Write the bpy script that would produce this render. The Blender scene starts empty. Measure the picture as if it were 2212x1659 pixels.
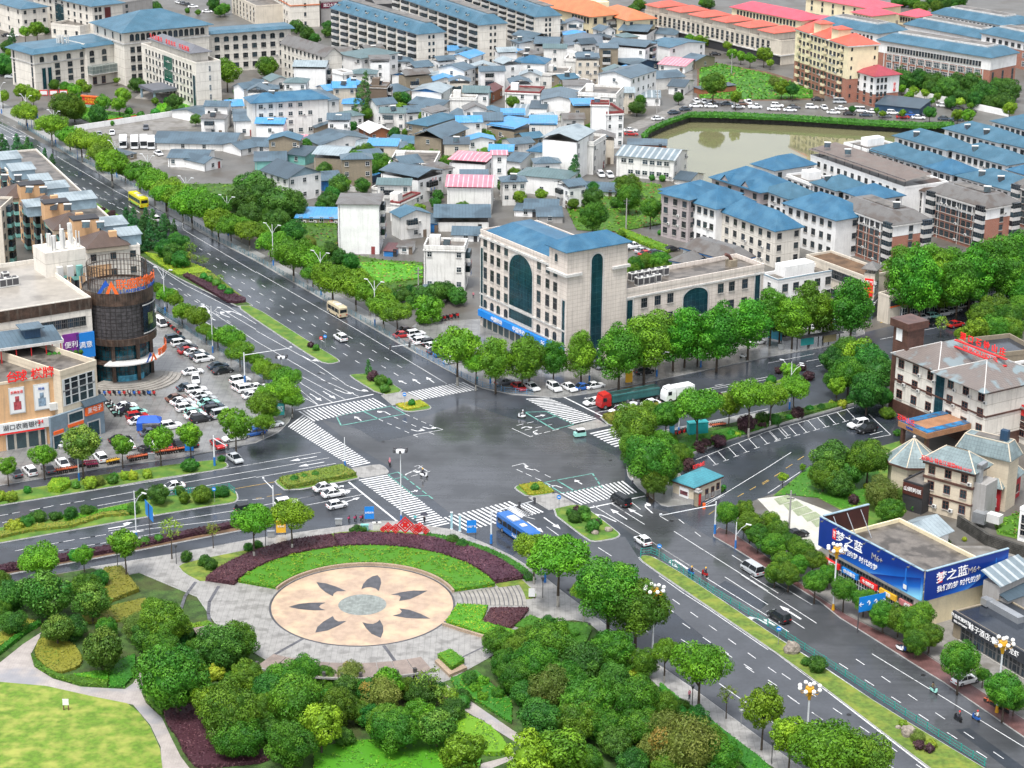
import bpy,math,random
from math import sin,cos,pi,radians,sqrt,atan2,hypot
from mathutils import Vector,Matrix,noise
RN=random.Random(11)
SC=bpy.context.scene
COL=SC.collection
# camera
H=145.0;FPX=4404.0;TH=radians(19.25);RO=radians(0.44);W0,H0=2212.0,1659.0
_f=Vector((0,cos(TH),-sin(TH)));_r0=Vector((1,0,0));_u0=_r0.cross(_f)
_r=_r0*cos(RO)+_u0*sin(RO);_u=_u0*cos(RO)-_r0*sin(RO)
cd=bpy.data.cameras.new('camera');cam=bpy.data.objects.new('camera',cd);COL.objects.link(cam)
cd.sensor_width=36;cd.lens=36*FPX/W0;cd.clip_start=5;cd.clip_end=6000
cam.matrix_world=Matrix(((_r.x,_u.x,-_f.x,0),(_r.y,_u.y,-_f.y,0),(_r.z,_u.z,-_f.z,H),(0,0,0,1)))
SC.camera=cam
# sky and sun (bright overcast after rain)
SUN_EL,SUN_AZ=radians(66),radians(205)
wd=bpy.data.worlds.new('World');SC.world=wd;wd.use_nodes=True
nt=wd.node_tree;nt.nodes.clear()
sky=nt.nodes.new('ShaderNodeTexSky');sky.sky_type='NISHITA';sky.sun_disc=False
sky.sun_elevation=SUN_EL;sky.sun_rotation=SUN_AZ;sky.dust_density=3.0;sky.air_density=1.0;sky.ozone_density=1.0
hs=nt.nodes.new('ShaderNodeHueSaturation');hs.inputs['Saturation'].default_value=0.30
bg=nt.nodes.new('ShaderNodeBackground');bg.inputs[1].default_value=0.125
ow=nt.nodes.new('ShaderNodeOutputWorld')
nt.links.new(sky.outputs[0],hs.inputs['Color']);nt.links.new(hs.outputs[0],bg.inputs[0]);nt.links.new(bg.outputs[0],ow.inputs[0])
sd=bpy.data.lights.new('sun','SUN');sd.energy=1.5;sd.angle=radians(14);sd.color=(1,.975,.93)
so=bpy.data.objects.new('sun',sd);COL.objects.link(so)
sdir=Vector((sin(SUN_AZ)*cos(SUN_EL),cos(SUN_AZ)*cos(SUN_EL),sin(SUN_EL)))
so.rotation_euler=sdir.to_track_quat('Z','Y').to_euler();so.location=(0,0,300)
SC.view_settings.view_transform='Standard';SC.view_settings.look='None'
SC.view_settings.exposure=1.25;SC.view_settings.gamma=1
SC.cycles.max_bounces=5;SC.cycles.diffuse_bounces=3;SC.cycles.glossy_bounces=3
# picture -> ground plane
TX,TY=0.0,0.0
def tile(k):
 global TX,TY
 TX,TY=int(k[0])*553.0,int(k[1])*414.75
def D(x,y):return TX+x/4,TY+y/4
def ray(x,y):
 x,y=D(x,y)
 return _r*((x-W0/2)/FPX)+_u*(-(y-H0/2)/FPX)+_f
def G(x,y,z=0.0):
 d=ray(x,y);t=(z-H)/d.z
 return Vector((d.x*t,d.y*t,z))
def ppm(p):
 return 4*FPX/((Vector(p)-Vector((0,0,H))).dot(_f))
 # materials
MATS={}
def hexc(h):
 c=[int(h[i:i+2],16)/255 for i in(0,2,4)]
 return tuple((v/12.92 if v<=.04045 else((v+.055)/1.055)**2.4)for v in c)
def mat(name,col,rough=.7,metal=0.0,var=.12,vs=.6,pat=None,ps=(1,1),pc=None,pw=.06,streak=0.0,bump=0.0,stain=None,sa=0.0,ss=.15,sr=(.5,.62),co='Object',spec=None,attr=None,trans=0.0,objvar=0.0,emit=0.0):
 """procedural material: noise variation + optional pattern in metre UVs + streaks + stains"""
 if name in MATS:return MATS[name]
 if isinstance(col,str):col=hexc(col)
 m=bpy.data.materials.new(name);m.use_nodes=True;n=m.node_tree;N=n.nodes;L=n.links;N.clear()
 out=N.new('ShaderNodeOutputMaterial');b=N.new('ShaderNodeBsdfPrincipled');L.new(b.outputs[0],out.inputs[0])
 b.inputs['Roughness'].default_value=rough;b.inputs['Metallic'].default_value=metal
 if spec is not None:b.inputs['Specular IOR Level'].default_value=spec
 tc=N.new('ShaderNodeTexCoord');src=tc.outputs[co]
 rgb=N.new('ShaderNodeRGB');rgb.outputs[0].default_value=(*col,1);cur=rgb.outputs[0]
 if attr:
  a=N.new('ShaderNodeAttribute');a.attribute_name=attr;cur=a.outputs['Color']
 def mix(fac,a,bb,mode='MIX'):
  x=N.new('ShaderNodeMix');x.data_type='RGBA';x.blend_type=mode
  if isinstance(fac,(int,float)):x.inputs[0].default_value=fac
  else:L.new(fac,x.inputs[0])
  for s,v in((x.inputs[6],a),(x.inputs[7],bb)):
   if isinstance(v,tuple):s.default_value=(*v[:3],1)
   else:L.new(v,s)
  return x.outputs[2]
 def ramp(fac,lo,hi,a=0.,bb=1.):
  x=N.new('ShaderNodeMapRange');x.inputs[1].default_value=lo;x.inputs[2].default_value=hi
  x.inputs[3].default_value=a;x.inputs[4].default_value=bb;x.interpolation_type='SMOOTHSTEP'
  L.new(fac,x.inputs[0]);return x.outputs[0]
 def nz(scale,det=3,vec=None,sc3=None):
  v=vec or src
  if sc3:
   mp=N.new('ShaderNodeMapping');mp.inputs['Scale'].default_value=sc3;L.new(v,mp.inputs[0]);v=mp.outputs[0]
  x=N.new('ShaderNodeTexNoise');x.inputs['Scale'].default_value=scale;x.inputs['Detail'].default_value=det;L.new(v,x.inputs[0]);return x.outputs[0]
 if pat:
  k=pc or tuple(c*.72 for c in col)
  if isinstance(k,str):k=hexc(k)
  if pat=='brick':
   x=N.new('ShaderNodeTexBrick');L.new(tc.outputs['UV'],x.inputs[0]);x.inputs['Scale'].default_value=1
   x.inputs['Brick Width'].default_value=ps[0];x.inputs['Row Height'].default_value=ps[1];x.inputs['Mortar Size'].default_value=pw
   x.inputs['Color1'].default_value=(1,1,1,1);x.inputs['Color2'].default_value=(.86,.86,.86,1);x.inputs['Mortar'].default_value=(0,0,0,1)
   x.inputs['Mortar Smooth'].default_value=.1
   inv=ramp(x.outputs['Fac'],0,1);cur=mix(inv,mix(1.0,cur,x.outputs[0],'MULTIPLY'),k)
  else:
   sep=N.new('ShaderNodeSeparateXYZ');L.new(tc.outputs['UV'],sep.inputs[0])
   def line(o,per,w):
    a=N.new('ShaderNodeMath');a.operation='MULTIPLY';a.inputs[1].default_value=1/per;L.new(o,a.inputs[0])
    f=N.new('ShaderNodeMath');f.operation='FRACT';L.new(a.outputs[0],f.inputs[0])
    g=N.new('ShaderNodeMath');g.operation='LESS_THAN';g.inputs[1].default_value=w;L.new(f.outputs[0],g.inputs[0]);return g.outputs[0]
   fac=None
   if pat in('u','grid'):fac=line(sep.outputs[0],ps[0],pw)
   if pat in('v','grid'):
    g=line(sep.outputs[1],ps[1],pw if pat=='v' else pw*ps[0]/ps[1])
    if fac is None:fac=g
    else:
     mx=N.new('ShaderNodeMath');mx.operation='MAXIMUM';L.new(fac,mx.inputs[0]);L.new(g,mx.inputs[1]);fac=mx.outputs[0]
   cur=mix(fac,cur,k)
   if bump:
    bp=N.new('ShaderNodeBump');bp.inputs['Strength'].default_value=bump;bp.inputs['Distance'].default_value=.08
    L.new(fac,bp.inputs['Height']);L.new(bp.outputs[0],b.inputs['Normal'])
 if var:
  f=ramp(nz(vs,4),.3,.7);cur=mix(f,cur,mix(1.0,cur,(1-2*var,1-2*var,1-2*var),'MULTIPLY'))
  f2=ramp(nz(vs*7,2),.35,.65);cur=mix(f2,cur,mix(1.0,cur,(1-var,)*3,'MULTIPLY'))
 if streak:
  f=ramp(nz(1.0,3,tc.outputs['UV'],(1.6,.14,1)),.48,.72,0,streak);cur=mix(f,cur,(.16,.145,.12))
 if stain:
  f=ramp(nz(ss,5),sr[0],sr[1],0,sa);cur=mix(f,cur,hexc(stain)if isinstance(stain,str)else stain)
 if objvar:
  oi=N.new('ShaderNodeObjectInfo');h=N.new('ShaderNodeHueSaturation')
  mr=ramp(oi.outputs['Random'],0,1,1-objvar,1+objvar);L.new(mr,h.inputs['Value'])
  m2=N.new('ShaderNodeMath');m2.operation='MULTIPLY';m2.inputs[1].default_value=7.31;L.new(oi.outputs['Random'],m2.inputs[0])
  fr=N.new('ShaderNodeMath');fr.operation='FRACT';L.new(m2.outputs[0],fr.inputs[0]);L.new(ramp(fr.outputs[0],0,1,.485,.525),h.inputs['Hue'])
  L.new(cur,h.inputs['Color']);cur=h.outputs[0]
 L.new(cur,b.inputs['Base Color'])
 if bump and pat in(None,'brick'):
  bp=N.new('ShaderNodeBump');bp.inputs['Strength'].default_value=bump;bp.inputs['Distance'].default_value=.1
  L.new(nz(3,4),bp.inputs['Height']);L.new(bp.outputs[0],b.inputs['Normal'])
 if emit:
  L.new(cur,b.inputs['Emission Color']);b.inputs['Emission Strength'].default_value=emit
 if trans:
  t=N.new('ShaderNodeBsdfTranslucent');L.new(cur,t.inputs[0]);ms=N.new('ShaderNodeMixShader');ms.inputs[0].default_value=trans
  L.new(b.outputs[0],ms.inputs[1]);L.new(t.outputs[0],ms.inputs[2]);L.new(ms.outputs[0],out.inputs[0])
 MATS[name]=m;return m
 # mesh builder
class MB:
 def __init__(s):s.v=[];s.f=[];s.m=[]
 def add(s,vs,fs,m=0):
  o=len(s.v);s.v+=[tuple(p)for p in vs];s.f+=[tuple(i+o for i in f)for f in fs];s.m+=[m]*len(fs);return s
 def poly(s,pts,m=0):return s.add(pts,[tuple(range(len(pts)))],m)
 def box(s,x0,y0,z0,x1,y1,z1,m=0,t=0.0):
  if x1<x0:x0,x1=x1,x0
  if y1<y0:y0,y1=y1,y0
  return s.add([(x0,y0,z0),(x1,y0,z0),(x1,y1,z0),(x0,y1,z0),(x0+t,y0+t,z1),(x1-t,y0+t,z1),(x1-t,y1-t,z1),(x0+t,y1-t,z1)],[(0,3,2,1),(4,5,6,7),(0,1,5,4),(1,2,6,5),(2,3,7,6),(3,0,4,7)],m)
 def prism(s,poly,z0,z1,m=0,mt=None):
  a=sum(poly[i][0]*poly[(i+1)%len(poly)][1]-poly[(i+1)%len(poly)][0]*poly[i][1]for i in range(len(poly)))
  if a<0:poly=poly[::-1]
  n=len(poly);vs=[(p[0],p[1],z0)for p in poly]+[(p[0],p[1],z1)for p in poly]
  s.add(vs,[(i,(i+1)%n,n+(i+1)%n,n+i)for i in range(n)],m)
  s.add([(p[0],p[1],z1)for p in poly],[tuple(range(n))],m if mt is None else mt);return s
 def cyl(s,x,y,z0,z1,r0,r1=None,n=12,m=0,a0=0.0,a1=2*pi,cap=True):
  r1=r0 if r1 is None else r1;full=abs(a1-a0-2*pi)<1e-6;k=n if full else n+1
  A=[a0+(a1-a0)*i/n for i in range(k)]
  vs=[(x+r0*cos(a),y+r0*sin(a),z0)for a in A]+[(x+r1*cos(a),y+r1*sin(a),z1)for a in A]
  fs=[(i,(i+1)%k,k+(i+1)%k,k+i)for i in range(n)]
  if full and cap:fs+=[tuple(range(k,2*k)),tuple(range(k-1,-1,-1))]
  return s.add(vs,fs,m)
 def tube(s,p,q,r0,r1=None,n=6,m=0):
  r1=r0 if r1 is None else r1;p=Vector(p);q=Vector(q);d=(q-p)
  if d.length<1e-6:return s
  d.normalize();a=d.orthogonal().normalized();b=d.cross(a)
  vs=[p+(a*cos(2*pi*i/n)+b*sin(2*pi*i/n))*r0 for i in range(n)]+[q+(a*cos(2*pi*i/n)+b*sin(2*pi*i/n))*r1 for i in range(n)]
  return s.add(vs,[(i,(i+1)%n,n+(i+1)%n,n+i)for i in range(n)]+[tuple(range(n,2*n)),tuple(range(n-1,-1,-1))],m)
 def path(s,pts,r,n=6,m=0):
  for i in range(len(pts)-1):s.tube(pts[i],pts[i+1],r[i]if isinstance(r,list)else r,r[i+1]if isinstance(r,list)else r,n,m)
  return s
 def lathe(s,prof,x=0,y=0,n=12,m=0):
  k=len(prof);vs=[(x+r*cos(2*pi*j/n),y+r*sin(2*pi*j/n),z)for r,z in prof for j in range(n)]
  return s.add(vs,[(i*n+j,i*n+(j+1)%n,(i+1)*n+(j+1)%n,(i+1)*n+j)for i in range(k-1)for j in range(n)],m)
 def ball(s,x,y,z,rx,ry=None,rz=None,n=8,k=5,m=0):
  ry=ry or rx;rz=rz or rx
  o=[(x+rx*sin(pi*i/k)*cos(2*pi*j/n),y+ry*sin(pi*i/k)*sin(2*pi*j/n),z-rz*cos(pi*i/k))for i in range(k+1)for j in range(n)]
  return s.add(o,[(i*n+j,i*n+(j+1)%n,(i+1)*n+(j+1)%n,(i+1)*n+j)for i in range(k)for j in range(n)],m)
 def mesh(s,name,mats,smooth=False,uv=True):
  me=bpy.data.meshes.new(name);me.from_pydata(s.v,[],s.f)
  if not isinstance(mats,(list,tuple)):mats=[mats]
  for m in mats:me.materials.append(m)
  if len(mats)>1:me.polygons.foreach_set('material_index',s.m)
  if smooth:me.polygons.foreach_set('use_smooth',[True]*len(s.f))
  if uv:
   U=me.uv_layers.new(name='uv').data;Z=Vector((0,0,1));V=me.vertices
   for p in me.polygons:
    n=p.normal;t=Vector((1,0,0))if abs(n.z)>.97 else Z.cross(n).normalized();b=n.cross(t)
    for li,vi in zip(p.loop_indices,p.vertices):
     c=V[vi].co;U[li].uv=(c.dot(t),c.dot(b))
  me.update();return me
 def build(s,name,mats,parent=None,loc=(0,0,0),rz=0.0,smooth=False,uv=True):
  return inst(s.mesh(name,mats,smooth,uv),name,parent,loc,rz)
def inst(me,name,parent=None,loc=(0,0,0),rz=0.0,sc=None):
 o=bpy.data.objects.new(name,me);COL.objects.link(o);o.location=loc;o.rotation_euler=(0,0,rz)
 if sc is not None:o.scale=(sc,sc,sc)if isinstance(sc,(int,float))else sc
 if parent:o.parent=parent
 return o
def tag(o,label,cat,group=None,kind=None):
 o['label']=label;o['category']=cat
 if group:o['group']=group
 if kind:o['kind']=kind
 return o
def thing(name,label,cat,loc=(0,0,0),rz=0.0,group=None,sc=None):
 return tag(inst(None,name,None,loc,rz,sc),label,cat,group)
def struct(o,kind='structure'):o['kind']=kind;return o
def stuff(o,label,cat):o['kind']='stuff';return tag(o,label,cat)
ORD='first second third fourth fifth sixth seventh eighth ninth tenth eleventh twelfth thirteenth fourteenth fifteenth sixteenth seventeenth eighteenth nineteenth twentieth'.split()
def ordn(i):
 if i<20:return ORD[i]
 if i==99:return 'hundredth'
 if i>99:return 'hundred-and-'+ordn(i-100)
 t=['twentieth','thirtieth','fortieth','fiftieth','sixtieth','seventieth','eightieth','ninetieth'];u=['twenty','thirty','forty','fifty','sixty','seventy','eighty','ninety']
 i+=1
 return t[i//10-2]if i%10==0 else u[i//10-2]+'-'+ORD[i%10-1]
def copytree(root,loc,rz=0.0,sc=None,label=None,group=None,mats=None):
 r=root.copy();COL.objects.link(r);r.location=loc;r.rotation_euler=(0,0,rz)
 if sc is not None:r.scale=(sc,sc,sc)if isinstance(sc,(int,float))else sc
 if label:r['label']=label
 if group:r['group']=group
 for ch in KIDS.get(root.name,list(root.children)):
  c=ch.copy();COL.objects.link(c);c.parent=r
  for g in ch.children:
   d=g.copy();COL.objects.link(d);d.parent=c
 return r
KIDS={}
def text(s,size,name,m,parent=None,loc=(0,0,0),rot=(0,0,0),ext=.04,bold=0.0,sx=1.0,align='CENTER',space=1.0):
 """lettering as a mesh of its own (origin at the text centre, standing in the XZ plane after rot)"""
 c=bpy.data.curves.new(name,'FONT');c.body=s;c.size=size;c.extrude=ext;c.align_x=align;c.align_y='CENTER';c.offset=bold;c.space_character=space;c.resolution_u=2
 o=bpy.data.objects.new(name,c);COL.objects.link(o)
 me=bpy.data.meshes.new_from_object(o);bpy.data.objects.remove(o);bpy.data.curves.remove(c)
 me.name=name;me.materials.clear();me.materials.append(m)
 o=inst(me,name,parent,loc);o.rotation_euler=rot;o.scale=(sx,1,1)
 return o
 # SETTING
def asphalt(name,c,r0=.13,r1=.5,s=.05,rot=None):
 m=mat(name,c,rough=.4,var=.1,vs=.25,stain='26282a',sa=.45,ss=.07)
 N=m.node_tree.nodes;L=m.node_tree.links;b=[x for x in N if x.type=='BSDF_PRINCIPLED'][0]
 tc=[x for x in N if x.type=='TEX_COORD'][0]
 mp=N.new('ShaderNodeMapping');mp.inputs['Rotation'].default_value=(0,0,radians(59.5 if rot else-28.8));mp.inputs['Scale'].default_value=(.05,1.1,1);L.new(tc.outputs['Object'],mp.inputs[0])
 n2=N.new('ShaderNodeTexNoise');n2.inputs['Scale'].default_value=1;n2.inputs['Detail'].default_value=4;L.new(mp.outputs[0],n2.inputs[0]);r2=N.new('ShaderNodeMapRange');r2.inputs[1].default_value=.45;r2.inputs[2].default_value=.7;r2.inputs[4].default_value=.42;L.new(n2.outputs[0],r2.inputs[0])
 x2=N.new('ShaderNodeMix');x2.data_type='RGBA';L.new(r2.outputs[0],x2.inputs[0]);L.new(b.inputs['Base Color'].links[0].from_socket,x2.inputs[6]);x2.inputs[7].default_value=(c[0]*.45,c[1]*.45,c[2]*.45,1);L.new(x2.outputs[2],b.inputs['Base Color'])
 n=N.new('ShaderNodeTexNoise');n.inputs['Scale'].default_value=s;n.inputs['Detail'].default_value=5;L.new(tc.outputs['Object'],n.inputs[0])
 r=N.new('ShaderNodeMapRange');r.inputs[1].default_value=.4;r.inputs[2].default_value=.65;r.inputs[3].default_value=r0;r.inputs[4].default_value=r1
 L.new(n.outputs[0],r.inputs[0]);L.new(r.outputs[0],b.inputs['Roughness']);return m
m_asph=asphalt('asphalt_wet',(.050,.058,.072))
m_asph2=asphalt('asphalt_worn',(.072,.076,.084),.12,.5,rot=.99)
m_asph3=asphalt('asphalt_fresh',(.031,.038,.050),.12,.45)
m_white=mat('road_paint_white',(.72,.73,.74),.5,var=.12,vs=1.2,stain='5e6166',sa=.75,ss=1.4,sr=(.52,.75))
m_yel=mat('road_paint_yellow',(.62,.40,.10),.5,var=.2)
m_green=mat('road_paint_green',(.16,.42,.36),.5,var=.2,vs=1)
m_pave=mat('paving_grey',(.30,.30,.29),.35,var=.1,pat='grid',ps=(.6,.6),pc=(.2,.2,.195),stain='51504c',sa=.5,ss=.12)
m_pave2=mat('paving_pale',(.33,.32,.305),.35,var=.1,vs=.8,pat='grid',ps=(.9,.45),pc=(.2,.195,.185),stain='4f4d49',sa=.45,ss=.5,sr=(.48,.66))
m_lot=mat('car_park_paving',(.21,.21,.205),.2,var=.08,vs=.5,pat='grid',ps=(1.6,1.6),pc=(.14,.14,.14),pw=.05,stain='5a5a5a',sa=.5,ss=.35)
m_redpave=mat('paving_red',(.17,.085,.08),.45,var=.18,pat='grid',ps=(.5,.5),pc=(.10,.05,.05))
m_concrete=mat('concrete',(.24,.23,.215),.6,var=.14,stain='5a564e',sa=.6,ss=.2)
m_vill=mat('village_ground',(.13,.125,.115),.45,var=.12,vs=.15,stain='4a4238',sa=.5,ss=.08)
m_soil=mat('soil',(.17,.10,.055),.9,var=.25,vs=.4)
m_grass=mat('grass_blades',(.075,.18,.018),.9,var=.16,vs=.35,stain='7f8a32',sa=.5,ss=.4,sr=(.4,.7),bump=.4)
m_lawn=mat('lawn_grass',(.125,.235,.018),.9,var=.16,vs=1.3,stain='a8a455',sa=.6,ss=.35,sr=(.38,.72))
m_strip=mat('median_grass',(.12,.20,.025),.9,var=.2,vs=1.4,stain='8f9038',sa=.5,ss=.4,sr=(.4,.72))
m_cover=mat('ground_cover',(.06,.13,.02),.9,var=.3,vs=.5,stain='3c3a1c',sa=.6,ss=.12,bump=.6)
m_kerb=mat('kerb_stone',(.42,.42,.41),.5,var=.12)
def gd(pts,z=0.0):
 global TX,TY
 a,b=TX,TY;TX=TY=0.0
 r=[G(4*x,4*y,z)for x,y in pts];TX,TY=a,b;return r
def gt(pts,z=0.0):return[G(x,y,z)for x,y in pts]
def sheet(name,m,pts,z):
 mb=MB();mb.poly([(p.x,p.y,z)for p in pts])
 if mb_area(pts)<0:mb=MB();mb.poly([(p.x,p.y,z)for p in pts[::-1]])
 return struct(mb.build(name,m,uv=True))
def mb_area(p):return sum(p[i][0]*p[(i+1)%len(p)][1]-p[(i+1)%len(p)][0]*p[i][1]for i in range(len(p)))
def ccw(p):return p if mb_area(p)>0 else p[::-1]
def inset(p,d):
 p=ccw(p);n=len(p);o=[]
 for i in range(n):
  a,b,c=[Vector((q[0],q[1]))for q in(p[i-1],p[i],p[(i+1)%n])]
  e1=(b-a);e2=(c-b)
  if e1.length<1e-6 or e2.length<1e-6:o.append(b);continue
  e1.normalize();e2.normalize();n1=Vector((-e1.y,e1.x));n2=Vector((-e2.y,e2.x));k=n1+n2
  k=k/max(k.length_squared,.4)*2/2 if k.length>1e-6 else n1
  o.append(b+k*d*1.0 if True else b)
 return o
def smoothp(p,it=2):
 for _ in range(it):
  q=[]
  for i in range(len(p)):
   a=Vector(p[i][:2]);b=Vector(p[(i+1)%len(p)][:2]);q+=[a*.8+b*.2,a*.2+b*.8]
  p=q
 return p
def raised(name,m,pts,z=.16,kerb=.22,kind='structure',line=0.0,sm=1):
 """a kerbed island or pavement: kerb ring with a top surface inside it"""
 p=ccw([Vector((q[0],q[1]))for q in pts])
 if sm:p=ccw(smoothp(p,sm))
 mb=MB();mb.prism([tuple(q)for q in p],.0,z-.015,0);i=inset(p,kerb)
 mb.poly([(q[0],q[1],z+.012)for q in i],1)
 o=mb.build(name,[m_kerb,m]);o['kind']=kind
 if line:
  a=inset(p,-.12);b=inset(p,-.12-line);n=len(a)
  for j in range(n):MARK.add([(a[j][0],a[j][1],.05),(b[j][0],b[j][1],.05),(b[(j+1)%n][0],b[(j+1)%n][1],.05),(a[(j+1)%n][0],a[(j+1)%n][1],.05)],[(0,1,2,3)],0)
 return o
MARK=MB()
def line(pts,w=.15,m=0,z=.05):
 for a,b in zip(pts[:-1],pts[1:]):
  a=Vector(a[:2]);b=Vector(b[:2]);d=(b-a)
  if d.length<.01:continue
  d.normalize();n=Vector((-d.y,d.x))*w/2
  MARK.add([(*(a-n),z),(*(b-n),z),(*(b+n),z),(*(a+n),z)],[(0,1,2,3)],m)
def L(*c,w=.15,m=0):
 line([G(c[i],c[i+1])for i in range(0,len(c),2)],w,m)
def dash(x0,y0,x1,y1,per=6.0,on=2.2,w=.15,m=0):
 a=G(x0,y0);b=G(x1,y1);d=b-a;n=max(1,round(d.length/per));d=d/n
 u=d.normalized()*on
 for i in range(n+1):line([a+d*i,a+d*i+u],w,m)
def zebra(p0,p1,p2,p3,n,m=0,f=.5):
 """stripes running p0->p3, spread from p0/p3 to p1/p2"""
 p0,p1,p2,p3=[G(*p)for p in(p0,p1,p2,p3)]
 for i in range(n):
  t0=i/n;t1=(i+f)/n
  MARK.add([(*(p0.lerp(p1,t)).xy,.05)for t in(t0,t1)]+[(*(p3.lerp(p2,t)).xy,.05)for t in(t1,t0)],[(0,1,2,3)],m)
def arrow(x0,y0,x1,y1,kind='s',w=.28,k=1.0):
 """road arrow from tail to tip; kind s straight, l/r turn, u u-turn"""
 a=G(x0,y0);b=G(x1,y1);d=b-a;ln=d.length;d.normalize();n=Vector((-d.y,d.x,0))
 P=lambda u,v:(*(a+d*u+n*v).xy,.05)
 def q(*p):MARK.add([P(*t)for t in p],[tuple(range(len(p)))],0)
 h=min(2.0,ln*.4);hw=.62
 if kind=='s':q((0,-w/2),(ln-h,-w/2),(ln-h,w/2),(0,w/2));q((ln-h,-hw),(ln,0),(ln-h,hw))
 elif kind in 'lr':
  s=1 if kind=='l' else-1
  q((0,-w/2),(ln-h,-w/2),(ln-h,w/2),(0,w/2));q((ln-h,-w/2*s),(ln-h*.35,.45*s),(ln-h*.35,.85*s),(ln-h,w/2*s))
  q((ln-h*.9,.45*s),(ln,1.0*s),(ln-h*.5,1.45*s),(ln-h*.95,1.15*s))
 elif kind=='u':
  q((0,-w/2),(ln,-w/2),(ln,w/2),(0,w/2));q((ln-.3,w/2),(ln,w/2),(ln,1.4),(ln-.3,1.4));q((ln-2,1.1),(ln,1.1),(ln,1.4),(ln-2,1.4));q((ln-1.6,.75),(ln-1.6,1.75),(ln-3.2,1.25))
  # the ground itself
g0=MB();g0.poly([(-1600,60,-.0),(1600,60,-.0),(2200,2600,0),(-2200,2600,0)])
POND=gd([(1390,300),(1403,284),(1440,268),(1490,251),(1560,252),(1700,258),(1860,268),(1990,275),(2060,272),(2075,300),(1990,330),(1800,372),(1640,420),(1520,420),(1465,385),(1480,340),(1440,318),(1400,306)])
def ring_ground():
 P=ccw([Vector((p.x,p.y))for p in POND]);n=len(P);c=sum(P,Vector((0,0)))/n
 xs=[-1800,1800];ys=[40,2700]
 def outer(p):
  d=(p-c);t=1e9
  for i,(lo,hi)in enumerate((xs,ys)):
   if d[i]>1e-9:t=min(t,(hi-c[i])/d[i])
   elif d[i]<-1e-9:t=min(t,(lo-c[i])/d[i])
  return c+d*t
 corners=[Vector((x,y))for x in xs for y in ys]
 ang=lambda v:atan2(v.y-c.y,v.x-c.x)
 mb=MB();bank=MB()
 for i in range(n):
  a,b=P[i],P[(i+1)%n];A,B=outer(a),outer(b);pts=[A]
  aa,ab=ang(a),ang(b)
  if ab<aa:ab+=2*pi
  for q in corners:
   t=ang(q)
   while t<aa:t+=2*pi
   if aa<t<ab:pts.append(q)
  pts.append(B)
  mb.poly([(*a,0)]+[(*p,0)for p in pts]+[(*b,0)])
  bank.add([(*a,0),(*b,0),(*b,-3),(*a,-3)],[(0,1,2,3)])
 return mb,bank,P,c
_mb,_bank,PP,_pc=ring_ground()
struct(_mb.build('ground',m_vill,uv=False))
m_stone=mat('pond_wall_stone',(.10,.095,.085),.8,var=.3,vs=.8,pat='brick',ps=(.7,.35),pc=(.05,.05,.045))
tag(_bank.build('pond_wall',m_stone),'dark stone retaining wall round the edge of the muddy pond','retaining wall')
m_water=mat('pond_water',(.165,.16,.085),.04,var=.05,vs=.05,spec=.6)
_w=MB();_w.poly([(p.x,p.y,-1.9)for p in inset(PP,-.5)]);struct(_w.build('pond_water',m_water))
# asphalt of the crossroads and the four arms
def sh(name,m,pts,z):return sheet(name,m,gd(pts),z)
sh('avenue_asphalt',m_asph,[(-60,222),(0,262),(40,282),(125,327),(150,336),(310,435),(475,525),(553,565),(770,690),(900,765),(1015,827),(1043,840),(1106,853),(1206,860),(1280,850),(1406,825),(1659,772),(1868,718),(2212,636),(2300,618),(2300,720),(2212,700),(1870,800),(1860,850),(1990,925),(1960,985),(1840,1020),(1659,1070),(1560,1100),(1660,1178),(1771,1299),(1979,1439),(2240,1610),(2330,1680),(2300,1720),(1760,1700),(1659,1607),(1496,1487),(1313,1354),(1266,1317),(1213,1277),(1173,1244),(1106,1202),(1054,1177),(978,1145),(858,1127),(828,1126),
(728,1139),(553,1164),(375,1197),(240,1219),(0,1260),(-60,1272),(-60,1060),(0,1050),(250,1007),(375,992),(553,957),(603,934),(625,912),(635,887),(625,865),(590,838),(553,807),(357,685),(150,540),(-60,400)],.02)
sh('worn_carriageway',m_asph2,[(690,905),(800,935),(905,905),(1005,870),(1106,905),(1200,925),(1330,985),(1350,1010),(1350,1060),(1180,1100),(1080,1105),(980,1115),(848,1012),(760,960)],.028)
sh('worn_carriageway',m_asph2,[(1180,1110),(1300,1075),(1380,1090),(1440,1105),(1540,1165),(1771,1296),(1979,1436),(2250,1612),(2300,1700),(2140,1666),(1800,1440),(1400,1180),(1330,1130)],.028)
sh('worn_carriageway',mat('asphalt_grey_blue',(.074,.080,.092),.5,var=.1,vs=.2),[(1106,1200),(1180,1170),(1350,1160),(1385,1215),(1659,1402),(1754,1470),(2010,1662),(1760,1700),(1659,1604),(1496,1484),(1313,1350),(1173,1241)],.028)
tile('12');sheet('asphalt_patch',m_asph3,gt([(820,350),(1250,250),(1620,390),(1060,500)]),.036)
tile('23');sheet('asphalt_patch',m_asph3,gt([(1290,280),(1330,260),(1760,610),(1640,640),(1200,500),(1150,420)]),.036)
tile('33');sheet('asphalt_patch',m_asph3,gt([(1620,1330),(1740,1315),(2260,1690),(2110,1700)]),.036)
tile('23');sheet('asphalt_patch',m_asph3,gt([(1740,110),(1840,40),(2212,230),(2150,290),(2060,260)]),.036)
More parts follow.
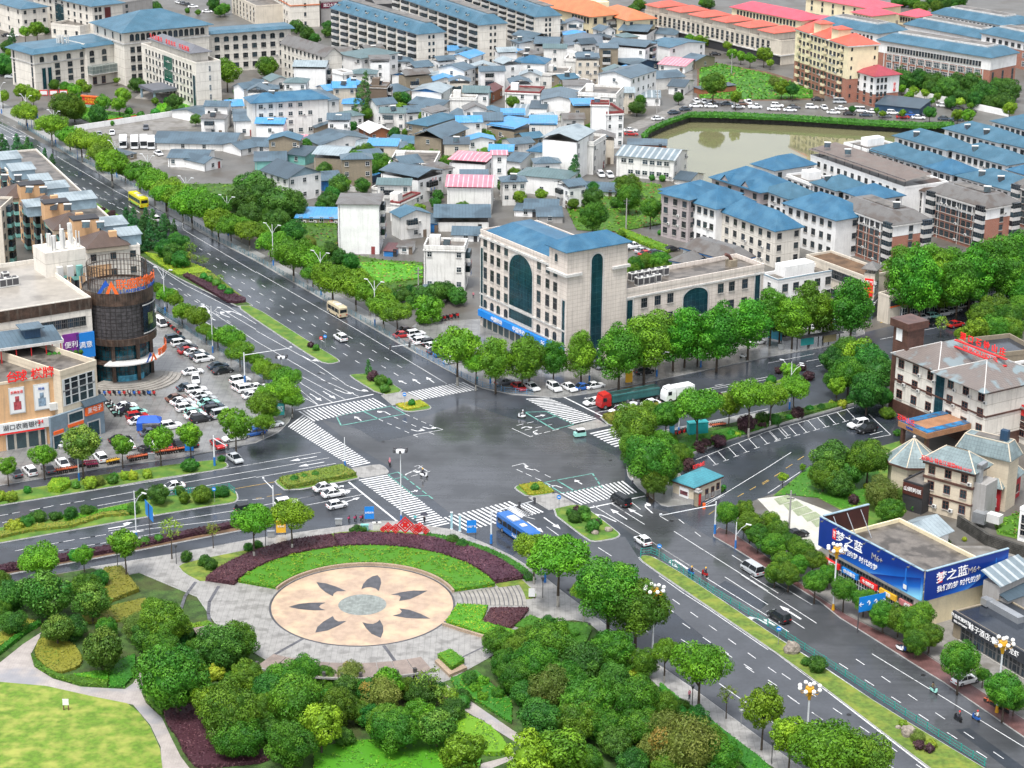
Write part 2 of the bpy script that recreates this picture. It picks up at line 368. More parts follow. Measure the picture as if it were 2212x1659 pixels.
# pavements, car parks, gardens
raised('pavement',m_pave,gd([(-60,205),(0,245),(40,265),(125,318),(150,336),(310,435),(475,525),(553,565),(770,690),(900,765),(1015,827),(1030,815),(900,735),(780,665),(640,590),(475,500),(310,408),(150,315),(40,240),(0,220),(-60,180)]),sm=0)
raised('forecourt',m_lot,gd([(900,765),(1015,827),(1043,840),(1106,853),(1206,860),(1280,850),(1406,825),(1659,772),(1799,747),(1868,722),(1866,712),(1850,700),(1659,700),(1330,790),(1290,770),(1040,690),(900,700),(860,730)]),sm=0,z=.19)
tile('21');
raised('car_park',m_lot,gd([(357,685),(553,807),(590,838),(625,865),(635,887),(625,912),(603,934),(553,957),(375,992),(250,1007),(0,1050),(-60,1060),(-60,960),(200,900),(200,740),(330,690)]),sm=0)
raised('pavement',m_redpave,gd([(1541,1152),(1552,1140),(1580,1150),(1659,1205),(1760,1285),(1830,1330),(2000,1415),(2280,1600),(2280,1640),(2212,1594),(2036,1474),(1979,1439),(1847,1356),(1814,1336),(1771,1301),(1660,1232),(1585,1185),(1541,1160)]),sm=0)
sh('forecourt_paving',m_concrete,[(1700,1240),(1780,1180),(2212,1180),(2330,1300),(2330,1640),(2000,1412),(1830,1328)],.10)
sh('hotel_car_park',m_asph3,[(1495,990),(1560,980),(1659,950),(1845,880),(1990,925),(1960,985),(1840,1020),(1700,1055),(1659,1070),(1600,1092),(1555,1095),(1570,1050),(1500,1020)],.03)
m_pale=mat('parking_slabs',(.50,.49,.44),.6,var=.08,vs=.3)
sh('visitor_parking',m_pale,[(1636,1078),(1700,1070),(1705,1072),(1800,1108),(1785,1180),(1775,1195),(1700,1145)],.05)
tile('22');raised('pavement',m_pave,gt([(985,700),(1000,800),(1090,900),(1290,1050),(1350,1062),(1545,1040),(1500,900),(1420,700),(1200,560),(1040,500)]),sm=0)
raised('planting_strip',m_cover,gd([(1340,960),(1450,940),(1570,918),(1720,888),(1840,862),(1850,874),(1700,915),(1560,958),(1490,985),(1440,1000),(1400,990)]),z=.5,sm=0)
sh('bike_pavement',m_pave,[(1440,948),(1570,921),(1660,900),(1660,892),(1560,910),(1440,936)],.53)
m_bed=m_grass
raised('median_strip',m_cover,gd([(70,366),(90,370),(175,412),(192,429),(235,455),(255,468),(330,520),(425,577),(460,592),(531,652),(545,660),(512,662),(470,642),(385,601),(304,555),(250,525),(60,400)]),line=.15,sm=0)
raised('median_grass',m_grass,gd([(512,662),(545,660),(665,737),(728,775),(734,782),(713,787),(690,782),(553,692)]),line=.15,sm=1)
raised('traffic_island',m_grass,gd([(753,812),(766,809),(815,808),(848,830),(873,847),(823,855)]),line=.12)
tile('12')
raised('traffic_island',m_pave2,gt([(1080,102),(1284,70),(1428,140),(1180,188)]),sm=0,z=.13)
raised('traffic_island',m_grass,gt([(1190,190),(1430,145),(1515,200),(1500,222),(1300,248)]),line=.12)
raised('traffic_island',m_pave2,gt([(790,735),(1060,695),(1110,715),(1152,760),(1130,782),(880,822)]),sm=1,z=.13)
raised('traffic_island',m_grass,gt([(160,850),(190,826),(740,712),(800,725),(885,802),(880,822),(270,935)]),line=.15)
tile('02')
raised('median_grass',m_grass,gt([(-200,985),(0,950),(190,915),(420,880),(700,812),(1100,760),(1550,690),(1880,658),(1960,685),(1970,715),(1900,745),(1300,832),(1040,882),(0,1052),(-200,1090)]),line=.15,sm=1)
raised('median_grass',m_grass,gt([(-200,1285),(0,1245),(250,1200),(830,1090),(1300,990),(1990,905),(2045,940),(2055,1000),(2020,1030),(1800,1062),(1300,1145),(0,1378),(-200,1410)]),line=.15,sm=1)
raised('hedge_strip',m_soil,gt([(-200,1640),(0,1602),(1200,1375),(2050,1210),(2212,1178),(2390,1155),(2400,1205),(2200,1245),(1200,1440),(0,1662),(-200,1700)]),sm=0,line=.12)
tile('22')
raised('traffic_island',m_pave2,gt([(480,378),(740,308),(835,365),(590,412)]),sm=0,z=.13)
raised('median_grass',m_grass,gt([(765,290),(1000,235),(1280,170),(1640,110),(1930,62),(2150,10),(2420,-60),(2420,-30),(2000,85),(1700,165),(1300,270),(900,370),(830,350)]),line=.15,sm=0)
raised('traffic_island',m_grass,gt([(20,905),(50,878),(250,848),(385,945),(140,982)]),line=.12)
raised('traffic_island',m_pave2,gt([(142,984),(384,947),(555,1045),(318,1092)]),sm=0,z=.13)
raised('traffic_island',m_grass,gt([(318,1094),(550,1042),(640,1070),(920,1285),(932,1312),(890,1338),(730,1365),(660,1355)]),line=.15,sm=1)
raised('median_grass',m_strip,gd([(1378,1207),(1390,1200),(1412,1204),(1480,1244),(1659,1365),(1784,1446),(1909,1529),(2124,1659),(2200,1705),(2090,1720),(2006,1659),(1754,1467),(1659,1399),(1430,1244)]),line=.15,sm=1)
for q in([(2200,1590),(2900,2080),(2500,2250),(1760,1690)],[(2212,640),(2800,500),(2800,590),(2212,700)],[(-50,1058),(-500,1150),(-500,1360),(-50,1272)],[(-50,226),(-420,40),(-520,160),(-50,400)]):sh('avenue_asphalt',m_asph,q,.016)
# VEGETATION BUILDERS
import numpy as np
NR=np.random.default_rng(5)
m_leaf=mat('leaf',(.07,.17,.02),.5,var=0,attr='col',trans=.12,objvar=.2,spec=.25)
m_bark=mat('bark',(.10,.075,.055),.9,var=.25,vs=3)
m_barkw=mat('bark_limewashed',(.42,.40,.36),.9,var=.2,vs=3)
def leafmesh(name,P,Nn,size,cols,core=None,mats=None):
 """many leaf-sized faces: P points, Nn normals, size per leaf, cols per leaf"""
 n=len(P);a=np.cross(Nn,NR.normal(size=(n,3)));a/=np.linalg.norm(a,axis=1)[:,None]+1e-9
 b=np.cross(Nn,a);s=(size*NR.uniform(.7,1.3,n))[:,None];a=a*s;b=b*s*.62
 V=np.stack([P-a,P-b*.9+Nn*s*.12,P+a,P+b*.9+Nn*s*.12],1).reshape(-1,3);F=[tuple(range(4*i,4*i+4))for i in range(n)]
 V=V.tolist();C=np.repeat(cols,4,axis=0)
 if core:
  cv,cf,cc=core;o=len(V);V=V+[tuple(v)for v in cv];F=F+[tuple(i+o for i in f)for f in cf];C=np.vstack([C,np.array([cc]*len(cv))])
 me=bpy.data.meshes.new(name);me.from_pydata(V,[],F)
 at=me.color_attributes.new('col','FLOAT_COLOR','POINT')
 at.data.foreach_set('color',np.hstack([C,np.ones((len(C),1))]).astype(np.float32).ravel())
 for m in(mats or[m_leaf]):me.materials.append(m)
 me.update();return me
def sph_mesh(rx,ry,rz,c=(0,0,0),n=10,k=7,jit=.08,seed=0):
 r=random.Random(seed);m=MB();m.ball(c[0],c[1],c[2],rx,ry,rz,n,k)
 return[(c[0]+(x-c[0])*(j:=1+r.uniform(-jit,jit)),c[1]+(y-c[1])*j,c[2]+(z-c[2])*j)for x,y,z in m.v],m.f
def crown(name,seed,lobes=34,leaf=.075,nl=5200,shape='round',base=(.06,.16,.018),tip=(.13,.26,.03),alt=None,loose=.0,corer=.74,lr=.34):
 rg=np.random.default_rng(seed);C=[];R=[]
 for i in range(lobes):
  z=1-2*(i+.5)/lobes;ph=i*2.39996+rg.uniform(-.3,.3);z=np.clip(z+rg.uniform(-.06,.06),-1,1)
  s=sqrt(max(0,1-z*z));rr=rg.uniform(.55,.9)
  if shape=='round':x,y,zz,q=s*cos(ph),s*sin(ph),z*.86,1
  elif shape=='flat':x,y,zz,q=s*cos(ph),s*sin(ph),(z*.62 if z>0 else z*.42),1
  elif shape=='plane':w=(1.0-.42*max(z,0)-.05*abs(z));x,y,zz,q=s*cos(ph)*w,s*sin(ph)*w,z*1.35,1
  elif shape=='tall':x,y,zz,q=s*cos(ph)*.75,s*sin(ph)*.75,z*1.6,.9
  elif shape=='cone':t=(z+1)/2;w=(1-t)**.8*.9;x,y,zz,q=cos(ph)*w,sin(ph)*w,-1.1+3.0*t,.42+.5*(1-t)
  C.append((x*rr,y*rr,zz*rr if shape!='cone' else zz));R.append(lr*q*rg.uniform(.62,1.25))
 C=np.array(C);R=np.array(R);w=R**2/np.sum(R**2);cnt=np.maximum(8,(w*nl)).astype(int)
 P=[];Nn=[];K=[]
 for c,r,k in zip(C,R,cnt):
  d=rg.normal(size=(k,3));d/=np.linalg.norm(d,axis=1)[:,None]
  out=c/(np.linalg.norm(c)+1e-6);flip=(d@out)<-.25;d[flip]*=-1
  rad=r*(1+rg.normal(0,.10+loose,k))[:,None];p=c+d*rad*np.array([1,1,.85])
  nn=d+rg.normal(size=(k,3))*.36;nn/=np.linalg.norm(nn,axis=1)[:,None]
  lob=rg.uniform(0,1)**1.3;b=np.array(base)*(1-lob)+np.array(tip)*lob
  if alt is not None and rg.random()<alt[1]:b=np.array(alt[0])
  t=rg.uniform(.75,1.3,k)[:,None];up=np.clip(d[:,2:3],0,1)
  P.append(p);Nn.append(nn);K.append(b*t*(1+.0*up))
 P=np.vstack(P);Nn=np.vstack(Nn);K=np.vstack(K);core=None
 if corer and shape!='cone':
  sx={'round':(1,1,.86),'flat':(1,1,.5),'plane':(.85,.85,1.2),'tall':(.72,.72,1.5)}[shape]
  v,f=sph_mesh(corer*sx[0],corer*sx[1],corer*sx[2],seed=seed,jit=.12);core=(v,f,tuple(base))
 return leafmesh(name,P,Nn,leaf,K,core)
def trunkmesh(name,seed,r=.05,limbs=6,white=False,spread=.45,low=.55):
 """unit trunk: height 1 carries limbs that reach into the crown"""
 rg=random.Random(seed);m=MB();pts=[(0,0,-.02),(rg.uniform(-.01,.01),rg.uniform(-.01,.01),.35),(rg.uniform(-.03,.03),rg.uniform(-.03,.03),low),(rg.uniform(-.05,.05),rg.uniform(-.05,.05),1.0)]
 if white:m.tube((0,0,-.02),(0,0,.22),r*1.25,r*1.12,8,1);m.tube((0,0,.22),pts[1],r*1.1,r,8);m.path(pts[1:],[r,r*.8,r*.35],8)
 else:m.path(pts,[r*1.3,r,r*.8,r*.35],8)
 for i in range(limbs):
  a=i*2.4+rg.uniform(-.3,.3);z=rg.uniform(low,.85);p=Vector((pts[2][0],pts[2][1],z));q=p+Vector((cos(a)*spread*.5,sin(a)*spread*.5,.14));e=q+Vector((cos(a+.2)*spread*.5,sin(a+.2)*spread*.5,.2))
  m.path([p,q,e],[r*.55,r*.38,r*.16],5)
 return m.mesh(name,[m_bark,m_barkw],smooth=True,uv=False)
G1,G1t=(.045,.13,.010),(.11,.225,.014)
CR={'camphor':[crown('camphor_crown',10+i,64,.040,12500,'round',G1,G1t,lr=.29)for i in range(4)],'young':[crown('young_crown',20+i,24,.07,3600,'round',(.085,.20,.010),(.17,.32,.016),loose=.05,corer=.6)for i in range(3)],'street':[crown('street_crown',30+i,38,.052,6500,'flat',(.075,.185,.010),(.16,.31,.014))for i in range(3)],'plane':[crown('plane_tree_crown',40+i,50,.052,8000,'plane',(.048,.155,.010),(.12,.285,.014),loose=.03)for i in range(3)],
'dark':[crown('dark_crown',50+i,46,.05,7800,'round',(.028,.105,.014),(.07,.19,.02))for i in range(3)],'olive':[crown('olive_crown',60+i,48,.046,8000,'round',(.10,.155,.022),(.16,.20,.04),alt=((.24,.19,.03),.06))for i in range(2)],'magnolia':[crown('magnolia_crown',70+i,34,.065,5000,'round',(.045,.13,.014),(.14,.24,.03),loose=.08,corer=.55)for i in range(2)],'cedar':[crown('cedar_crown',80+i,46,.07,3600,'cone',(.03,.12,.03),(.06,.19,.04),loose=.12,lr=.36)for i in range(2)],
'redwood':[crown('redwood_crown',90,60,.05,4200,'cone',(.05,.13,.03),(.09,.17,.035),loose=.2,lr=.26)],'purple':[crown('purple_crown',95+i,18,.09,1500,'round',(.05,.025,.032),(.085,.042,.048))for i in range(2)],'ball':[crown('ball_bush_crown',100+i,40,.06,2600,'round',(.04,.15,.015),(.07,.21,.02),corer=.85,lr=.22)for i in range(2)],'lime':[crown('lime_bush_crown',105,30,.08,2000,'round',(.20,.30,.02),(.30,.36,.03),corer=.8,lr=.25)],
'bare':[crown('sparse_crown',110+i,16,.10,420,'round',(.14,.24,.03),(.22,.30,.03),loose=.3,corer=0)for i in range(2)],}
TRK=[trunkmesh('trunk',200+i,white=(i==2))for i in range(3)]
PROTO={}
for k,v in CR.items():
 PROTO[k]=v
ST={'camphor':(1.15,1.0),'young':(1.9,1.0),'street':(1.5,1.0),'plane':(1.75,1.0),'dark':(1.05,1.0),'olive':(1.1,1),'magnolia':(1.4,1),'cedar':(1.25,1),'redwood':(1.6,1),'purple':(.85,1),'ball':(.8,1),'lime':(.8,1),'bare':(2.2,1)}
KN={'camphor':('camphor_tree','tree'),'young':('young_tree','tree'),'street':('street_tree','tree'),'plane':('plane_tree','tree'),'dark':('evergreen_tree','tree'),'olive':('olive_tree','tree'),'magnolia':('magnolia_tree','tree'),'cedar':('cedar_tree','tree'),'redwood':('redwood_tree','tree'),'purple':('purple_shrub','shrub'),'ball':('round_shrub','shrub'),'lime':('lime_shrub','shrub'),'bare':('sparse_tree','tree')}
TREES=[]
def tree(x,y,r,kind='camphor',label='',q=None,group=None,base=None,z0=0.0,sz=1.0):
 """crown centre at tile pixel x, y with a half-width of r tile pixels; q = crown height / radius"""
 r*={'street':1.28,'plane':1.34,'young':1.15}.get(kind,1);q=q or ST[kind][0];p=G(x,y,3)
 for _ in range(4):
  rm=r/ppm(p);p=G(x,y,z0+q*rm)
 i=len(TREES);ms=PROTO[kind];nm,cat=KN[kind]
 t=thing(nm,label,cat,(p.x,p.y,z0),0,group)
 c=inst(ms[i%len(ms)],'crown',t,(0,0,q*rm),RN.uniform(0,6.28),(rm*RN.uniform(.88,1.12),rm*RN.uniform(.88,1.12),rm*sz*RN.uniform(.88,1.12)))
 c.rotation_euler.x=RN.uniform(-.16,.16);c.rotation_euler.y=RN.uniform(-.16,.16)
 if kind not in('ball','lime','purple'):
  hh=q*rm*1.02;s=max(rm*1.0,1.2)
  inst(TRK[2 if kind=='street' else i%2],'trunk',t,(0,0,0),RN.uniform(0,6.28),(s*(1.2 if rm<2.2 else 1),s*(1.2 if rm<2.2 else 1),hh))
 TREES.append(t);return t
def rows(lst,kind,fmt,group,q=None,**k):
 """fmt gets the ordinal; lst = [(x, y, r)] in reading order"""
 for i,e in enumerate(lst):
  tree(e[0],e[1],e[2],e[3]if len(e)>3 else kind,fmt%ordn(i),e[4]if len(e)>4 else q,group,**k)
def inpoly(p,P):
 c=False;j=len(P)-1
 for i in range(len(P)):
  if(P[i][1]>p[1])!=(P[j][1]>p[1])and p[0]<(P[j][0]-P[i][0])*(p[1]-P[i][1])/(P[j][1]-P[i][1]+1e-12)+P[i][0]:c=not c
  j=i
 return c
def scatter(P,dens,rg=NR):
 xs=[p[0]for p in P];ys=[p[1]for p in P];A=(max(xs)-min(xs))*(max(ys)-min(ys));n=int(A*dens);o=[]
 X=rg.uniform(min(xs),max(xs),n);Y=rg.uniform(min(ys),max(ys),n)
 return[(x,y)for x,y in zip(X,Y)if inpoly((x,y),P)]
def hedge(name,label,cat,pts,z0,h,base,tip,dens=9,leaf=.17,wav=.12,parent=None,alt=None,kind=None,sm=0,group=None):
 """clipped hedge or shrub bed: leafy skin over a solid body of its own shape"""
 P=ccw([Vector((p[0],p[1]))for p in pts])
 if sm:P=ccw(smoothp(P,sm))
 c=sum(P,Vector((0,0)))/len(P);Q=[tuple(p-c)for p in P];I=[tuple(p)for p in inset([Vector(q)for q in Q],.12)]
 m=MB();m.prism(I,z0*0,h-.08);tp=scatter(Q,dens);pts3=[];nr=[];cl=[]
 for x,y in tp:
  w=(noise.noise(Vector((x*.45,y*.45,3)))+.6*noise.noise(Vector((x*1.3,y*1.3,5))))*wav;pts3.append((x,y,h+w*.8-.03));nr.append((0,0,1));k=min(1,max(0,.5+noise.noise(Vector((x*.22,y*.22,9)))*1.1+w*1.6*(wav>.3)+noise.noise(Vector((x*.9,y*.9,2)))*.8+RN.uniform(-.25,.25)));cl.append(k)
 n=len(Q)
 for i in range(n):
  a=Vector(Q[i]);b=Vector(Q[(i+1)%n]);d=b-a;L_=d.length
  if L_<.05:continue
  nn=Vector((d.y,-d.x)).normalized()
  for _ in range(int(L_*h*dens*1.2)):
   t=RN.random();p=a+d*t;pts3.append((p.x,p.y,RN.uniform(.05,h)));nr.append((nn.x,nn.y,.3));cl.append(RN.random())
 pts3=np.array(pts3);nr=np.array(nr,float)+NR.normal(size=(len(nr),3))*.42;nr/=np.linalg.norm(nr,axis=1)[:,None]
 k=np.array(cl)[:,None];K=(np.array(base)*(1-k)+np.array(tip)*k)*NR.uniform(.75,1.25,(len(k),1))
 if alt is not None:
  s=NR.random(len(k))<alt[1];K[s]=np.array(alt[0])
 me=leafmesh(name,pts3,nr,leaf,K,(m.v,m.f,tuple(base)))
 o=inst(me,name,parent,(c.x,c.y,z0))
 if kind:o['kind']=kind
 return tag(o,label,cat,group)if not parent else o
HG=dict(g=((.05,.15,.015),(.11,.27,.02)),l=((.10,.25,.015),(.22,.36,.02)),p=((.055,.022,.032),(.105,.045,.055)),o=((.16,.20,.025),(.26,.22,.05)),d=((.03,.10,.015),(.06,.16,.02)),y=((.22,.28,.02),(.42,.34,.03)),f=((.20,.21,.03),(.10,.17,.02)))
def hd(name,label,key,pts,h=.7,z0=.16,cat='hedge',**k):return hedge(name,label,cat,pts,z0,h,*HG[key],**k)
# PARK AND PLAZA
def parksheet(name,m,pts,z):return sheet(name,m,pts,z)
sheet('park_ground',m_cover,gd([(-80,1275),(0,1262),(240,1221),(560,1180),(1000,1170),(1174,1248),(1313,1358),(1496,1491),(1659,1611),(1800,1720),(1900,1900),(-200,1900)]),.03)
PLZ=gd([(195,1226),(240,1219),(375,1197),(553,1164),(728,1139),(828,1126),(858,1127),(978,1145),(1054,1177),(1106,1202),(1173,1244),(1213,1277),(1266,1317),(1313,1354),(1418,1434),(1496,1487),(1659,1607),(1740,1665),(1680,1665),(1600,1610),(1500,1545),(1418,1480),(1330,1395),(1270,1345),(1240,1340),(1140,1348),(1095,1390),(1060,1420),(970,1470),(900,1490),(700,1480),(580,1430),(480,1370),(425,1290),(300,1238),(255,1247)])
raised('plaza_paving',m_pave2,PLZ,z=.14,sm=0)
tile('03')
raised('lawn',m_lawn,gt([(-200,910),(0,920),(400,955),(800,1045),(1100,1105),(1200,1180),(1300,1310),(1385,1500),(1405,1659),(1380,1900),(-400,1900)]),z=.12,sm=0,kerb=.05)
m_path=mat('path_paving',(.40,.36,.34),.4,var=.1,pat='grid',ps=(.4,.4),pc=(.3,.27,.25),stain='7d8088',sa=.7,ss=.1)
sheet('park_path',m_path,gt([(-200,900),(-200,900),(-100,800),(0,750),(200,590),(355,490),(340,540),(265,680),(300,790),(460,890),(700,960),(1080,980),(1150,930),(1215,830),(1252,860),(1222,1010),(1262,1100),(1400,1230),(1480,1400),(1560,1560),(1680,1720),(1405,1720),(1388,1480),(1298,1290),(1150,1115),(800,1047),(400,953),(0,917)]),.06)
tile('13')
sheet('park_path',m_path,gt([(1540,940),(1620,925),(1720,990),(2212,1330),(2400,1450),(2330,1500),(2212,1420),(1750,1130),(1560,970)]),.06)
sheet('park_path',m_path,gt([(1900,1660),(1960,1620),(2150,1570),(2330,1480),(2380,1500),(2240,1580),(2000,1680)]),.065)
CX,CY,CR0=-24.3,304.2,14.9
def disc(mb,r0,r1,z,m,n=96,a0=0,a1=2*pi):
 for i in range(n):
  a,b=a0+(a1-a0)*i/n,a0+(a1-a0)*(i+1)/n
  if r0==0:mb.add([(0,0,z),(r1*cos(a),r1*sin(a),z),(r1*cos(b),r1*sin(b),z)],[(0,1,2)],m)
  else:mb.add([(r0*cos(a),r0*sin(a),z),(r1*cos(a),r1*sin(a),z),(r1*cos(b),r1*sin(b),z),(r0*cos(b),r0*sin(b),z)],[(0,1,2,3)],m)
m_sand=mat('inlay_sandstone',(.43,.32,.235),.4,var=.1,vs=.8,pat='grid',ps=(.6,.6),pc=(.42,.29,.22),stain='c9b090',sa=.7,ss=.25,sr=(.42,.7))
m_gran=mat('inlay_dark_granite',(.075,.075,.085),.3,var=.2,vs=1,pat='grid',ps=(.6,.6),pc=(.11,.11,.12))
m_gran2=mat('inlay_grey_granite',(.25,.28,.26),.3,var=.2,vs=1.2,pat='grid',ps=(.5,.5),pc=(.36,.38,.36))
mb=MB();disc(mb,0,CR0,.165,0);disc(mb,CR0,CR0+.35,.162,1);disc(mb,0,3.95,.175,2)
tile('13')
PET=[[(522,52),(600,62),(690,90),(780,130),(700,132),(672,150),(664,175),(600,140),(550,98)],[(910,115),(925,70),(960,30),(1010,0),(1050,-8),(1075,20),(1082,60),(1060,130),(1035,108),(990,96),(945,100)],[(1165,162),(1250,140),(1360,125),(1483,126),(1420,160),(1330,200),(1236,216),(1250,180),(1230,166)],[(1238,280),(1320,290),(1420,325),(1507,368),(1400,368),(1300,362),(1180,342),(1245,325),(1260,305)],
[(1070,378),(1098,430),(1100,480),(1078,534),(1000,500),(950,450),(918,398),(960,410),(1010,413),(1045,400)],[(664,346),(680,375),(710,392),(783,388),(710,430),(620,470),(512,489),(530,440),(580,395)],[(282,267),(370,240),(470,230),(603,229),(560,248),(545,265),(560,280),(605,295),(500,297),(380,287)]]
for p in PET:
 q=ccw([Vector((v.x-CX,v.y-CY))for v in gt(p,.18)]);mb.poly([(v.x,v.y,.18)for v in q],1)
inl=struct(mb.build('plaza_inlay',[m_sand,m_gran,m_gran2],loc=(CX,CY,0)))
m_band=mat('paving_band_dark',(.12,.12,.135),.35,var=.25,vs=2)
pb=MB()
def band(pts,w=.55):
 for a,b in zip(pts[:-1],pts[1:]):
  a=Vector(a[:2]);b=Vector(b[:2]);d=(b-a).normalized();n=Vector((-d.y,d.x))*w/2;a2=a-d*.1;b2=b+d*.1
  pb.add([(*(a2-n),.166),(*(b2-n),.166),(*(b2+n),.166),(*(a2+n),.166)],[(0,1,2,3)])
band(gt([(400,552),(155,690)]));band(gt([(1105,610),(1205,748)]));band(gt([(2060,575),(1750,725)]),.3)
tile('03');band(gt([(1690,60),(1600,180),(1560,300)]));
pb.build('paving_bands',m_band)['kind']='structure'
pb=MB();band(gt([(1890,95),(1810,230),(1800,330),(1815,410)]));pb.build('paving_band',m_band)['kind']='structure'
m_lwall=mat('bed_wall_stone',(.48,.36,.26),.6,var=.12,pat='brick',ps=(.5,.3),pc=(.33,.25,.18))
def lowwall(name,label,pts,h,w=.35,z0=.14):
 m=MB();P=[Vector(p[:2])for p in pts];c=P[0].copy();n=len(P);A=[];B=[]
 for i in range(n):
  d=(P[min(i+1,n-1)]-P[max(i-1,0)]).normalized();k=Vector((-d.y,d.x))*w/2;A.append(P[i]-k-c);B.append(P[i]+k-c)
 for i in range(n-1):
  m.add([(*A[i],0),(*A[i+1],0),(*A[i+1],h),(*A[i],h),(*B[i],0),(*B[i+1],0),(*B[i+1],h),(*B[i],h)],[(0,1,2,3),(5,4,7,6),(3,2,6,7)]+([(4,0,3,7)]if i==0 else[])+([(1,5,6,2)]if i==n-2 else[]))
 return tag(m.build(name,m_lwall,loc=(c.x,c.y,z0)),label,'wall')
def arcp(r,a0,a1,n=30):return[Vector((CX+r*cos(radians(a0+(a1-a0)*i/n)),CY+r*sin(radians(a0+(a1-a0)*i/n))))for i in range(n+1)]
def px2pol(x,y):
 p=G(x,y);return hypot(p.x-CX,p.y-CY),math.degrees(atan2(p.y-CY,p.x-CX))
tile('13');A0=px2pol(1712,150)[1];A1=px2pol(160,128)[1]
R1=15.6
lowwall('bed_wall','curved sandstone wall between the round plaza floor and the bright green shrub bed',arcp(R1,A0,A1,40),.55)
tile('12')
rin=15.85;rg_=px2pol(900,1425)[0];
tile('12');rpo=px2pol(900,1318)[0]
def ringpoly(r0,r1,a0,a1,n=36):return arcp(r0,a0,a1,n)+arcp(r1,a1,a0,n)
hedge('green_shrub_bed','bright green curved shrub bed with yellow edges round the inlaid plaza floor','shrub bed',ringpoly(rin,rg_,A0+.5,A1-1),.14,.65,*HG['l'],dens=14,alt=((.32,.32,.02),.10),wav=.55,kind=None)
A2=px2pol(650,1320)[1]
hedge('purple_hedge','long curved dark purple hedge behind the bright green plaza bed','hedge',ringpoly(rg_+.15,rpo,A0+3,A2-.7),.14,.85,*HG['p'],dens=14)
hedge('purple_hedge','curved dark purple hedge at the left end of the plaza arc','hedge',ringpoly(rg_+.15,rpo,A2,A1+2),.14,.85,*HG['p'],dens=14)
hedge('green_hedge','thin green hedge along the outside of the purple plaza hedge','hedge',ringpoly(rpo+.1,rpo+1.9,A0+1,px2pol(1400,1370)[1]),.14,.6,*HG['g'],dens=12)
raised('grass_bed',m_strip,gd([(365,1211),(395,1238),(447,1259),(480,1235),(520,1214),(600,1185),(700,1163),(800,1152),(900,1152),(960,1180),(1020,1215),(1090,1262),(1095,1285),(1125,1300),(1153,1297),(1160,1285),(1110,1230),(1050,1196),(970,1165),(930,1158),(860,1150),(720,1153),(560,1183),(480,1205),(380,1240)][:0]+[(397,1240),(383,1222),(440,1208),(530,1190),(720,1152),(800,1146),(880,1150),(960,1164),(1040,1190),(1100,1228),(1160,1283),(1158,1295),(1110,1300),(1040,1240),(950,1180),(850,1158),(720,1162),(560,1205),(480,1240),(440,1262)]),z=.17,sm=1,kerb=.15)
tile('13')
lowwall('bed_wall','sandstone wall along the front of the small right-hand shrub bed',gt([(1615,432),(1760,480),(1960,540),(2170,585)]),.5)
hd('green_shrub_bed','bright green shrub bed with yellow edge at the right of the plaza floor','l',gt([(1740,268),(2005,280),(1950,420),(2250,500),(2260,590),(2160,570),(1960,520),(1640,415)]),.6,.14,cat='shrub bed',dens=14,alt=((.36,.34,.02),.15))
hd('purple_hedge','small dark purple hedge block right of the plaza beside the curved steps','p',gt([(2025,300),(2360,300),(2290,400),(2190,480),(1960,425)]),.6,.14,dens=14)
tile('13');hd('box_hedge','square bright green box hedge in a stone planter at the foot of the plaza','l',gt([(1568,735),(1680,690),(1805,780),(1690,850)]),.9,.5,dens=20,leaf=.12)
m=MB();P=[p-Vector(G(1690,800))for p in gt([(1545,760),(1670,700),(1825,820),(1672,885)])];m.prism([(p.x,p.y)for p in ccw(P)],0,.5)
tag(m.build('stone_planter',m_lwall,loc=(*G(1690,800).xy,.14)),'low sandstone planter under the square box hedge','planter')
tile('03');hd('box_hedge','bright green hedge corner behind the wooden sign at the left edge of the plaza','l',gt([(1650,440),(1810,415),(1875,480),(1700,510)]),.6,.14,dens=18,leaf=.12)
m_step=mat('step_stone',(.33,.31,.28),.5,var=.15)
tile('13');st=MB();A3=px2pol(1745,262)[1];tile('23');rE=px2pol(150,300)[0];n_=int((rE-16.5)/.75)
for i in range(n_):
 for w0,w1,q in((0,.16,1),(.16,.75,0)):
  P_=arcp(16.5+i*.75+w0,A3+.3,A0-1.0,10)+arcp(16.5+i*.75+w1,A0-1.0,A3+.3,10);st.poly([(p.x-CX,p.y-CY,.02+.0*i)for p in P_],q)
tag(st.build('curved_steps',[m_step,m_gran],loc=(CX,CY,.165)),'grey curved stone steps between the two plaza shrub beds','steps')
m_wood=mat('pergola_timber',(.30,.24,.21),.6,var=.15,pat='v',ps=(1,.28),pc=(.16,.13,.11),pw=.3)
m_dpost=mat('pergola_post_dark',(.07,.065,.065),.6)
pg=thing('pergola','curved timber pergola roof with dark posts along the foot of the plaza','pergola',(CX,CY,.14))
tile('13');r0,a0=px2pol(60,770);r1,a1=px2pol(1480,800);
def polz(x,y,z):
 p=G(x,y,z);return hypot(p.x-CX,p.y-CY),math.degrees(atan2(p.y-CY,p.x-CX))
rr0=polz(900,755,2.7)[0];rr1=polz(950,880,2.7)[0];a0=polz(60,740,2.7)[1];a1=polz(1480,760,2.7)[1];a0=a0 if a0<0 else a0-360
NP=10
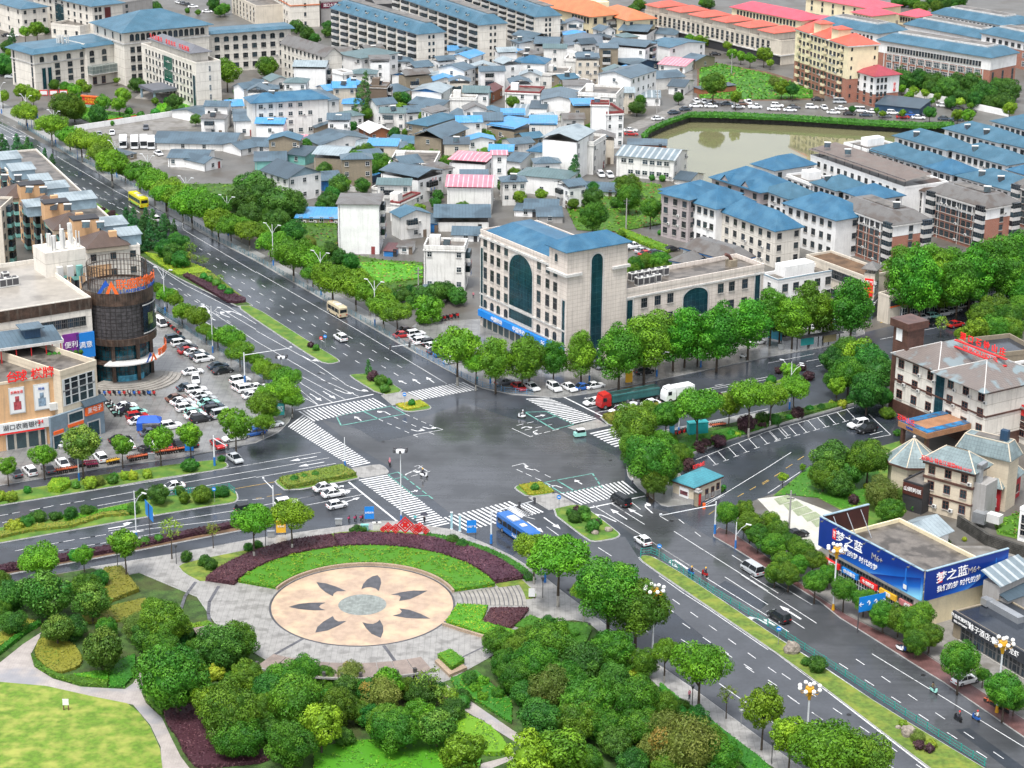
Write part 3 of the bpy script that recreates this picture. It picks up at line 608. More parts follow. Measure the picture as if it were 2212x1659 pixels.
for i in range(NP):
 u0=radians(a0+(a1-a0)*i/NP+.12);u1=radians(a0+(a1-a0)*(i+1)/NP-.12);m=MB()
 for j in range(4):
  p,q=u0+(u1-u0)*j/4,u0+(u1-u0)*(j+1)/4
  vs=[(rr0*cos(p),rr0*sin(p)),(rr1*cos(p),rr1*sin(p)),(rr1*cos(q),rr1*sin(q)),(rr0*cos(q),rr0*sin(q))];m.prism(vs,2.5,2.62)
 m.build('roof_panel',m_wood,pg)
 u=radians(a0+(a1-a0)*i/NP);m=MB();m.box(-.25,-.25,0,.25,.25,3.3);m.build('post',m_dpost,pg,((rr1-.3)*cos(u),(rr1-.3)*sin(u),0),u)
m=MB()
for j in range(40):
 p,q=[radians(a0+(a1-a0)*(j+k)/40)for k in(0,1)];m.prism([(rr1+.05,0),(rr1+.3,0)],0,0)if 0 else None
 vs=[((rr1+.05)*cos(p),(rr1+.05)*sin(p)),((rr1+.3)*cos(p),(rr1+.3)*sin(p)),((rr1+.3)*cos(q),(rr1+.3)*sin(q)),((rr1+.05)*cos(q),(rr1+.05)*sin(q))];m.prism(vs,2.4,2.68)
m.build('edge_beam',m_pave2,pg)
tile('03')
hd('green_hedge','low olive green hedge bed at the corner of the plaza paving and the side road','f',gt([(1050,-60),(1205,140),(960,235),(900,190),(860,60),(900,-40)]),.8,.05,dens=10)
hd('ground_cover_bed','oval brown-green ground cover bed inside the loop of the path','f',gt([(345,545),(470,560),(640,600),(720,720),(690,800),(500,860),(400,810),(285,690)]),.5,.05,cat='shrub bed',dens=10,sm=1)
hd('path_hedge','clipped green hedge following the path around the oval bed','g',gt([(270,690),(300,790),(460,885),(700,950),(930,970),(935,925),(700,900),(500,865),(400,815),(290,720)]),.6,.05,dens=14)
hd('ground_cover_bed','light green ground cover beside the path fork','g',gt([(945,780),(1170,690),(1175,850),(1080,965),(945,970)]),.5,.05,cat='shrub bed',dens=10)
hd('lime_bed','lime green low plants beside the path hedge','l',gt([(640,870),(940,830),(935,920),(700,895)]),.55,.05,cat='shrub bed',dens=12)
hd('path_hedge','straight green hedge left of the park path by the road','g',gt([(-60,740),(0,690),(240,500),(360,430),(345,400),(200,480),(0,640),(-60,680)]),.7,.05,dens=12)
hd('ground_cover_bed','brown-green ground cover beside the left end of the path','f',gt([(-100,660),(0,620),(190,480),(330,400),(240,380),(0,500),(-100,520)]),.35,.05,cat='shrub bed',dens=9)
hd('ground_cover_bed','brown-green ground cover between the magnolia trees','f',gt([(700,360),(1000,260),(1260,200),(1300,300),(1050,400),(760,420)]),.4,.05,cat='shrub bed',dens=9)
hd('purple_hedge','broad dark purple ground hedge under the camphor trees beside the lawn path','p',gt([(1410,1160),(1650,1130),(1850,1160),(2300,1500),(2330,1620),(1950,1655),(1700,1680),(1580,1530),(1540,1420),(1440,1290)]),.7,.05,dens=9,sm=1)
hd('path_hedge','bright green hedge on the inside of the path bend','g',gt([(1232,960),(1300,900),(1420,1050),(1450,1180),(1390,1215),(1265,1090)]),.7,.05,dens=12,sm=1)
tile('23')
hd('street_hedge','long green hedge between the avenue pavement and the park trees','g',gt([(1280,940),(1470,1100),(1620,1180),(1850,1370),(2140,1590),(2212,1659),(2350,1800),(2100,1750),(1900,1560),(1600,1330),(1400,1130),(1270,990)]),.6,.05,dens=9,sm=0)
tile('23');hd('green_hedge','green lawn hedge at the corner of the plaza paving near the tall avenue trees','g',gt([(10,440),(160,350),(300,410),(640,420),(690,480),(640,600),(300,540)]),.45,.05,dens=7)
tile('13');hd('ground_cover_bed','yellow-green ground cover left of the sloping park path','g',gt([(1680,900),(1900,830),(2212,1100),(2212,1290),(1900,1090),(1720,980)]),.5,.05,cat='shrub bed',dens=8,alt=((.25,.27,.03),.2))
hd('meadow_shrubs','yellow-green scrub at the bottom edge of the park wood','l',gt([(500,1500),(900,1440),(1400,1400),(1700,1500),(1950,1600),(1900,1800),(500,1800)]),.5,.05,cat='shrub bed',dens=7,alt=((.07,.14,.02),.35),wav=.5)
hd('green_hedge','pale green clipped hedge mounds above the bottom path','l',gt([(1690,1180),(2000,1300),(2170,1470),(2150,1560),(1950,1560),(1750,1420),(1650,1280)]),.8,.05,dens=8,alt=((.06,.14,.03),.4),wav=.5,sm=1)
# park trees (crown centre x, y, half width)
g='trees of the park wood'
tile('03')
LW=[(90,170,150,'dark'),(0,60,120,'camphor'),(110,400,110,'dark'),(0,300,100,'camphor'),(400,130,190,'magnolia'),(740,90,130,'camphor'),(860,20,90,'dark'),(790,210,160,'magnolia'),(490,440,130,'magnolia'),(640,440,110,'dark'),(880,610,180,'magnolia'),(920,440,90,'camphor')]
for i,e in enumerate(LW):tree(e[0],e[1],e[2],e[3],'%s tree of the park corner left of the paved forecourt, reading downwards'%ordn(i),group='trees in the left park corner')
RW=[(1330,300,110),(1440,400,210),(1400,620,160),(1260,520,130,'dark'),(1160,420,120,'olive'),(1520,860,300),(1660,900,150,'young'),(1900,620,200,'dark'),(2060,560,170),(2140,880,170),(1990,1180,270),(2080,1400,190),(1800,1080,140,'young'),(1330,760,130)]
for i,e in enumerate(RW):tree(e[0],e[1],e[2],e[3]if len(e)>3 else 'camphor','%s tree of the wood between lawn path and plaza, reading downwards'%ordn(i),group=g,q=1.3 if e[2]>240 else None)
tile('13')
MW=[(250,900,180,'camphor'),(420,820,150,'camphor'),(120,1000,170,'dark'),(590,860,110,'camphor'),(330,1080,230,'camphor'),(60,1150,150,'camphor'),(700,1130,170,'camphor'),(820,860,115,'olive'),(790,980,130,'dark'),(1000,1000,140,'dark'),(1130,900,110,'young'),(1080,1030,150,'olive'),(1290,960,110,'camphor'),(1490,900,120,'bare'),(1450,1000,130,'dark'),(1640,1030,100,'bare'),(560,1260,150,'young'),(1190,1320,200,'camphor'),(1120,1240,160,'camphor'),(1000,1210,120,'dark'),(1560,1300,160,'magnolia'),(1400,1180,110,'young'),(290,1440,220,'camphor'),(760,1390,90,'dark'),(130,1320,110,'dark'),(1700,1150,110,'dark'),(1780,1510,160,'young'),(900,1180,110,'camphor')]
for i,e in enumerate(MW):tree(e[0],e[1],e[2],e[3],'%s tree of the bottom centre wood, reading downwards'%ordn(i),group=g)
tile('23')
EW=[(120,540,120,'camphor'),(330,560,210,'camphor'),(60,640,150,'camphor'),(860,620,190,'camphor'),(1140,740,130,'camphor'),(200,760,200,'camphor'),(620,740,190,'dark'),(480,880,170,'camphor'),(30,860,160,'camphor'),(100,1000,110,'dark'),(330,960,180,'olive'),(640,1080,250,'camphor'),(1060,1080,230,'camphor'),(880,900,150,'dark'),(250,1220,180,'dark'),(560,1250,190,'camphor'),(820,1290,170,'camphor'),(1100,1300,190,'camphor'),(1290,1130,150,'camphor'),(900,1440,150,'dark'),(1300,1330,180,'olive'),(1600,1240,120,'dark'),(1450,1180,70,'ball'),(1500,1480,260,'olive'),(1690,1450,190,'camphor'),(1230,1520,150,'olive'),(1800,1560,160,'camphor'),(420,1500,200,'young'),(150,1560,190,'young'),(640,1600,140,'camphor'),(1050,1620,150,'dark'),(1350,1640,150,'camphor'),(-120,560,130,'camphor'),(-60,760,130,'camphor')]
for i,e in enumerate(EW):tree(e[0],e[1],e[2],e[3],'%s tree of the bottom right wood beside the avenue pavement, reading downwards'%ordn(i),group=g)
tile('22');P1=[(190,1410,120,'street',2.2),(420,1480,195,'street',2.1)]
ST_L=[(D(190,1400),120),(D(410,1460),195)]
def drow(lst,kind,fmt,group,q=None):
 global TX,TY
 for i,e in enumerate(lst):
  TX=TY=0;tree(4*e[0],4*e[1],4*e[2],e[3]if len(e)>3 else kind,fmt%ordn(i),e[4]if len(e)>4 else q,group)
drow([(1154,1182,29,'street',2.4),(1207,1200,48,'street',2.0),(1315,1268,78,'camphor',1.9),(1375,1310,60,'camphor',1.9),(1437,1404,24,'street',2.6),(1513,1433,50,'street',2.2),(1571,1497,20,'bare',3.2),(1650,1525,38,'young',2.5),(1708,1585,36,'young',2.6),(1790,1615,58,'street',1.7),(1870,1640,62,'camphor',1.5),(1262,1275,22,'street',2.8)],'street','%s pavement tree down the park side of the south-east avenue','pavement trees on the park side')
drow([(546,1123,34),(629,1110,32),(269,1171,30,'young',2.5),(368,1140,22,'bare',3.4),(180,1198,17,'young',2.6),(86,1208,33),(459,1142,14,'bare',3.4)],'street','%s tree of the hedge strip along the west road','trees in the west road strip',2.2)
r_=random.Random(3);PK_=[(p.x,p.y)for p in gd([(330,1310),(430,1370),(560,1450),(700,1490),(900,1500),(960,1480),(1040,1560),(1110,1640),(1110,1700),(420,1700),(370,1560),(320,1450)])]+[]
PK2=[(p.x,p.y)for p in gd([(1060,1440),(1150,1350),(1270,1350),(1400,1470),(1600,1620),(1600,1700),(1200,1700),(1120,1590),(980,1470)])];UN=[]
for PP_ in(PK_,PK2):
 for x,y in scatter(PP_,.09):UN.append((x,y))
UN.sort(key=lambda c:-c[1])
for i,(x,y)in enumerate(UN[:130]):
 kd=r_.choice(['ball','lime','dark','young','camphor','dark']);r=r_.uniform(.8,1.7);t=thing('understorey_bush','%s low bush under the park trees, from the plaza side'%ordn(i),'bush',(x,y,.05),0,'bushes under the park trees');inst(PROTO[kd][i%len(PROTO[kd])],'foliage',t,(0,0,r*.7),r_.uniform(0,6),r)
 # ROAD PAINT
tile('00')
L(0,1075,110,1130,300,1203);L(470,1340,1010,1659);L(100,1090,300,1203);L(320,1255,380,1290)
dash(10,1030,170,1110);dash(395,1298,470,1340);L(0,1100,250,1235);L(0,1150,130,1215)
dash(525,1440,900,1655);dash(0,1235,330,1420);dash(330,1420,780,1655)
arrow(60,1210,30,1185,'s');arrow(150,1200,110,1175,'s');arrow(230,1190,190,1170,'l')
tile('01')
L(1010,0,1120,55);L(1250,140,1440,190,1575,260,1582,325,2212,697)
dash(720,-30,1010,130);dash(830,20,1040,140);dash(925,15,1250,205)
dash(1110,120,1600,400);dash(1300,165,1570,310,on=1.5,per=3.5)
dash(1720,487,2170,755);dash(1690,545,2168,828);dash(1895,735,2140,893)
L(1215,560,1600,805,1960,985,2212,1140);L(1915,1015,2212,1190);L(1800,1020,2212,1290);L(1700,1080,1990,1250)
dash(1390,740,1860,1030);dash(1500,830,1960,1110);L(2050,985,2212,1085)
arrow(2090,1068,1975,1020,'l');arrow(1985,1085,1870,1040,'r');arrow(1860,1110,1800,1080,'s');arrow(1760,1150,1700,1110,'s')
tile('11')
L(0,690,870,1190,1650,1659)
dash(50,805,1330,1560);dash(30,875,1190,1565);dash(0,943,960,1520)
L(0,1200,520,1490,770,1659);L(0,1290,640,1659);L(0,1390,400,1659);L(0,1480,250,1659);dash(550,1555,760,1659)
arrow(390,1415,510,1475,'l');arrow(1540,1650,1470,1600,'s');arrow(1420,1659,1350,1615,'s');arrow(1300,1659,1230,1630,'s')
tile('12')
for a in((570,150,465,85),(690,130,580,65)):arrow(a[2],a[3],a[0],a[1],'s')
arrow(680,45,820,100,'l');arrow(800,20,940,78,'l');arrow(385,110,440,150,'r')
L(395,0,660,160);L(400,-60,780,140);L(560,-40,900,115);L(250,-60,540,185);L(380,100,540,185)
L(340,228,1015,90,w=.4)
zebra((365,238),(1030,120),(1150,190),(500,325),20,f=.45)
zebra((1310,72),(1800,-20),(1935,45),(1440,138),17)
zebra((405,270),(1000,690),(840,725),(275,370),30)
zebra((1140,785),(1685,1215),(1480,1262),(885,830),27)
zebra((1620,1155),(2212,1010),(2420,1120),(1820,1270),15,f=.45)
L(800,848,1222,1190,w=.4)
L(0,690,560,592);L(0,750,630,640);L(0,810,690,688);L(0,876,160,848,m=1)
arrow(525,628,290,668,'s');arrow(590,676,360,716,'s');arrow(660,726,430,766,'s')
L(50,1052,560,955);L(360,992,860,900);L(90,1115,920,957);L(0,990,50,985,m=1);L(95,975,220,952,m=1)
arrow(700,900,760,878,'s');arrow(700,965,845,935,'l');arrow(780,1020,900,980,'s')
L(700,278,930,238,1170,192,w=.3,m=2);L(735,360,1060,300,1280,262,w=.3,m=2);L(700,290,735,360,w=.3,m=2);L(930,238,1060,305,w=.35,m=2);L(1170,192,1290,262,w=.3,m=2)
arrow(910,318,850,280,'s');arrow(1160,268,1085,225,'l');arrow(1340,395,1425,418,'l');arrow(1440,372,1530,398,'l')
dash(1060,305,1360,442,3,1.5);dash(1190,285,1500,420,3,1.5);dash(1290,262,1500,355,3,1.5);L(1550,375,1615,395,1360,442)
L(1140,785,1230,762,w=.25,m=2);L(1140,785,1370,970,w=.3,m=2);L(1370,970,1490,965,w=.25,m=2);dash(1230,765,1490,965,2.4,1.8,.3,2);L(1190,825,1290,800,w=.3,m=2)
L(1370,715,1405,705,1480,755);dash(1290,790,1400,730,2.5,1.5);dash(1340,800,1450,770,2.5,1.5);arrow(1290,785,1385,740,'r');arrow(1340,935,1400,920,'s')
tile('22')
zebra((110,125),(320,115),(745,305),(525,355),1)if 0 else None
zebra((118,130),(525,355),(745,305),(318,120),17)
zebra((670,428),(905,555),(1000,530),(880,380),8)
L(450,115,780,280,w=.4)
zebra((418,945),(975,835),(1100,935),(600,1045),16,f=.45)
zebra((-80,1085),(150,1030),(290,1105),(50,1165),8)
L(655,1075,890,1026,w=.4);L(1035,992,1150,970,w=.4)
L(620,130,900,68,w=.12);L(660,210,1000,140);L(720,250,1050,190);arrow(680,122,620,128,'s')
L(2212,-60,1540,70);L(1640,65,2212,-40);dash(1500,60,2000,-30);L(1740,175,2212,90);L(1700,95,1930,50)
L(1270,410,1880,290,2212,215);dash(1580,283,2212,150)
L(120,245,300,240,w=.25,m=2);L(120,250,365,395,w=.35,m=2);L(300,240,530,350,w=.3,m=2);L(365,395,530,352,w=.25,m=2);L(225,318,400,275,w=.3,m=2)
dash(40,360,220,320,2.6,1.6);dash(110,400,290,362,2.6,1.6);dash(200,440,350,405,2.6,1.6);L(0,385,160,458,180,450);arrow(200,285,290,268,'s');arrow(220,400,160,425,'l');arrow(80,385,140,362,'r')
L(280,852,695,775,w=.25,m=2);dash(695,775,765,880,2,1.4,.3,2);L(280,852,430,945,w=.3,m=2);L(430,945,765,880,w=.25,m=2);L(385,832,530,920,w=.35,m=2)
dash(95,690,380,832,3,1.8);dash(40,740,280,850,3,1.8);L(0,712,95,688,120,696);arrow(185,745,80,720,'r');arrow(605,868,540,828,'s');arrow(435,900,345,868,'l')
L(860,1035,1145,1215);L(700,1050,1100,1295,1659,1650);L(870,1038,980,1110);L(990,990,1110,1085);L(1280,1145,1350,1185)
arrow(900,1192,715,1108,'l');arrow(995,1172,850,1080,'s');arrow(1125,1145,1000,1075,'s');arrow(1215,1118,1115,1030,'r')
L(1400,1275,2212,1790);dash(1440,1170,1580,1280,6,2.2);L(1900,1480,2010,1550);L(1200,1360,1640,1640,1700,1680)
arrow(1520,1600,1400,1520,'u',.4);L(1110,1515,1230,1500,1480,1659)
arrow(275,1155,420,1255,'s');arrow(130,1190,270,1285,'s');dash(298,1235,350,1272);dash(45,1240,200,1345);dash(450,1340,510,1380);dash(600,1450,1330,1930);dash(745,1415,800,1450);dash(310,1380,500,1500);L(90,1140,200,1170)
tile('23')
L(1270,0,1480,150,1700,290,2212,640);L(1480,0,1800,200,2212,490);dash(1235,95,2212,790);dash(1300,290,2212,920);dash(1460,548,1530,590);dash(930,320,1300,570);L(1680,20,2212,350)
L(1840,10,2212,250);L(1980,-10,2212,140);L(2060,0,2300,150)
dash(1800,630,2212,900);L(1300,560,1460,690);L(1790,930,2040,1110);L(1640,820,1720,880)
arrow(2212,420,2050,335,'l',.4)
tile('33')
L(0,20,380,250);L(0,140,420,410);L(200,380,315,455);L(0,370,180,485);L(900,675,1390,975,2212,1480)
arrow(285,375,100,258,'s',.4);arrow(60,430,-40,372,'s',.4)
dash(615,757,1800,1515);dash(760,720,2212,1700);dash(120,845,1280,1630);dash(170,1035,1050,1640);dash(0,925,600,1330);L(0,1240,600,1640);L(640,1490,860,1659)
L(0,620,380,900,1390,1675,w=.2);L(0,480,500,800,1120,1220,1800,1640,w=.2)
tile('22');L(1590,655,2212,410);L(1650,1065,1900,910,2212,720)
for i in range(8):x=1690+i*89;y=620-i*36;L(x,y,x+75,y+80);L(x+45,y+86,x+95,y+70)
for i in range(3):L(2160-i*105,860+i*58,2212-i*105,830+i*58,m=1)
L(1700,1130,1750,1095,m=1)
tile('32');L(0,410,740,205);L(0,720,200,592);L(0,945,280,760);L(870,262,1060,440,870,478);L(880,440,990,410)
for i in range(9):x=5+i*84;y=410-i*24;L(x,y,x+80,y+85);L(x+50,y+90,x+105,y+75)
for i in range(4):L(255-i*100,660+i*70,310-i*100,625+i*70,m=1)
m_grasscell=mat('grass_paver',(.28,.33,.20),.8,var=.15,pat='grid',ps=(.4,.4),pc=(.42,.42,.36))
for i in range(6):
 x=120+i*80;y=975+i*48;sheet('grass_paver_strip',m_grasscell,gt([(x-70,y+20),(x+50,y-15),(x+110,y+30),(x-20,y+75)]),.07)
tile('02')
L(785,1000,1560,860,2212,748);L(840,1055,1650,905,2212,802);L(2000,912,2212,875,m=1);L(1040,888,2212,690)
dash(520,1045,610,1030,6,2.6);dash(255,1095,345,1077,8,2.6);dash(0,1140,70,1127);dash(20,1200,120,1183,9,2.8);dash(350,1140,400,1132)
L(935,1272,2060,1090);L(970,1290,2100,1160);L(1200,1320,1400,1285)
dash(688,1340,780,1325,9,2.8);dash(410,1390,508,1372,9,2.8);dash(130,1445,225,1425,9,2.8);dash(730,1402,820,1388,9,2.8);dash(455,1452,550,1437,9,2.8);dash(170,1507,240,1493,9,2.8)
arrow(935,1252,1160,1215,'l',.4);arrow(960,1290,1250,1270,'s');arrow(1150,1330,1290,1335,'r')
dash(2040,1010,2180,1000)
L(1500,1352,2212,1232,w=.12);L(0,1370,2000,1012,w=.12)if 0 else None
m_=0
for x,y,u,v in[(560,30,700,110),(50,745,100,800),(175,740,220,790),(470,680,530,740),(760,625,830,700),(965,590,1040,655),(1070,575,1150,640),(1170,555,1230,600),(915,240,1130,420),(1000,240,1240,450),(1540,40,1620,60)]:L(x,y,u,v,w=.12)
tile('01')
for x,y,u,v in[(1800,1480,2000,1430),(1760,1560,1830,1545),(1900,1640,2050,1600),(1480,1360,1560,1345),(1560,1420,1640,1400),(1640,1470,1700,1455)]:L(x,y,u,v,w=.12)
tile('21')
for i in range(9):x=1300+i*95;y=1420-i*22;L(x,y,x+120,y+55,w=.12)
tile('22');
for x,y in[(60,20),(270,10),(420,10),(590,-10)]:L(x-30,y,x+40,y+60,w=.12)
tile('31');L(970,1130,1700,968,2100,890,w=.4,m=1);L(190,1285,750,1180,w=.4,m=1);L(0,1480,400,1400,w=.12);L(1270,1210,1600,1145);dash(330,1465,400,1452);dash(970,1275,1035,1262);dash(415,1510,480,1492)
# BUILDINGS: helpers
def wallm(name,c,**k):return mat(name,c,k.pop('rough',.75),streak=k.pop('streak',.3),var=k.pop('var',.06),vs=.4,**k)
WM={'white':wallm('wall_white',(.82,.82,.81),streak=.14),'white2':wallm('wall_white_dirty',(.74,.73,.70),streak=.32),'cream':wallm('wall_cream',(.62,.56,.47),streak=.25),'ivory':wallm('wall_ivory',(.72,.68,.61),streak=.25,pat='v',ps=(1,3.2),pc=(.40,.36,.30),pw=.03),'tan':wallm('wall_tan',(.30,.25,.18),pat='brick',ps=(.5,.25),pc=(.22,.19,.14),pw=.02),'brick':wallm('wall_brick_orange',(.36,.13,.06),pat='brick',ps=(.5,.25),pc=(.2,.1,.06),pw=.02),
'grey':wallm('wall_grey',(.34,.33,.32)),'brown':wallm('wall_brown',(.15,.11,.08)),'yellow':wallm('wall_yellow',(.78,.68,.46),streak=.08),'pinkgrey':wallm('wall_pinkgrey',(.42,.37,.37),pat='grid',ps=(.9,.6),pc=(.3,.26,.26),pw=.04),'stone':wallm('wall_stone_panels',(.68,.61,.55),streak=.22,pat='grid',ps=(1.3,.9),pc=(.46,.39,.33),pw=.05),'navy':mat('wall_navy_sheet',(.02,.06,.12),.5,pat='u',ps=(.5,1),pc=(.01,.03,.06)),
'blue':mat('wall_blue_sheet',(.03,.20,.52),.5),'teal':mat('wall_teal',(.20,.48,.44),.6),'orange':wallm('wall_orange',(.62,.38,.20),streak=.3),'redbrick':wallm('wall_red_brick',(.36,.12,.07),pat='brick',ps=(.5,.2),pc=(.42,.3,.25),pw=.02),'glass':mat('curtain_glass',(.012,.055,.075),.12,pat='grid',ps=(1.2,1.6),pc=(.04,.12,.14),pw=.05,var=.2,vs=.4),'dark':mat('wall_dark',(.035,.035,.04),.6),'bwall':mat('wall_lightblue',(.30,.42,.50),.6),'cream2':wallm('wall_cream_panels',(.60,.52,.40),streak=.12,pat='v',ps=(1,.9),pc=(.4,.33,.25),pw=.03),
}
def roofm(name,c,pat='u',ps=(.9,.5),pw=.14,**k):return mat(name,c,k.pop('rough',.38),var=k.pop('var',.10),vs=.3,pat=pat,ps=ps,pc=k.pop('pc',None),pw=pw,bump=.35,**k)
RM={'slate':roofm('roof_slate_sheet',(.085,.135,.175),stain='2c3a44',sa=.4),'slate2':roofm('roof_slate_dark',(.055,.085,.11)),'slateg':roofm('roof_slate_green',(.11,.17,.18)),'light':roofm('roof_light_sheet',(.30,.36,.39),stain='55636c',sa=.5),'sky':roofm('roof_sky_blue',(.07,.28,.56),stain='6f97b4',sa=.5,ss=.3),'blue':roofm('roof_blue_tile',(.03,.125,.22),'grid',(.45,.5),.14,pc=(.012,.085,.18),stain='4d7890',sa=.5,ss=.22,sr=(.42,.7)),
'bslate':roofm('roof_blue_slate_tile',(.05,.135,.20),'grid',(.5,.5),.12,pc=(.025,.1,.16),stain='527488',sa=.5,ss=.18,sr=(.42,.7)),'pink':roofm('roof_pink_sheet',(.58,.20,.26),'u',(1.4,1),.22,pc=(.70,.48,.50),stain='b08088',sa=.5,ss=.4),'white':roofm('roof_white_sheet',(.74,.74,.73)),'maroon':roofm('roof_maroon',(.13,.05,.05)),'orange':roofm('roof_orange_tile',(.62,.19,.08),'v',(1,.5),.12),'red':roofm('roof_red_tile',(.60,.12,.08),'v',(1,.5),.12),'rose':roofm('roof_rose_tile',(.66,.09,.13),'v',(1,.5),.12),
'grey':roofm('roof_grey_tile',(.16,.155,.15),'v',(1,.35),.22,pc=(.08,.075,.07),stain='50433a',sa=.5,ss=.3),'browntile':roofm('roof_brown_tile',(.10,.065,.05),'v',(1,.4),.25,pc=(.045,.03,.025)),'gtile':roofm('roof_greygreen_tile',(.17,.225,.235),'grid',(.6,.7),.08,pc=(.09,.12,.13),stain='8a9a9c',sa=.5,ss=.4),'crimson':roofm('roof_crimson',(.34,.05,.07),'v',(1,.5),.1),'ribs':roofm('roof_ribbed_grey',(.19,.24,.27),'u',(2.0,1),.3,pc=(.42,.46,.48)),'rust':roofm('roof_rust_slate',(.20,.17,.155),'grid',(.6,.5),.12,pc=(.1,.09,.085),stain='7a8c92',sa=.8,ss=.3),
}
m_roofflat=mat('roof_concrete',(.17,.15,.13),.4,var=.2,stain='2a2622',sa=.6,ss=.3)
m_trim=mat('trim_white',(.62,.61,.59),.6,streak=.25);m_maroon=mat('trim_maroon',(.26,.05,.05),.6)
m_glass=mat('window_glass',(.022,.045,.06),.1,var=.3,vs=.9,objvar=.6);m_glass2=mat('window_glass_pale',(.07,.10,.115),.14,var=.3,vs=.9)
m_frame=mat('window_frame_white',(.50,.52,.52),.5,var=0);m_framed=mat('window_frame_dark',(.09,.09,.09),.5,var=0);m_sill=mat('window_sill',(.40,.38,.35),.7,var=0);m_frb=mat('window_frame_brown',(.11,.045,.035),.5,var=0)
m_steel=mat('steel_dark',(.10,.10,.11),.5,.3,var=.05);m_ac=mat('air_conditioner_white',(.60,.60,.58),.5,var=.05);m_grill=mat('grille_dark',(.06,.06,.065),.6,var=0)
def winmesh(nm,gl,fr,nv=1,nh=0,arch=False,sill=True,t=.07):
 m=MB();n=8
 if arch:
  P=[(-.5,0),(.5,0),(.5,.72)]+[(.5*cos(pi*i/n),.72+.28*sin(pi*i/n))for i in range(1,n)]+[(-.5,.72)]
  m.add([(x,-.03,z)for x,z in P],[tuple(range(len(P)))],0)
  for i in range(len(P)):
   a,b=P[i],P[(i+1)%len(P)];a2=(a[0]*.86,.5+(a[1]-.5)*.92);b2=(b[0]*.86,.5+(b[1]-.5)*.92)
   m.add([(a[0],-.06,a[1]),(b[0],-.06,b[1]),(b2[0],-.06,b2[1]),(a2[0],-.06,a2[1])],[(0,1,2,3)],1)
 else:
  m.add([(-.5,-.03,0),(.5,-.03,0),(.5,-.03,1),(-.5,-.03,1)],[(0,1,2,3)],0)
  for a in((-.5,0,-.5+t,1),(.5-t,0,.5,1),(-.5+t,0,.5-t,t*.8),(-.5+t,1-t*.8,.5-t,1)):m.box(a[0],-.08,a[1],a[2],-.0,a[3],1)
 for i in range(nv):x=-.5+(i+1)/(nv+1);m.box(x-t*.35,-.055,.02,x+t*.35,-.031,.96 if not arch else.9,1)
 for i in range(nh):z=(i+1)/(nh+1)+.08;m.box(-.47,-.052,z-.025,.47,-.031,z+.025,1)
 if sill:m.box(-.56,-.2,-.07,.56,0,-.01,2)
 return m.mesh('window',[gl,fr,m_sill],uv=False)
WN={'a':winmesh('w',m_glass,m_frame,1,1),'b':winmesh('w',m_glass2,m_frame,1,0),'d':winmesh('w',m_glass,m_framed,2,1),'r':winmesh('w',m_glass,m_frb,1,1,t=.1),'h':winmesh('w',m_glass,m_framed,1,0,arch=True),'n':winmesh('w',m_glass,m_framed,0,1,sill=False),'s':winmesh('w',m_glass,m_frame,3,1,sill=False)}
acm=MB();acm.box(-.42,-.42,0,.42,-.1,.6,0);acm.cyl(0,0,0,0,0,n=3)if 0 else None
acm.box(-.28,-.43,.08,.16,-.421,.52,1);ACM=acm.mesh('air_conditioner',[m_ac,m_grill],uv=False)
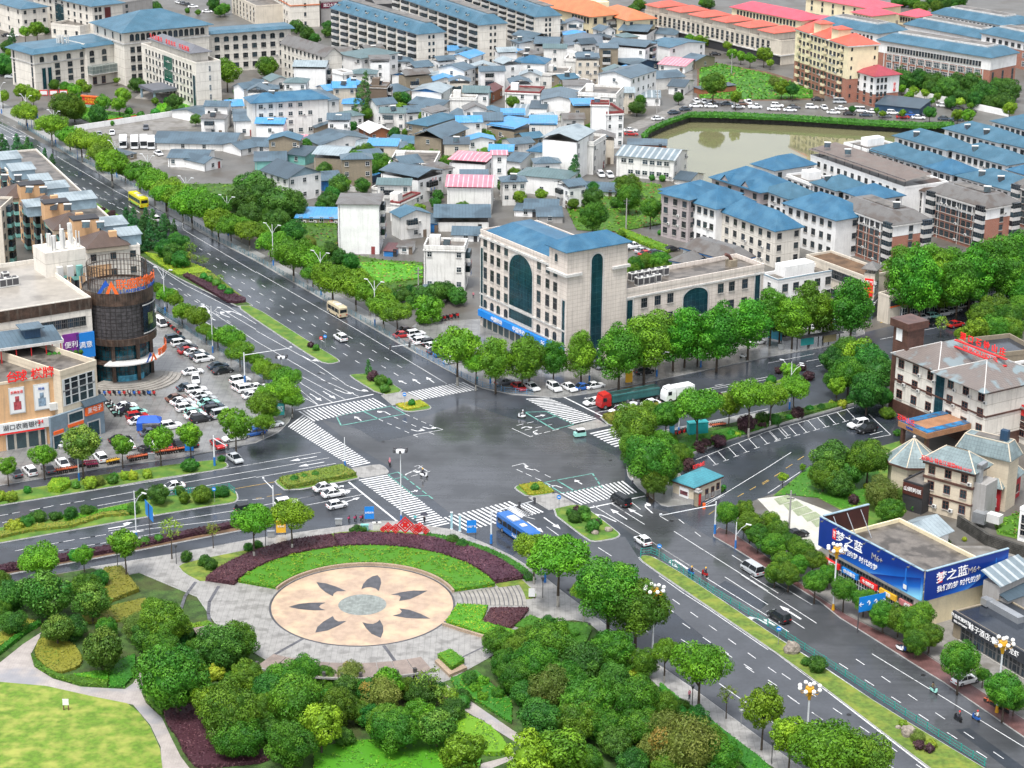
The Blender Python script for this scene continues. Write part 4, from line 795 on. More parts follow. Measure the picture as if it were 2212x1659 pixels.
class B:
 """a box-shaped building: front eave from tile pixel (x0,y0) to (x1,y1); (x2,y2) any point of the back eave line; h in m, or tile px if > 40"""
 def __init__(s,name,label,cat,x0,y0,x1,y1,x2,y2,h,wall='white',group=None,dep=None,z0=0.0,nowall=False):
  hh=h if h<=40 else 10.0
  for _ in range(4):
   a=G(x0,y0,hh+z0)
   if h>40:hh=h/(ppm(a)*cos(TH-.0-((H0/2-D(x0,y0)[1])/FPX)))
  a=G(x0,y0,hh+z0);b=G(x1,y1,hh+z0);d=(b-a).xy;s.W=d.length;s.h=hh;s.rz=atan2(d.y,d.x)
  if dep is None:
   c=G(x2,y2,hh+z0);dep=abs((c-a).xy.cross(d.normalized())if False else((c-a).x*(-d.y)+(c-a).y*d.x)/s.W)
  s.d=max(dep,2.5);s.root=thing(name,label,cat,(a.x,a.y,z0),s.rz,group);s.nw=0;s.wn=s.root;s.big=MB();s.wm=WM[wall]if isinstance(wall,str)else wall
  if not nowall:s.box('wall',s.wm,0,0,0,s.W,s.d,s.h)
 def box(s,n,m,x0,y0,z0,x1,y1,z1,t=0.0,mb=None):
  k=MB();k.box(x0,y0,z0,x1,y1,z1,0,t);return k.build(n,m,s.root)
 def fp(s,f,u,z,off=0.0):
  return{'f':((u,-off,z),0),'r':((s.W+off,u,z),pi/2),'l':((-off,u,z),-pi/2),'b':((u,s.d+off,z),pi)}[f]
 def flen(s,f):return s.W if f in 'fb' else s.d
 def loc(s,x,y,z):
  p=G(x,y,z+s.root.location.z)-s.root.location;c,q=cos(-s.rz),sin(-s.rz);return(p.x*c-p.y*q,p.x*q+p.y*c)
 def win(s,f,nu,nv,w=1.3,hh=1.5,z0=1.0,top=None,u0=None,u1=None,k='a',off=0.0,skip=0.0,ac=0.0,name='window',h=None):
  """a grid of windows on face f: nu across, nv up"""
  L_=s.flen(f);u0=L_*.08 if u0 is None else u0;u1=L_*.92 if u1 is None else u1;top=(h or s.h)-.7 if top is None else top
  for j in range(nv):
   z=z0 if nv==1 else z0+(top-hh-z0)*j/(nv-1)
   for i in range(nu):
    if skip and RN.random()<skip:continue
    u=(u0+u1)/2 if nu==1 else u0+w/2+(u1-u0-w)*i/(nu-1)
    p,r=s.fp(f,u,z,off);s.nw+=1
    if s.nw<=95:
     o=inst(WN[k],name,s.wn,p,r,(w,1,hh))
    else:
     M_=Matrix.Translation(p)@Matrix.Rotation(r,4,'Z');s.big.add([M_@Vector(v)for v in((-w/2,-.03,0),(w/2,-.03,0),(w/2,-.03,hh),(-w/2,-.03,hh))],[(0,1,2,3)])
    if ac and RN.random()<ac:
     p,r=s.fp(f,u+w*.5+.5,z-.2,off);inst(ACM,'air_conditioner',s.root,p,r)
  return s
 def done(s):
  if s.big.v:o=s.big.build('window',m_glass,s.root,uv=False);o['kind']='stuff'
  return s
 def band(s,z,hh=.35,off=.12,m=None,name='cornice',x0=0,x1=None,y1=None,z0=0):
  x1=s.W if x1 is None else x1;y1=s.d if y1 is None else y1;k=MB()
  for a in((x0-off,-off,x1+off,.05),(x1-.05,.05,x1+off,y1+off),(x0-off,.05,x0+.05,y1+off)):k.box(a[0],a[1],z,a[2],a[3],z+hh)
  return k.build(name,m or m_trim,s.root)
 def flat(s,par=.9,m=None,top=None,x0=0,y0=0,x1=None,y1=None,z=None,t=.25,cap=0.0):
  x1=s.W if x1 is None else x1;y1=s.d if y1 is None else y1;z=s.h if z is None else z
  s.box('roof',top or m_roofflat,x0+.05,y0+.05,z-.05,x1-.05,y1-.05,z+.03);k=MB();o=.06
  for a in((x0-o,y0-o,x1+o,y0+t),(x0-o,y1-t,x1+o,y1+o),(x0-o,y0+t,x0+t,y1-t),(x1-t,y0+t,x1+o,y1-t)):k.box(a[0],a[1],z-cap,a[2],a[3],z+par)
  return k.build('parapet',m or s.wm,s.root)
 def post(s,z0,z1,n=3,x0=None,x1=None,y0=None,y1=None):
  x0=.2 if x0 is None else x0;x1=s.W-.2 if x1 is None else x1;y0=.2 if y0 is None else y0;y1=s.d-.2 if y1 is None else y1
  k=MB()
  for i in range(n):
   for y in(y0,y1):x=x0+(x1-x0)*i/(n-1);k.box(x-.07,y-.07,z0,x+.07,y+.07,z1)
  for y in(y0,y1):k.box(x0,y-.05,z1-.15,x1,y+.05,z1)
  k.build('roof_frame',m_steel,s.root)
 def gable(s,m,rise=1.6,over=.5,ax='x',gap=0.0,x0=0,y0=0,x1=None,y1=None,z=None,ends=None,t=.12,name='roof'):
  x1=s.W if x1 is None else x1;y1=s.d if y1 is None else y1;z=(s.h if z is None else z)
  if gap:s.post(z,z+gap+.1,3,x0+.3,x1-.3,y0+.3,y1-.3);z+=gap
  m=RM[m]if isinstance(m,str)else m;k=MB();a,b,c,d=x0-over,x1+over,y0-over,y1+over
  dz=rise*over/max(((y1-y0)/2 if ax=='x' else(x1-x0)/2),.5)
  if ax=='x':Mi=(c+d)/2;P=[(a,c,z-dz),(b,c,z-dz),(b,Mi,z+rise),(a,Mi,z+rise),(a,d,z-dz),(b,d,z-dz)];F=[(0,1,2,3),(3,2,5,4)]
  else:Mi=(a+b)/2;P=[(a,d,z-dz),(a,c,z-dz),(Mi,c,z+rise),(Mi,d,z+rise),(b,d,z-dz),(b,c,z-dz)];F=[(0,1,2,3),(3,2,5,4)]
  for f in F:
   q=[P[i]for i in f];n=len(k.v);k.add(q+[(x,y,zz+t)for x,y,zz in q],[(3,2,1,0),(4,5,6,7),(0,1,5,4),(1,2,6,5),(2,3,7,6),(3,0,4,7)])
  k.build(name,m,s.root)
  if not gap or ends:
   e=MB()
   if ax=='x':
    for x,o in((x0,-1),(x1,1)):e.add([(x+.02*o,y0,z-.02),(x+.02*o,y1,z-.02),(x+.02*o,(y0+y1)/2,z+rise-.05)],[(0,1,2)if o>0 else(0,2,1)])
   else:
    for y,o in((y0,-1),(y1,1)):e.add([(x0,y+.02*o,z-.02),(x1,y+.02*o,z-.02),((x0+x1)/2,y+.02*o,z+rise-.05)],[(0,1,2)if o<0 else(0,2,1)])
   e.build('gable_end',(WM[ends]if isinstance(ends,str)else None)or s.wm,s.root)
  return s
 def hip(s,m,rise=2.0,over=.6,x0=0,y0=0,x1=None,y1=None,z=None,top=0.0,name='roof',ridge=None,gap=0.0):
  x1=s.W if x1 is None else x1;y1=s.d if y1 is None else y1;z=(s.h if z is None else z)
  if gap:s.post(z,z+gap+.1,3,x0+.3,x1-.3,y0+.3,y1-.3);z+=gap
  m=RM[m]if isinstance(m,str)else m
  a,b,c,d=x0-over,x1+over,y0-over,y1+over;w=b-a;e=d-c;q=min(w,e)/2*(1-top);k=MB()
  I=[(a+q,c+q),(b-q,c+q),(b-q,d-q),(a+q,d-q)];O=[(a,c),(b,c),(b,d),(a,d)]
  k.add([(*p,z)for p in O]+[(*p,z+.15)for p in O]+[(*p,z+rise)for p in I],[(3,2,1,0),(0,1,5,4),(1,2,6,5),(2,3,7,6),(3,0,4,7),(4,5,9,8),(5,6,10,9),(6,7,11,10),(7,4,8,11),(8,9,10,11)])
  o=k.build(name,m,s.root)
  for p in o.data.polygons:
   if p.area<1e-4:pass
  r=MB()
  for i in range(4):r.tube((*O[i],z+.15),(*I[i],z+rise),.12,n=4);r.tube((*I[i],z+rise),(*I[(i+1)%4],z+rise),.12,n=4)
  if ridge:r.build('ridge_tiles',ridge,s.root)
  return s
 def mono(s,m,rise=1.2,over=.5,gap=0.0,x0=0,y0=0,x1=None,y1=None,z=None,back=True):
  x1=s.W if x1 is None else x1;y1=s.d if y1 is None else y1;z=(s.h if z is None else z)
  if gap:s.post(z,z+gap+rise*.5,3,x0+.2,x1-.2,y0+.2,y1-.2);z+=gap
  m=RM[m]if isinstance(m,str)else m;za,zb=(z,z+rise)if back else(z+rise,z);k=MB();q=[(x0-over,y0-over,za),(x1+over,y0-over,za),(x1+over,y1+over,zb),(x0-over,y1+over,zb)]
  k.add(q+[(x,y,zz+.12)for x,y,zz in q],[(3,2,1,0),(4,5,6,7),(0,1,5,4),(1,2,6,5),(2,3,7,6),(3,0,4,7)]);k.build('roof',m,s.root);return s
 def balc(s,f,us,zs,w=3.0,dp=1.3,hh=2.6,m=None,glass=True,rail=True):
  """enclosed balconies: slab, rail and dark glazing behind a frame"""
  key=('balc',round(w,1),dp,hh,glass,(m or m_trim).name)
  if key not in CACHE:
   k=MB();k.box(-w/2,-dp,-.12,w/2,0,.0,0);k.box(-w/2,-dp,0,w/2,-dp+.08,.85,0)
   for x in(-w/2,w/2-.08):k.box(x,-dp+.08,0,x+.08,0,.85,0)
   if glass:
    k.box(-w/2+.06,-dp+.06,.86,w/2-.06,0,hh-.1,1)
    for i in range(5):x=-w/2+(w-.06)*i/4;k.box(x,-dp,.86,x+.06,-dp+.05,hh-.1,2)
    k.box(-w/2,-dp,1.6,w/2,-dp+.05,1.66,2)
   CACHE[key]=k.mesh('balcony',[m or m_trim,m_glass,m_framed])
  for z in zs:
   for u in us:p,r=s.fp(f,u,z,0);inst(CACHE[key],'balcony',s.root,p,r)
  return s
 def sign(s,f,u,z,w,hh,m,txt=None,tm=None,size=None,off=.15,name='sign',sx=1.0,dz=0,bold=.0):
  p,r=s.fp(f,u,z,0);k=MB();k.box(-w/2,-off,-hh/2,w/2,-.02,hh/2);o=k.build(name,m,s.root,p,r)
  if txt:t=text(txt,size or hh*.7,'lettering',tm,o,(0,-off-.05,dz),(pi/2,0,0),.03,sx=sx,bold=bold)
  return o
 def heater(s,x,y,z,m=None):
  """rooftop solar water heater"""
  if 'heat' not in CACHE:
   k=MB();k.tube((-1,0,1.35),(1,0,1.35),.26,n=10,m=0)
   k.add([(-.9,-1.5,.15),(.9,-1.5,.15),(.9,-.15,1.2),(-.9,-.15,1.2)],[(0,1,2,3)],1)
   for q in(-.8,.8):k.tube((q,0,0),(q,0,1.2),.05,n=4,m=2);k.tube((q,-1.5,0),(q,0,1.2),.05,n=4,m=2)
   CACHE['heat']=k.mesh('water_heater',[m_ac,m_glass,mat('heater_frame_red',(.42,.06,.05),.5)],uv=False)
  inst(CACHE['heat'],'solar_water_heater',s.root,(x,y,z),-s.rz+RN.uniform(-.3,.3))
CACHE={}
def house(label,c,h,wall='white',roof=('gx','slate',1.4,.5),fw=(2,2),sw=(2,2),sd='r',gap=0.0,dep=None,cat='house',name='village_house',wk='a',flatm=None,bal=False,heater=0,wh=1.35,ww=1.2,z0=0.0,ends=None,ac=.12):
 b=B(name,label,cat,*c,h,wall,group='houses of the old village',dep=dep,z0=z0);t=roof[0];st=max(1,round(b.h/3.1))
 if t=='flat':b.flat(roof[1]if len(roof)>1 else.7,m=flatm);b.band(b.h-.5,.18,.25)
 elif t=='hip':b.hip(roof[1],roof[2],roof[3],gap=gap)
 elif t=='mono':b.mono(roof[1],roof[2],roof[3],gap)
 else:b.gable(roof[1],roof[2],roof[3],'x' if t=='gx' else 'y',gap,ends=ends)
 if gap:b.box('roof_terrace',m_roofflat,.05,.05,b.h-.05,b.W-.05,b.d-.05,b.h+.02)
 nv=lambda n:min(n,max(1,int(b.h/2.6)))
 if fw[0]:b.win('f',fw[0],nv(fw[1]),ww,wh,1.1 if b.h>2.9 else.7,None,k=wk,skip=.12 if fw[0]*fw[1]>3 else 0,ac=ac)
 if sw[0]:b.win(sd,sw[0],nv(sw[1]),ww,wh,1.1 if b.h>2.9 else.7,None,k=wk,ac=ac)
 if bal:
  for i in range(1,st):b.balc(sd,[b.d*.5],[i*b.h/st],min(b.d*.6,4),1.2,2.5)
 r=random.Random(len(label)*7+int(c[0]))
 if r.random()<.35 and t=='flat':b.heater(b.W*r.uniform(.3,.7),b.d*.6,b.h+.1)
 if r.random()<.5:b.box('door',r.choice([WM['brown'],m_maroon,WM['dark']]),b.W*.8,-.06,0,b.W*.8+1.0,.02,2.1)
 k=MB();k.tube((b.W*.04,-.1,0),(b.W*.04,-.1,b.h),.06,n=4);k.build('downpipe',m_steel if r.random()<.5 else m_trim,b.root)
 if t=='flat' and b.W>6:b.box('stair_head',b.wm,b.W*.1,b.d*.4,b.h,b.W*.1+2.6,b.d*.4+2.6,b.h+2.3)
 if bal and b.h>5:k=MB();[k.box(b.W+1.3,b.d*.5-1.5+q*.7,3.4+q%2*2.8,b.W+1.36,b.d*.5-1.1+q*.7,4.2+q%2*2.8,q%2)for q in range(4)];k.build('laundry',[mat('laundry_blue',(.15,.25,.5),.8),mat('laundry_pink',(.6,.3,.3),.8)],b.root)
 for i in range(heater):b.heater(b.W*(.3+.4*i),b.d*.5,b.h+(roof[2]*.6 if t!='flat' else.1))
 return b
 # THE OLD VILLAGE BETWEEN AVENUE AND POND
S,S2,LT,SK,BL,PK=('gx','slate',1.4,.5),('gx','slate2',1.4,.5),('gx','light',1.2,.5),('gx','sky',1.2,.5),('hip','blue',2.2,.6),('gx','pink',1.2,.6)
SY=('gy','slate',1.3,.5);FL=('flat',.6)
HS={'10':[('white house under a light grey sheet roof, above left of the tall redwood',(325,592,600,596,725,548),250,'white',LT,(0,0),(2,4),dict(gap=.8,bal=True)),('narrow white stair house with balconies behind the tall redwood top',(750,640,835,628,850,590),230,'white',FL,(1,3),(1,3),{}),('large white four-storey house with grey-green hip roof and a dark glazed top floor',(910,505,1225,458,735,460),230,'white',('hip','slateg',2.0,.8),(5,3),(2,3),dict(sd='l',ww=1.5,gap=0)),
('house with ribbed light roof and blue gable, right of the large hip-roofed house',(1330,668,1505,628,1170,645),130,'white',LT,(3,2),(0,1),dict(ends='blue')),('tan house with pale sheet roof and a small dish, beside the slab block',(1650,690,1765,650,1505,625),100,'tan',LT,(3,1),(1,1),dict(sd='l')),('white house with slate roof in front of the sky blue roofs',(1800,608,1895,580,1640,565),200,'white',S,(2,3),(1,2),dict(sd='l')),
('white house with bright sky blue gable roof below the slab block corner',(1840,503,1970,460,1695,480),190,'white',SK,(2,3),(2,2),dict(sd='l')),('small white house with flat sky blue roof behind the larger blue one',(1660,440,1800,440,1815,405),90,'white',('mono','sky',.5,.4),(2,1),(1,1),{}),('house with pale roof and blue eaves in the middle of the old village',(1600,802,1695,745,1365,775),150,'white',LT,(2,2),(1,1),dict(ends='blue',sd='l')),
('white house with slate gable, right of the brown blank tower house',(1195,805,1330,775,1180,720),90,'white',S,(2,1),(1,1),dict(sd='l')),('brown windowless tower house right of the tall redwood',(975,748,1130,752,1165,718),215,'brown',('flat',.3),(0,1),(2,3),dict(bal=True)),('house under stepped slate roofs behind the bushy tree of the alley',(1325,890,1595,925,1612,865),90,'white',S,(2,1),(2,2),{}),
('low slate-roofed house with a white gable in the alley',(1310,985,1480,975,1500,930),80,'white',S,(2,1),(1,1),dict(gap=.6)),('stained white flat-roofed house with a small rooftop shed',(1675,852,1905,857,1955,833),150,'white2',FL,(1,1),(1,2),{}),('house with blue-grey roof behind the stained flat house',(1940,810,2030,790,1862,775),110,'teal',S,(1,2),(1,2),dict(sd='l')),('brick house with dark maroon roof',(2040,795,2128,748,1955,760),95,'brick',('gx','maroon',1.3,.4),(2,1),(1,1),dict(sd='l')),
('tall white house with a grey top at the right edge of the slab blocks',(2095,462,2250,456,2262,432),160,'white',LT,(0,1),(2,2),dict(gap=.6)),('low white house with slate roof under the tall white house',(1985,658,2090,665,2112,640),75,'white',S,(1,1),(1,1),{}),('long white apartment house with bright blue hip roof on the left of the village',(-32,892,620,852,690,800),300,'white2',('hip','blue',2.4,.9),(7,4),(2,4),dict(ww=1.5,heater=1)),
('slate gabled house with brown gable, just right of the long blue-roofed apartment house',(400,1020,520,1102,662,1018),70,'tan',('gx','slate',1.3,.5),(0,1),(1,1),{}),('white gabled house with two-part slate roof below the redwood',(415,1192,562,1252,942,1172),80,'white',('gx','slate',2.0,.6),(0,1),(1,1),{}),('red brick house under a white sheet roof below the redwood',(885,1092,990,1148,1172,1130),70,'brick',('gx','white',1.5,.5),(1,1),(2,1),{}),
('large tan house under a broad slate roof in the village centre',(1600,1200,1812,1118,1415,1155),200,'tan',('gx','slate',1.8,.9),(3,3),(1,3),dict(sd='l',gap=.5)),('tan house with blue-slate hip roof behind the broad slate roof',(1480,1090,1750,1010,1400,1038),150,'tan',('hip','bslate',1.8,.6),(2,2),(2,2),dict(sd='l')),('white house with slate roof and long blank wall in the village centre',(1890,1050,2125,1050,2140,985),180,'white2',S,(0,1),(1,2),dict(gap=.4)),
('tan corner house under a sky blue canopy',(1995,1105,2230,1142,2255,1062),140,'tan',('mono','sky',.9,.3),(3,2),(2,2),dict(gap=1.0)),('white house under a striped deep pink hip canopy',(1672,1405,1982,1425,2035,1352),170,'white',('hip','pink',1.3,.6),(2,1),(1,2),dict(gap=1.0)),('broad white house under a pale pink striped canopy',(1652,1622,2032,1628,2118,1530),230,'white2',('gx','pink',1.5,.6),(2,1),(2,3),dict(gap=.5)),
('narrow white tower house with a pink striped top, right of the pink hip canopy',(2040,1338,2165,1338,2182,1310),280,'white',('mono','pink',.3,.5),(1,3),(1,3),{}),('white house with big dark grey gable roof and light blue gable wall',(275,1538,560,1488,122,1455),215,'white',('gy','slate2',2.4,.7),(3,2),(4,2),dict(sd='l',ends='bwall')),('unplastered tan house with pale canopy, behind the dark gable house',(500,1362,765,1378,802,1300),160,'tan',('gx','light',1.0,.6),(1,1),(2,2),dict(gap=1.2)),
('slate-roofed house left of the unplastered tan house',(270,1328,422,1348,552,1270),80,'teal',S2,(1,1),(1,1),{}),('white house with slate canopy and maroon parapet left of the pink roofs',(1080,1500,1400,1562,1562,1490),200,'white',('gx','slate',1.2,.5),(1,1),(3,3),dict(gap=1.1,bal=True)),('wide low house with flat grey terrace roof in front of the broad slate roof',(1145,1422,1535,1432,1562,1320),130,'white2',FL,(2,1),(1,2),{}),
('low house with arched pale sheet roof below the white-roofed brick house',(862,1268,1240,1272,1255,1205),55,'white',('gx','light',1.2,.3),(0,1),(1,1),{}),('low blue-slate roof between the brick house and the broad slate roof',(1130,1215,1398,1245,1400,1180),60,'white',('gx','bslate',1.1,.3),(0,1),(0,1),{}),('low lean-to with slate roof beside the flat grey terrace',(1140,1302,1335,1294,1338,1240),60,'white2',('mono','slate',.7,.3),(1,1),(0,1),{}),
('blue-walled low house with slate roof above the long blue-roofed apartment house',(125,752,400,772,432,712),60,'blue',S,(1,1),(1,1),{}),('low house with slate roof at the left edge above the long blue roof',(-60,745,110,752,140,690),60,'white',S,(1,1),(1,1),{}),('slate roof house behind the right end of the long blue-roofed apartment house',(620,868,715,856,505,765),170,'white',S,(1,3),(1,3),dict(sd='r')),
('green fenced shed with slate roof left of the dark gable house',(-10,1395,262,1390,268,1330),75,'teal',('mono','slate',.8,.4),(0,1),(0,1),{}),('low slate house at the left under the long apartment house',(-60,1262,150,1268,120,1190),60,'white',S,(1,1),(1,1),{}),('small slate house behind the bamboo clump',(570,1560,740,1548,745,1470),90,'blue',S,(1,1),(1,1),{}),('small pink-roofed shed beside the long apartment house',(235,1218,405,1225,410,1165),45,'brick',PK,(1,1),(0,1),{}),
('dark blue shed under the bamboo',(830,1500,985,1530,988,1490),55,'navy',('mono','sky',.3,.2),(0,1),(0,1),{}),('small flat brown-roofed hut below the maroon parapet house',(995,1622,1130,1635,1165,1565),60,'white2',('flat',.2),(1,1),(1,1),{}),],'20':[('white house with slate canopy at the foot of the rear slab block',(5,308,178,338,228,300),120,'white',S,(2,2),(1,2),dict(gap=.4)),('dark open-topped house with slate canopy right of the rear slab block',(195,400,402,405,466,345),120,'grey',S,(2,2),(1,2),dict(gap=1.1)),
('house with a big slate gable and sheet lean-to, above the blue pyramid roof',(455,400,778,404,788,312),130,'white',SY,(1,1),(2,2),{}),('white house with balcony and slate canopy in the upper village',(830,398,1150,425,1190,372),170,'white',S,(2,2),(2,2),dict(gap=.9,bal=True)),('white house with open steel top floor, below the small orange-roofed wing',(925,288,1165,302,1196,240),90,'white',S,(1,1),(1,2),dict(gap=1.3)),
('small white gable house beside the shop street',(1235,288,1412,302,1432,256),60,'white',S,(1,1),(1,1),{}),('white house with blue-panelled top floor near the shop street',(1168,372,1365,412,1472,330),130,'white',('gx','bslate',1.2,.5),(2,1),(2,2),{}),('house with dark blue sheet walls and slate gable',(855,518,1060,562,1112,500),60,'navy',S,(0,1),(2,1),{}),('white house with pale pink gable roof near the vegetable garden',(1270,552,1495,572,1526,502),60,'white',PK,(2,1),(1,1),{}),
('white house with bright blue pyramid roof in the upper village',(10,540,282,554,338,512),200,'white',('hip','blue',2.2,.4),(1,3),(1,3),dict(heater=1)),('stained white block house with heaters on its roof',(450,518,685,528,702,485),170,'white2',FL,(0,1),(2,2),dict(heater=2)),('long white gabled house with white strips in its slate roof',(745,640,1025,675,1110,590),240,'white',('gy','slate',1.6,.5),(1,3),(5,3),{}),
('low flat-roofed house with brown terrace below the stained block',(252,640,470,648,585,592),120,'white2',FL,(2,1),(2,2),{}),('low slate lean-to house below the long gabled house',(700,750,895,792,925,742),60,'white',('mono','slate',.8,.4),(1,1),(1,1),{}),('little white house with tan flat roof',(550,718,695,702,700,670),70,'white',('flat',.2),(1,1),(0,1),{}),('white flat house edged in maroon at the left of the village centre',(-60,795,240,808,302,762),140,'white',FL,(3,2),(1,2),dict(flatm=m_maroon)),
('white house with slate gable left of the tall maroon-trimmed house',(252,862,560,868,572,785),150,'white',SY,(2,2),(1,2),{}),('broad flat-roofed white house behind the tall maroon-trimmed house',(572,815,900,832,895,758),290,'white2',('flat',.8),(2,3),(1,4),{}),('tall white house with maroon parapet by the pond corner',(815,985,965,978,935,905),300,'white',('flat',.8),(2,4),(2,4),dict(flatm=m_maroon)),
('windowless white stair tower of the tall house with a maroon cap',(680,902,838,905,842,880),380,'white',('flat',.6),(0,1),(0,1),dict(flatm=m_maroon)),('small white house with grey panel roof at the left of the village centre',(150,938,300,942,308,895),100,'white',('mono','slate2',.9,.2),(2,1),(1,1),{}),('low ribbed grey shed left of the small panel-roofed house',(-20,1005,145,1010,150,925),45,'white2',('mono','ribs',.9,.2),(0,1),(0,1),{}),
('white row house with sky blue canopies',(150,1082,385,1085,392,1025),190,'white2',('mono','sky',.6,.3),(2,2),(2,2),dict(gap=.4)),('low white annex with a green door',(395,1030,545,1022,550,985),70,'white',('flat',.2),(1,1),(1,1),{}),('white house with a wide solar-panelled roof and glazed balconies',(560,1232,705,1150,318,1175),330,'white',('gx','light',1.6,.6),(2,4),(0,1),dict(gap=.8,sd='l')),('white bay-windowed house between the solar roof and the tall white house',(705,1250,812,1185,640,1215),260,'white2',('flat',.9),(2,4),(0,1),{}),
('white house with blue hip roof and dark glazed terrace below the solar roof',(140,1305,435,1330,556,1268),170,'white',BL,(1,2),(2,3),dict(bal=True)),('white house with grey-green pyramid roof above the bank building',(40,1512,475,1552,478,1480),150,'white',('hip','slateg',1.8,.5),(3,1),(1,2),{}),('slate-roofed house left of the blue hip roof',(-50,1385,72,1400,140,1322),130,'white',S,(1,2),(2,2),{}),
('long white two-storey house with a ribbed grey roof on the pond shore',(905,1340,1400,1384,1486,1295),180,'white2',('gx','ribs',1.6,.5),(7,2),(2,2),dict(ww=1.7)),('low slate shed behind the ribbed roof on the pond shore',(1000,1250,1335,1258,1338,1215),45,'brick',('mono','slate',.4,.3),(0,1),(0,1),{}),('low slate shed in the garden below the parked white cars',(610,1642,890,1656,906,1585),50,'white2',S,(1,1),(0,1),{}),
('slate shed at the water edge right of the ribbed-roof house',(1405,1545,1535,1562,1560,1490),45,'white2',S2,(0,1),(0,1),{}),('single-storey house with a striped roof and porch near the pond lane',(1105,842,1282,845,1306,800),70,'white',('mono','ribs',.7,.3),(2,1),(1,1),{}),('house with broad slate roofs next to the pink gable',(1110,690,1490,660,1495,595),100,'white2',S,(2,1),(1,1),{}),('dark slate shed house by the pond lane',(1350,742,1488,752,1492,690),70,'white',S2,(1,1),(1,1),{}),
('slate-roofed house at the end of the shop street',(1470,505,1588,525,1602,468),75,'tan',S,(1,1),(1,1),{}),('dark slate shed at the vegetable garden beside the big round tree',(1570,752,1640,775,1682,665),45,'brick',('mono','slate2',.5,.2),(0,1),(0,1),{}),],'21':[('white house with grey gable just above the bank building',(110,142,390,148,392,62),70,'white',S,(1,1),(1,1),{}),('blue-grey lean-to left of the bank roof',(20,160,215,168,218,120),50,'white',('mono','slate',.5,.3),(1,1),(0,1),{}),
('long slate lean-to with hanging laundry behind the bank',(218,215,438,215,440,150),55,'grey',('mono','slate',.8,.3),(1,1),(0,1),{}),],'00':[('low white house with slate roof beside the office block',(1760,1012,1960,972,1870,880),60,'white',S,(2,1),(1,1),{}),('small house with bright blue roof beside the office block',(1965,918,2100,912,2102,862),100,'white',SK,(2,1),(1,1),{}),('white house with slate roof above the garden wall',(2025,1048,2188,1044,2190,940),130,'white',('gx','slate',1.1,.4),(1,2),(1,1),{}),
('tall white house end behind the small blue roof',(2105,765,2212,748,2300,700),190,'white',S,(1,2),(1,1),{}),('long warehouse with blue-slate sheet roof by the coach park',(1322,1232,2020,1248,2165,1150),60,'white2',('gx','slate',1.8,.5),(4,1),(1,1),{}),('white workshop with slate roof and dark doors in front of the warehouse',(1450,1362,1782,1370,1828,1295),80,'white',('gx','slate',1.2,.4),(3,1),(1,1),{}),
('white gabled shed running back from the workshop yard',(1765,1412,1910,1378,2092,1252),70,'white',('gy','slate',1.3,.4),(1,1),(1,1),{}),('slate-roofed shed joined to the right end of the warehouse',(2080,1290,2230,1262,2250,1190),60,'white',S,(1,1),(1,1),{}),('gate lodge with slate roof and red banner at the coach park',(1095,1345,1180,1325,1030,1275),45,'tan',('mono','slate2',.4,.2),(1,1),(0,1),{}),
],'11':[('tall white windowless house with dark tiled eaves above the avenue trees',(705,105,1060,110,1125,20),430,'white',('hip','grey',1.0,.5),(0,1),(2,4),dict(bal=True)),('white house with maroon trim behind the tall windowless house',(1240,100,1420,18,1165,88),160,'white2',('flat',.5),(3,2),(0,1),dict(flatm=m_maroon,sd='l')),('barn with a wide open slate canopy beside the bank building',(1555,262,2010,262,2070,160),80,'white2',('gx','slate',1.8,.7),(0,1),(1,1),dict(gap=1.6)),
('white flat-roofed house with peeling top left of the bank building',(1450,490,1802,500,1860,430),360,'white2',('flat',.9),(2,3),(1,3),dict(bal=True)),('small slate-roofed porch at the foot of the peeling white house',(1440,820,1565,830,1570,780),45,'white',('mono','slate',.3,.2),(0,1),(0,1),{}),('slate shed behind the peeling white house',(1700,365,1925,370,1930,315),60,'white',S,(1,1),(0,1),{}),
('long sky blue roofed shed left of the tall windowless house',(340,225,705,232,708,160),50,'tan',('mono','sky',.8,.3),(4,1),(0,1),{}),('low maroon-roofed shed right of the tall windowless house',(1100,510,1205,515,1210,455),45,'blue',('mono','maroon',.4,.2),(0,1),(0,1),{}),('small grey-roofed shed by the yard wall',(1215,480,1345,485,1350,435),55,'white2',('mono','grey',.3,.2),(1,1),(0,1),{}),('blue sheet-roofed hut left of the barn',(1465,270,1560,275,1562,200),75,'blue',('mono','slate',.4,.2),(0,1),(0,1),{}),
]}
for k,l in HS.items():
 tile(k)
 for e in l:
  if e[2]<=40 or e[2]>40:house(e[0],e[1],e[2],e[3],e[4],e[5],e[6],**e[7])
tile('00');sheet('coach_park_paving',m_concrete,gt([(640,1138),(1760,972),(1700,1110),(1320,1130),(1320,1250),(1450,1420),(1200,1480),(1060,1330),(860,1190)]),.015);sheet('village_yard',m_concrete,gt([(1340,1370),(1450,1290),(1830,1300),(1760,1480),(1500,1470)]),.018)
tile('20');sheet('village_lane',m_concrete,gt([(1500,600),(1560,620),(1560,860),(1500,930),(1060,1140),(1000,1080),(1480,890)]),.015)
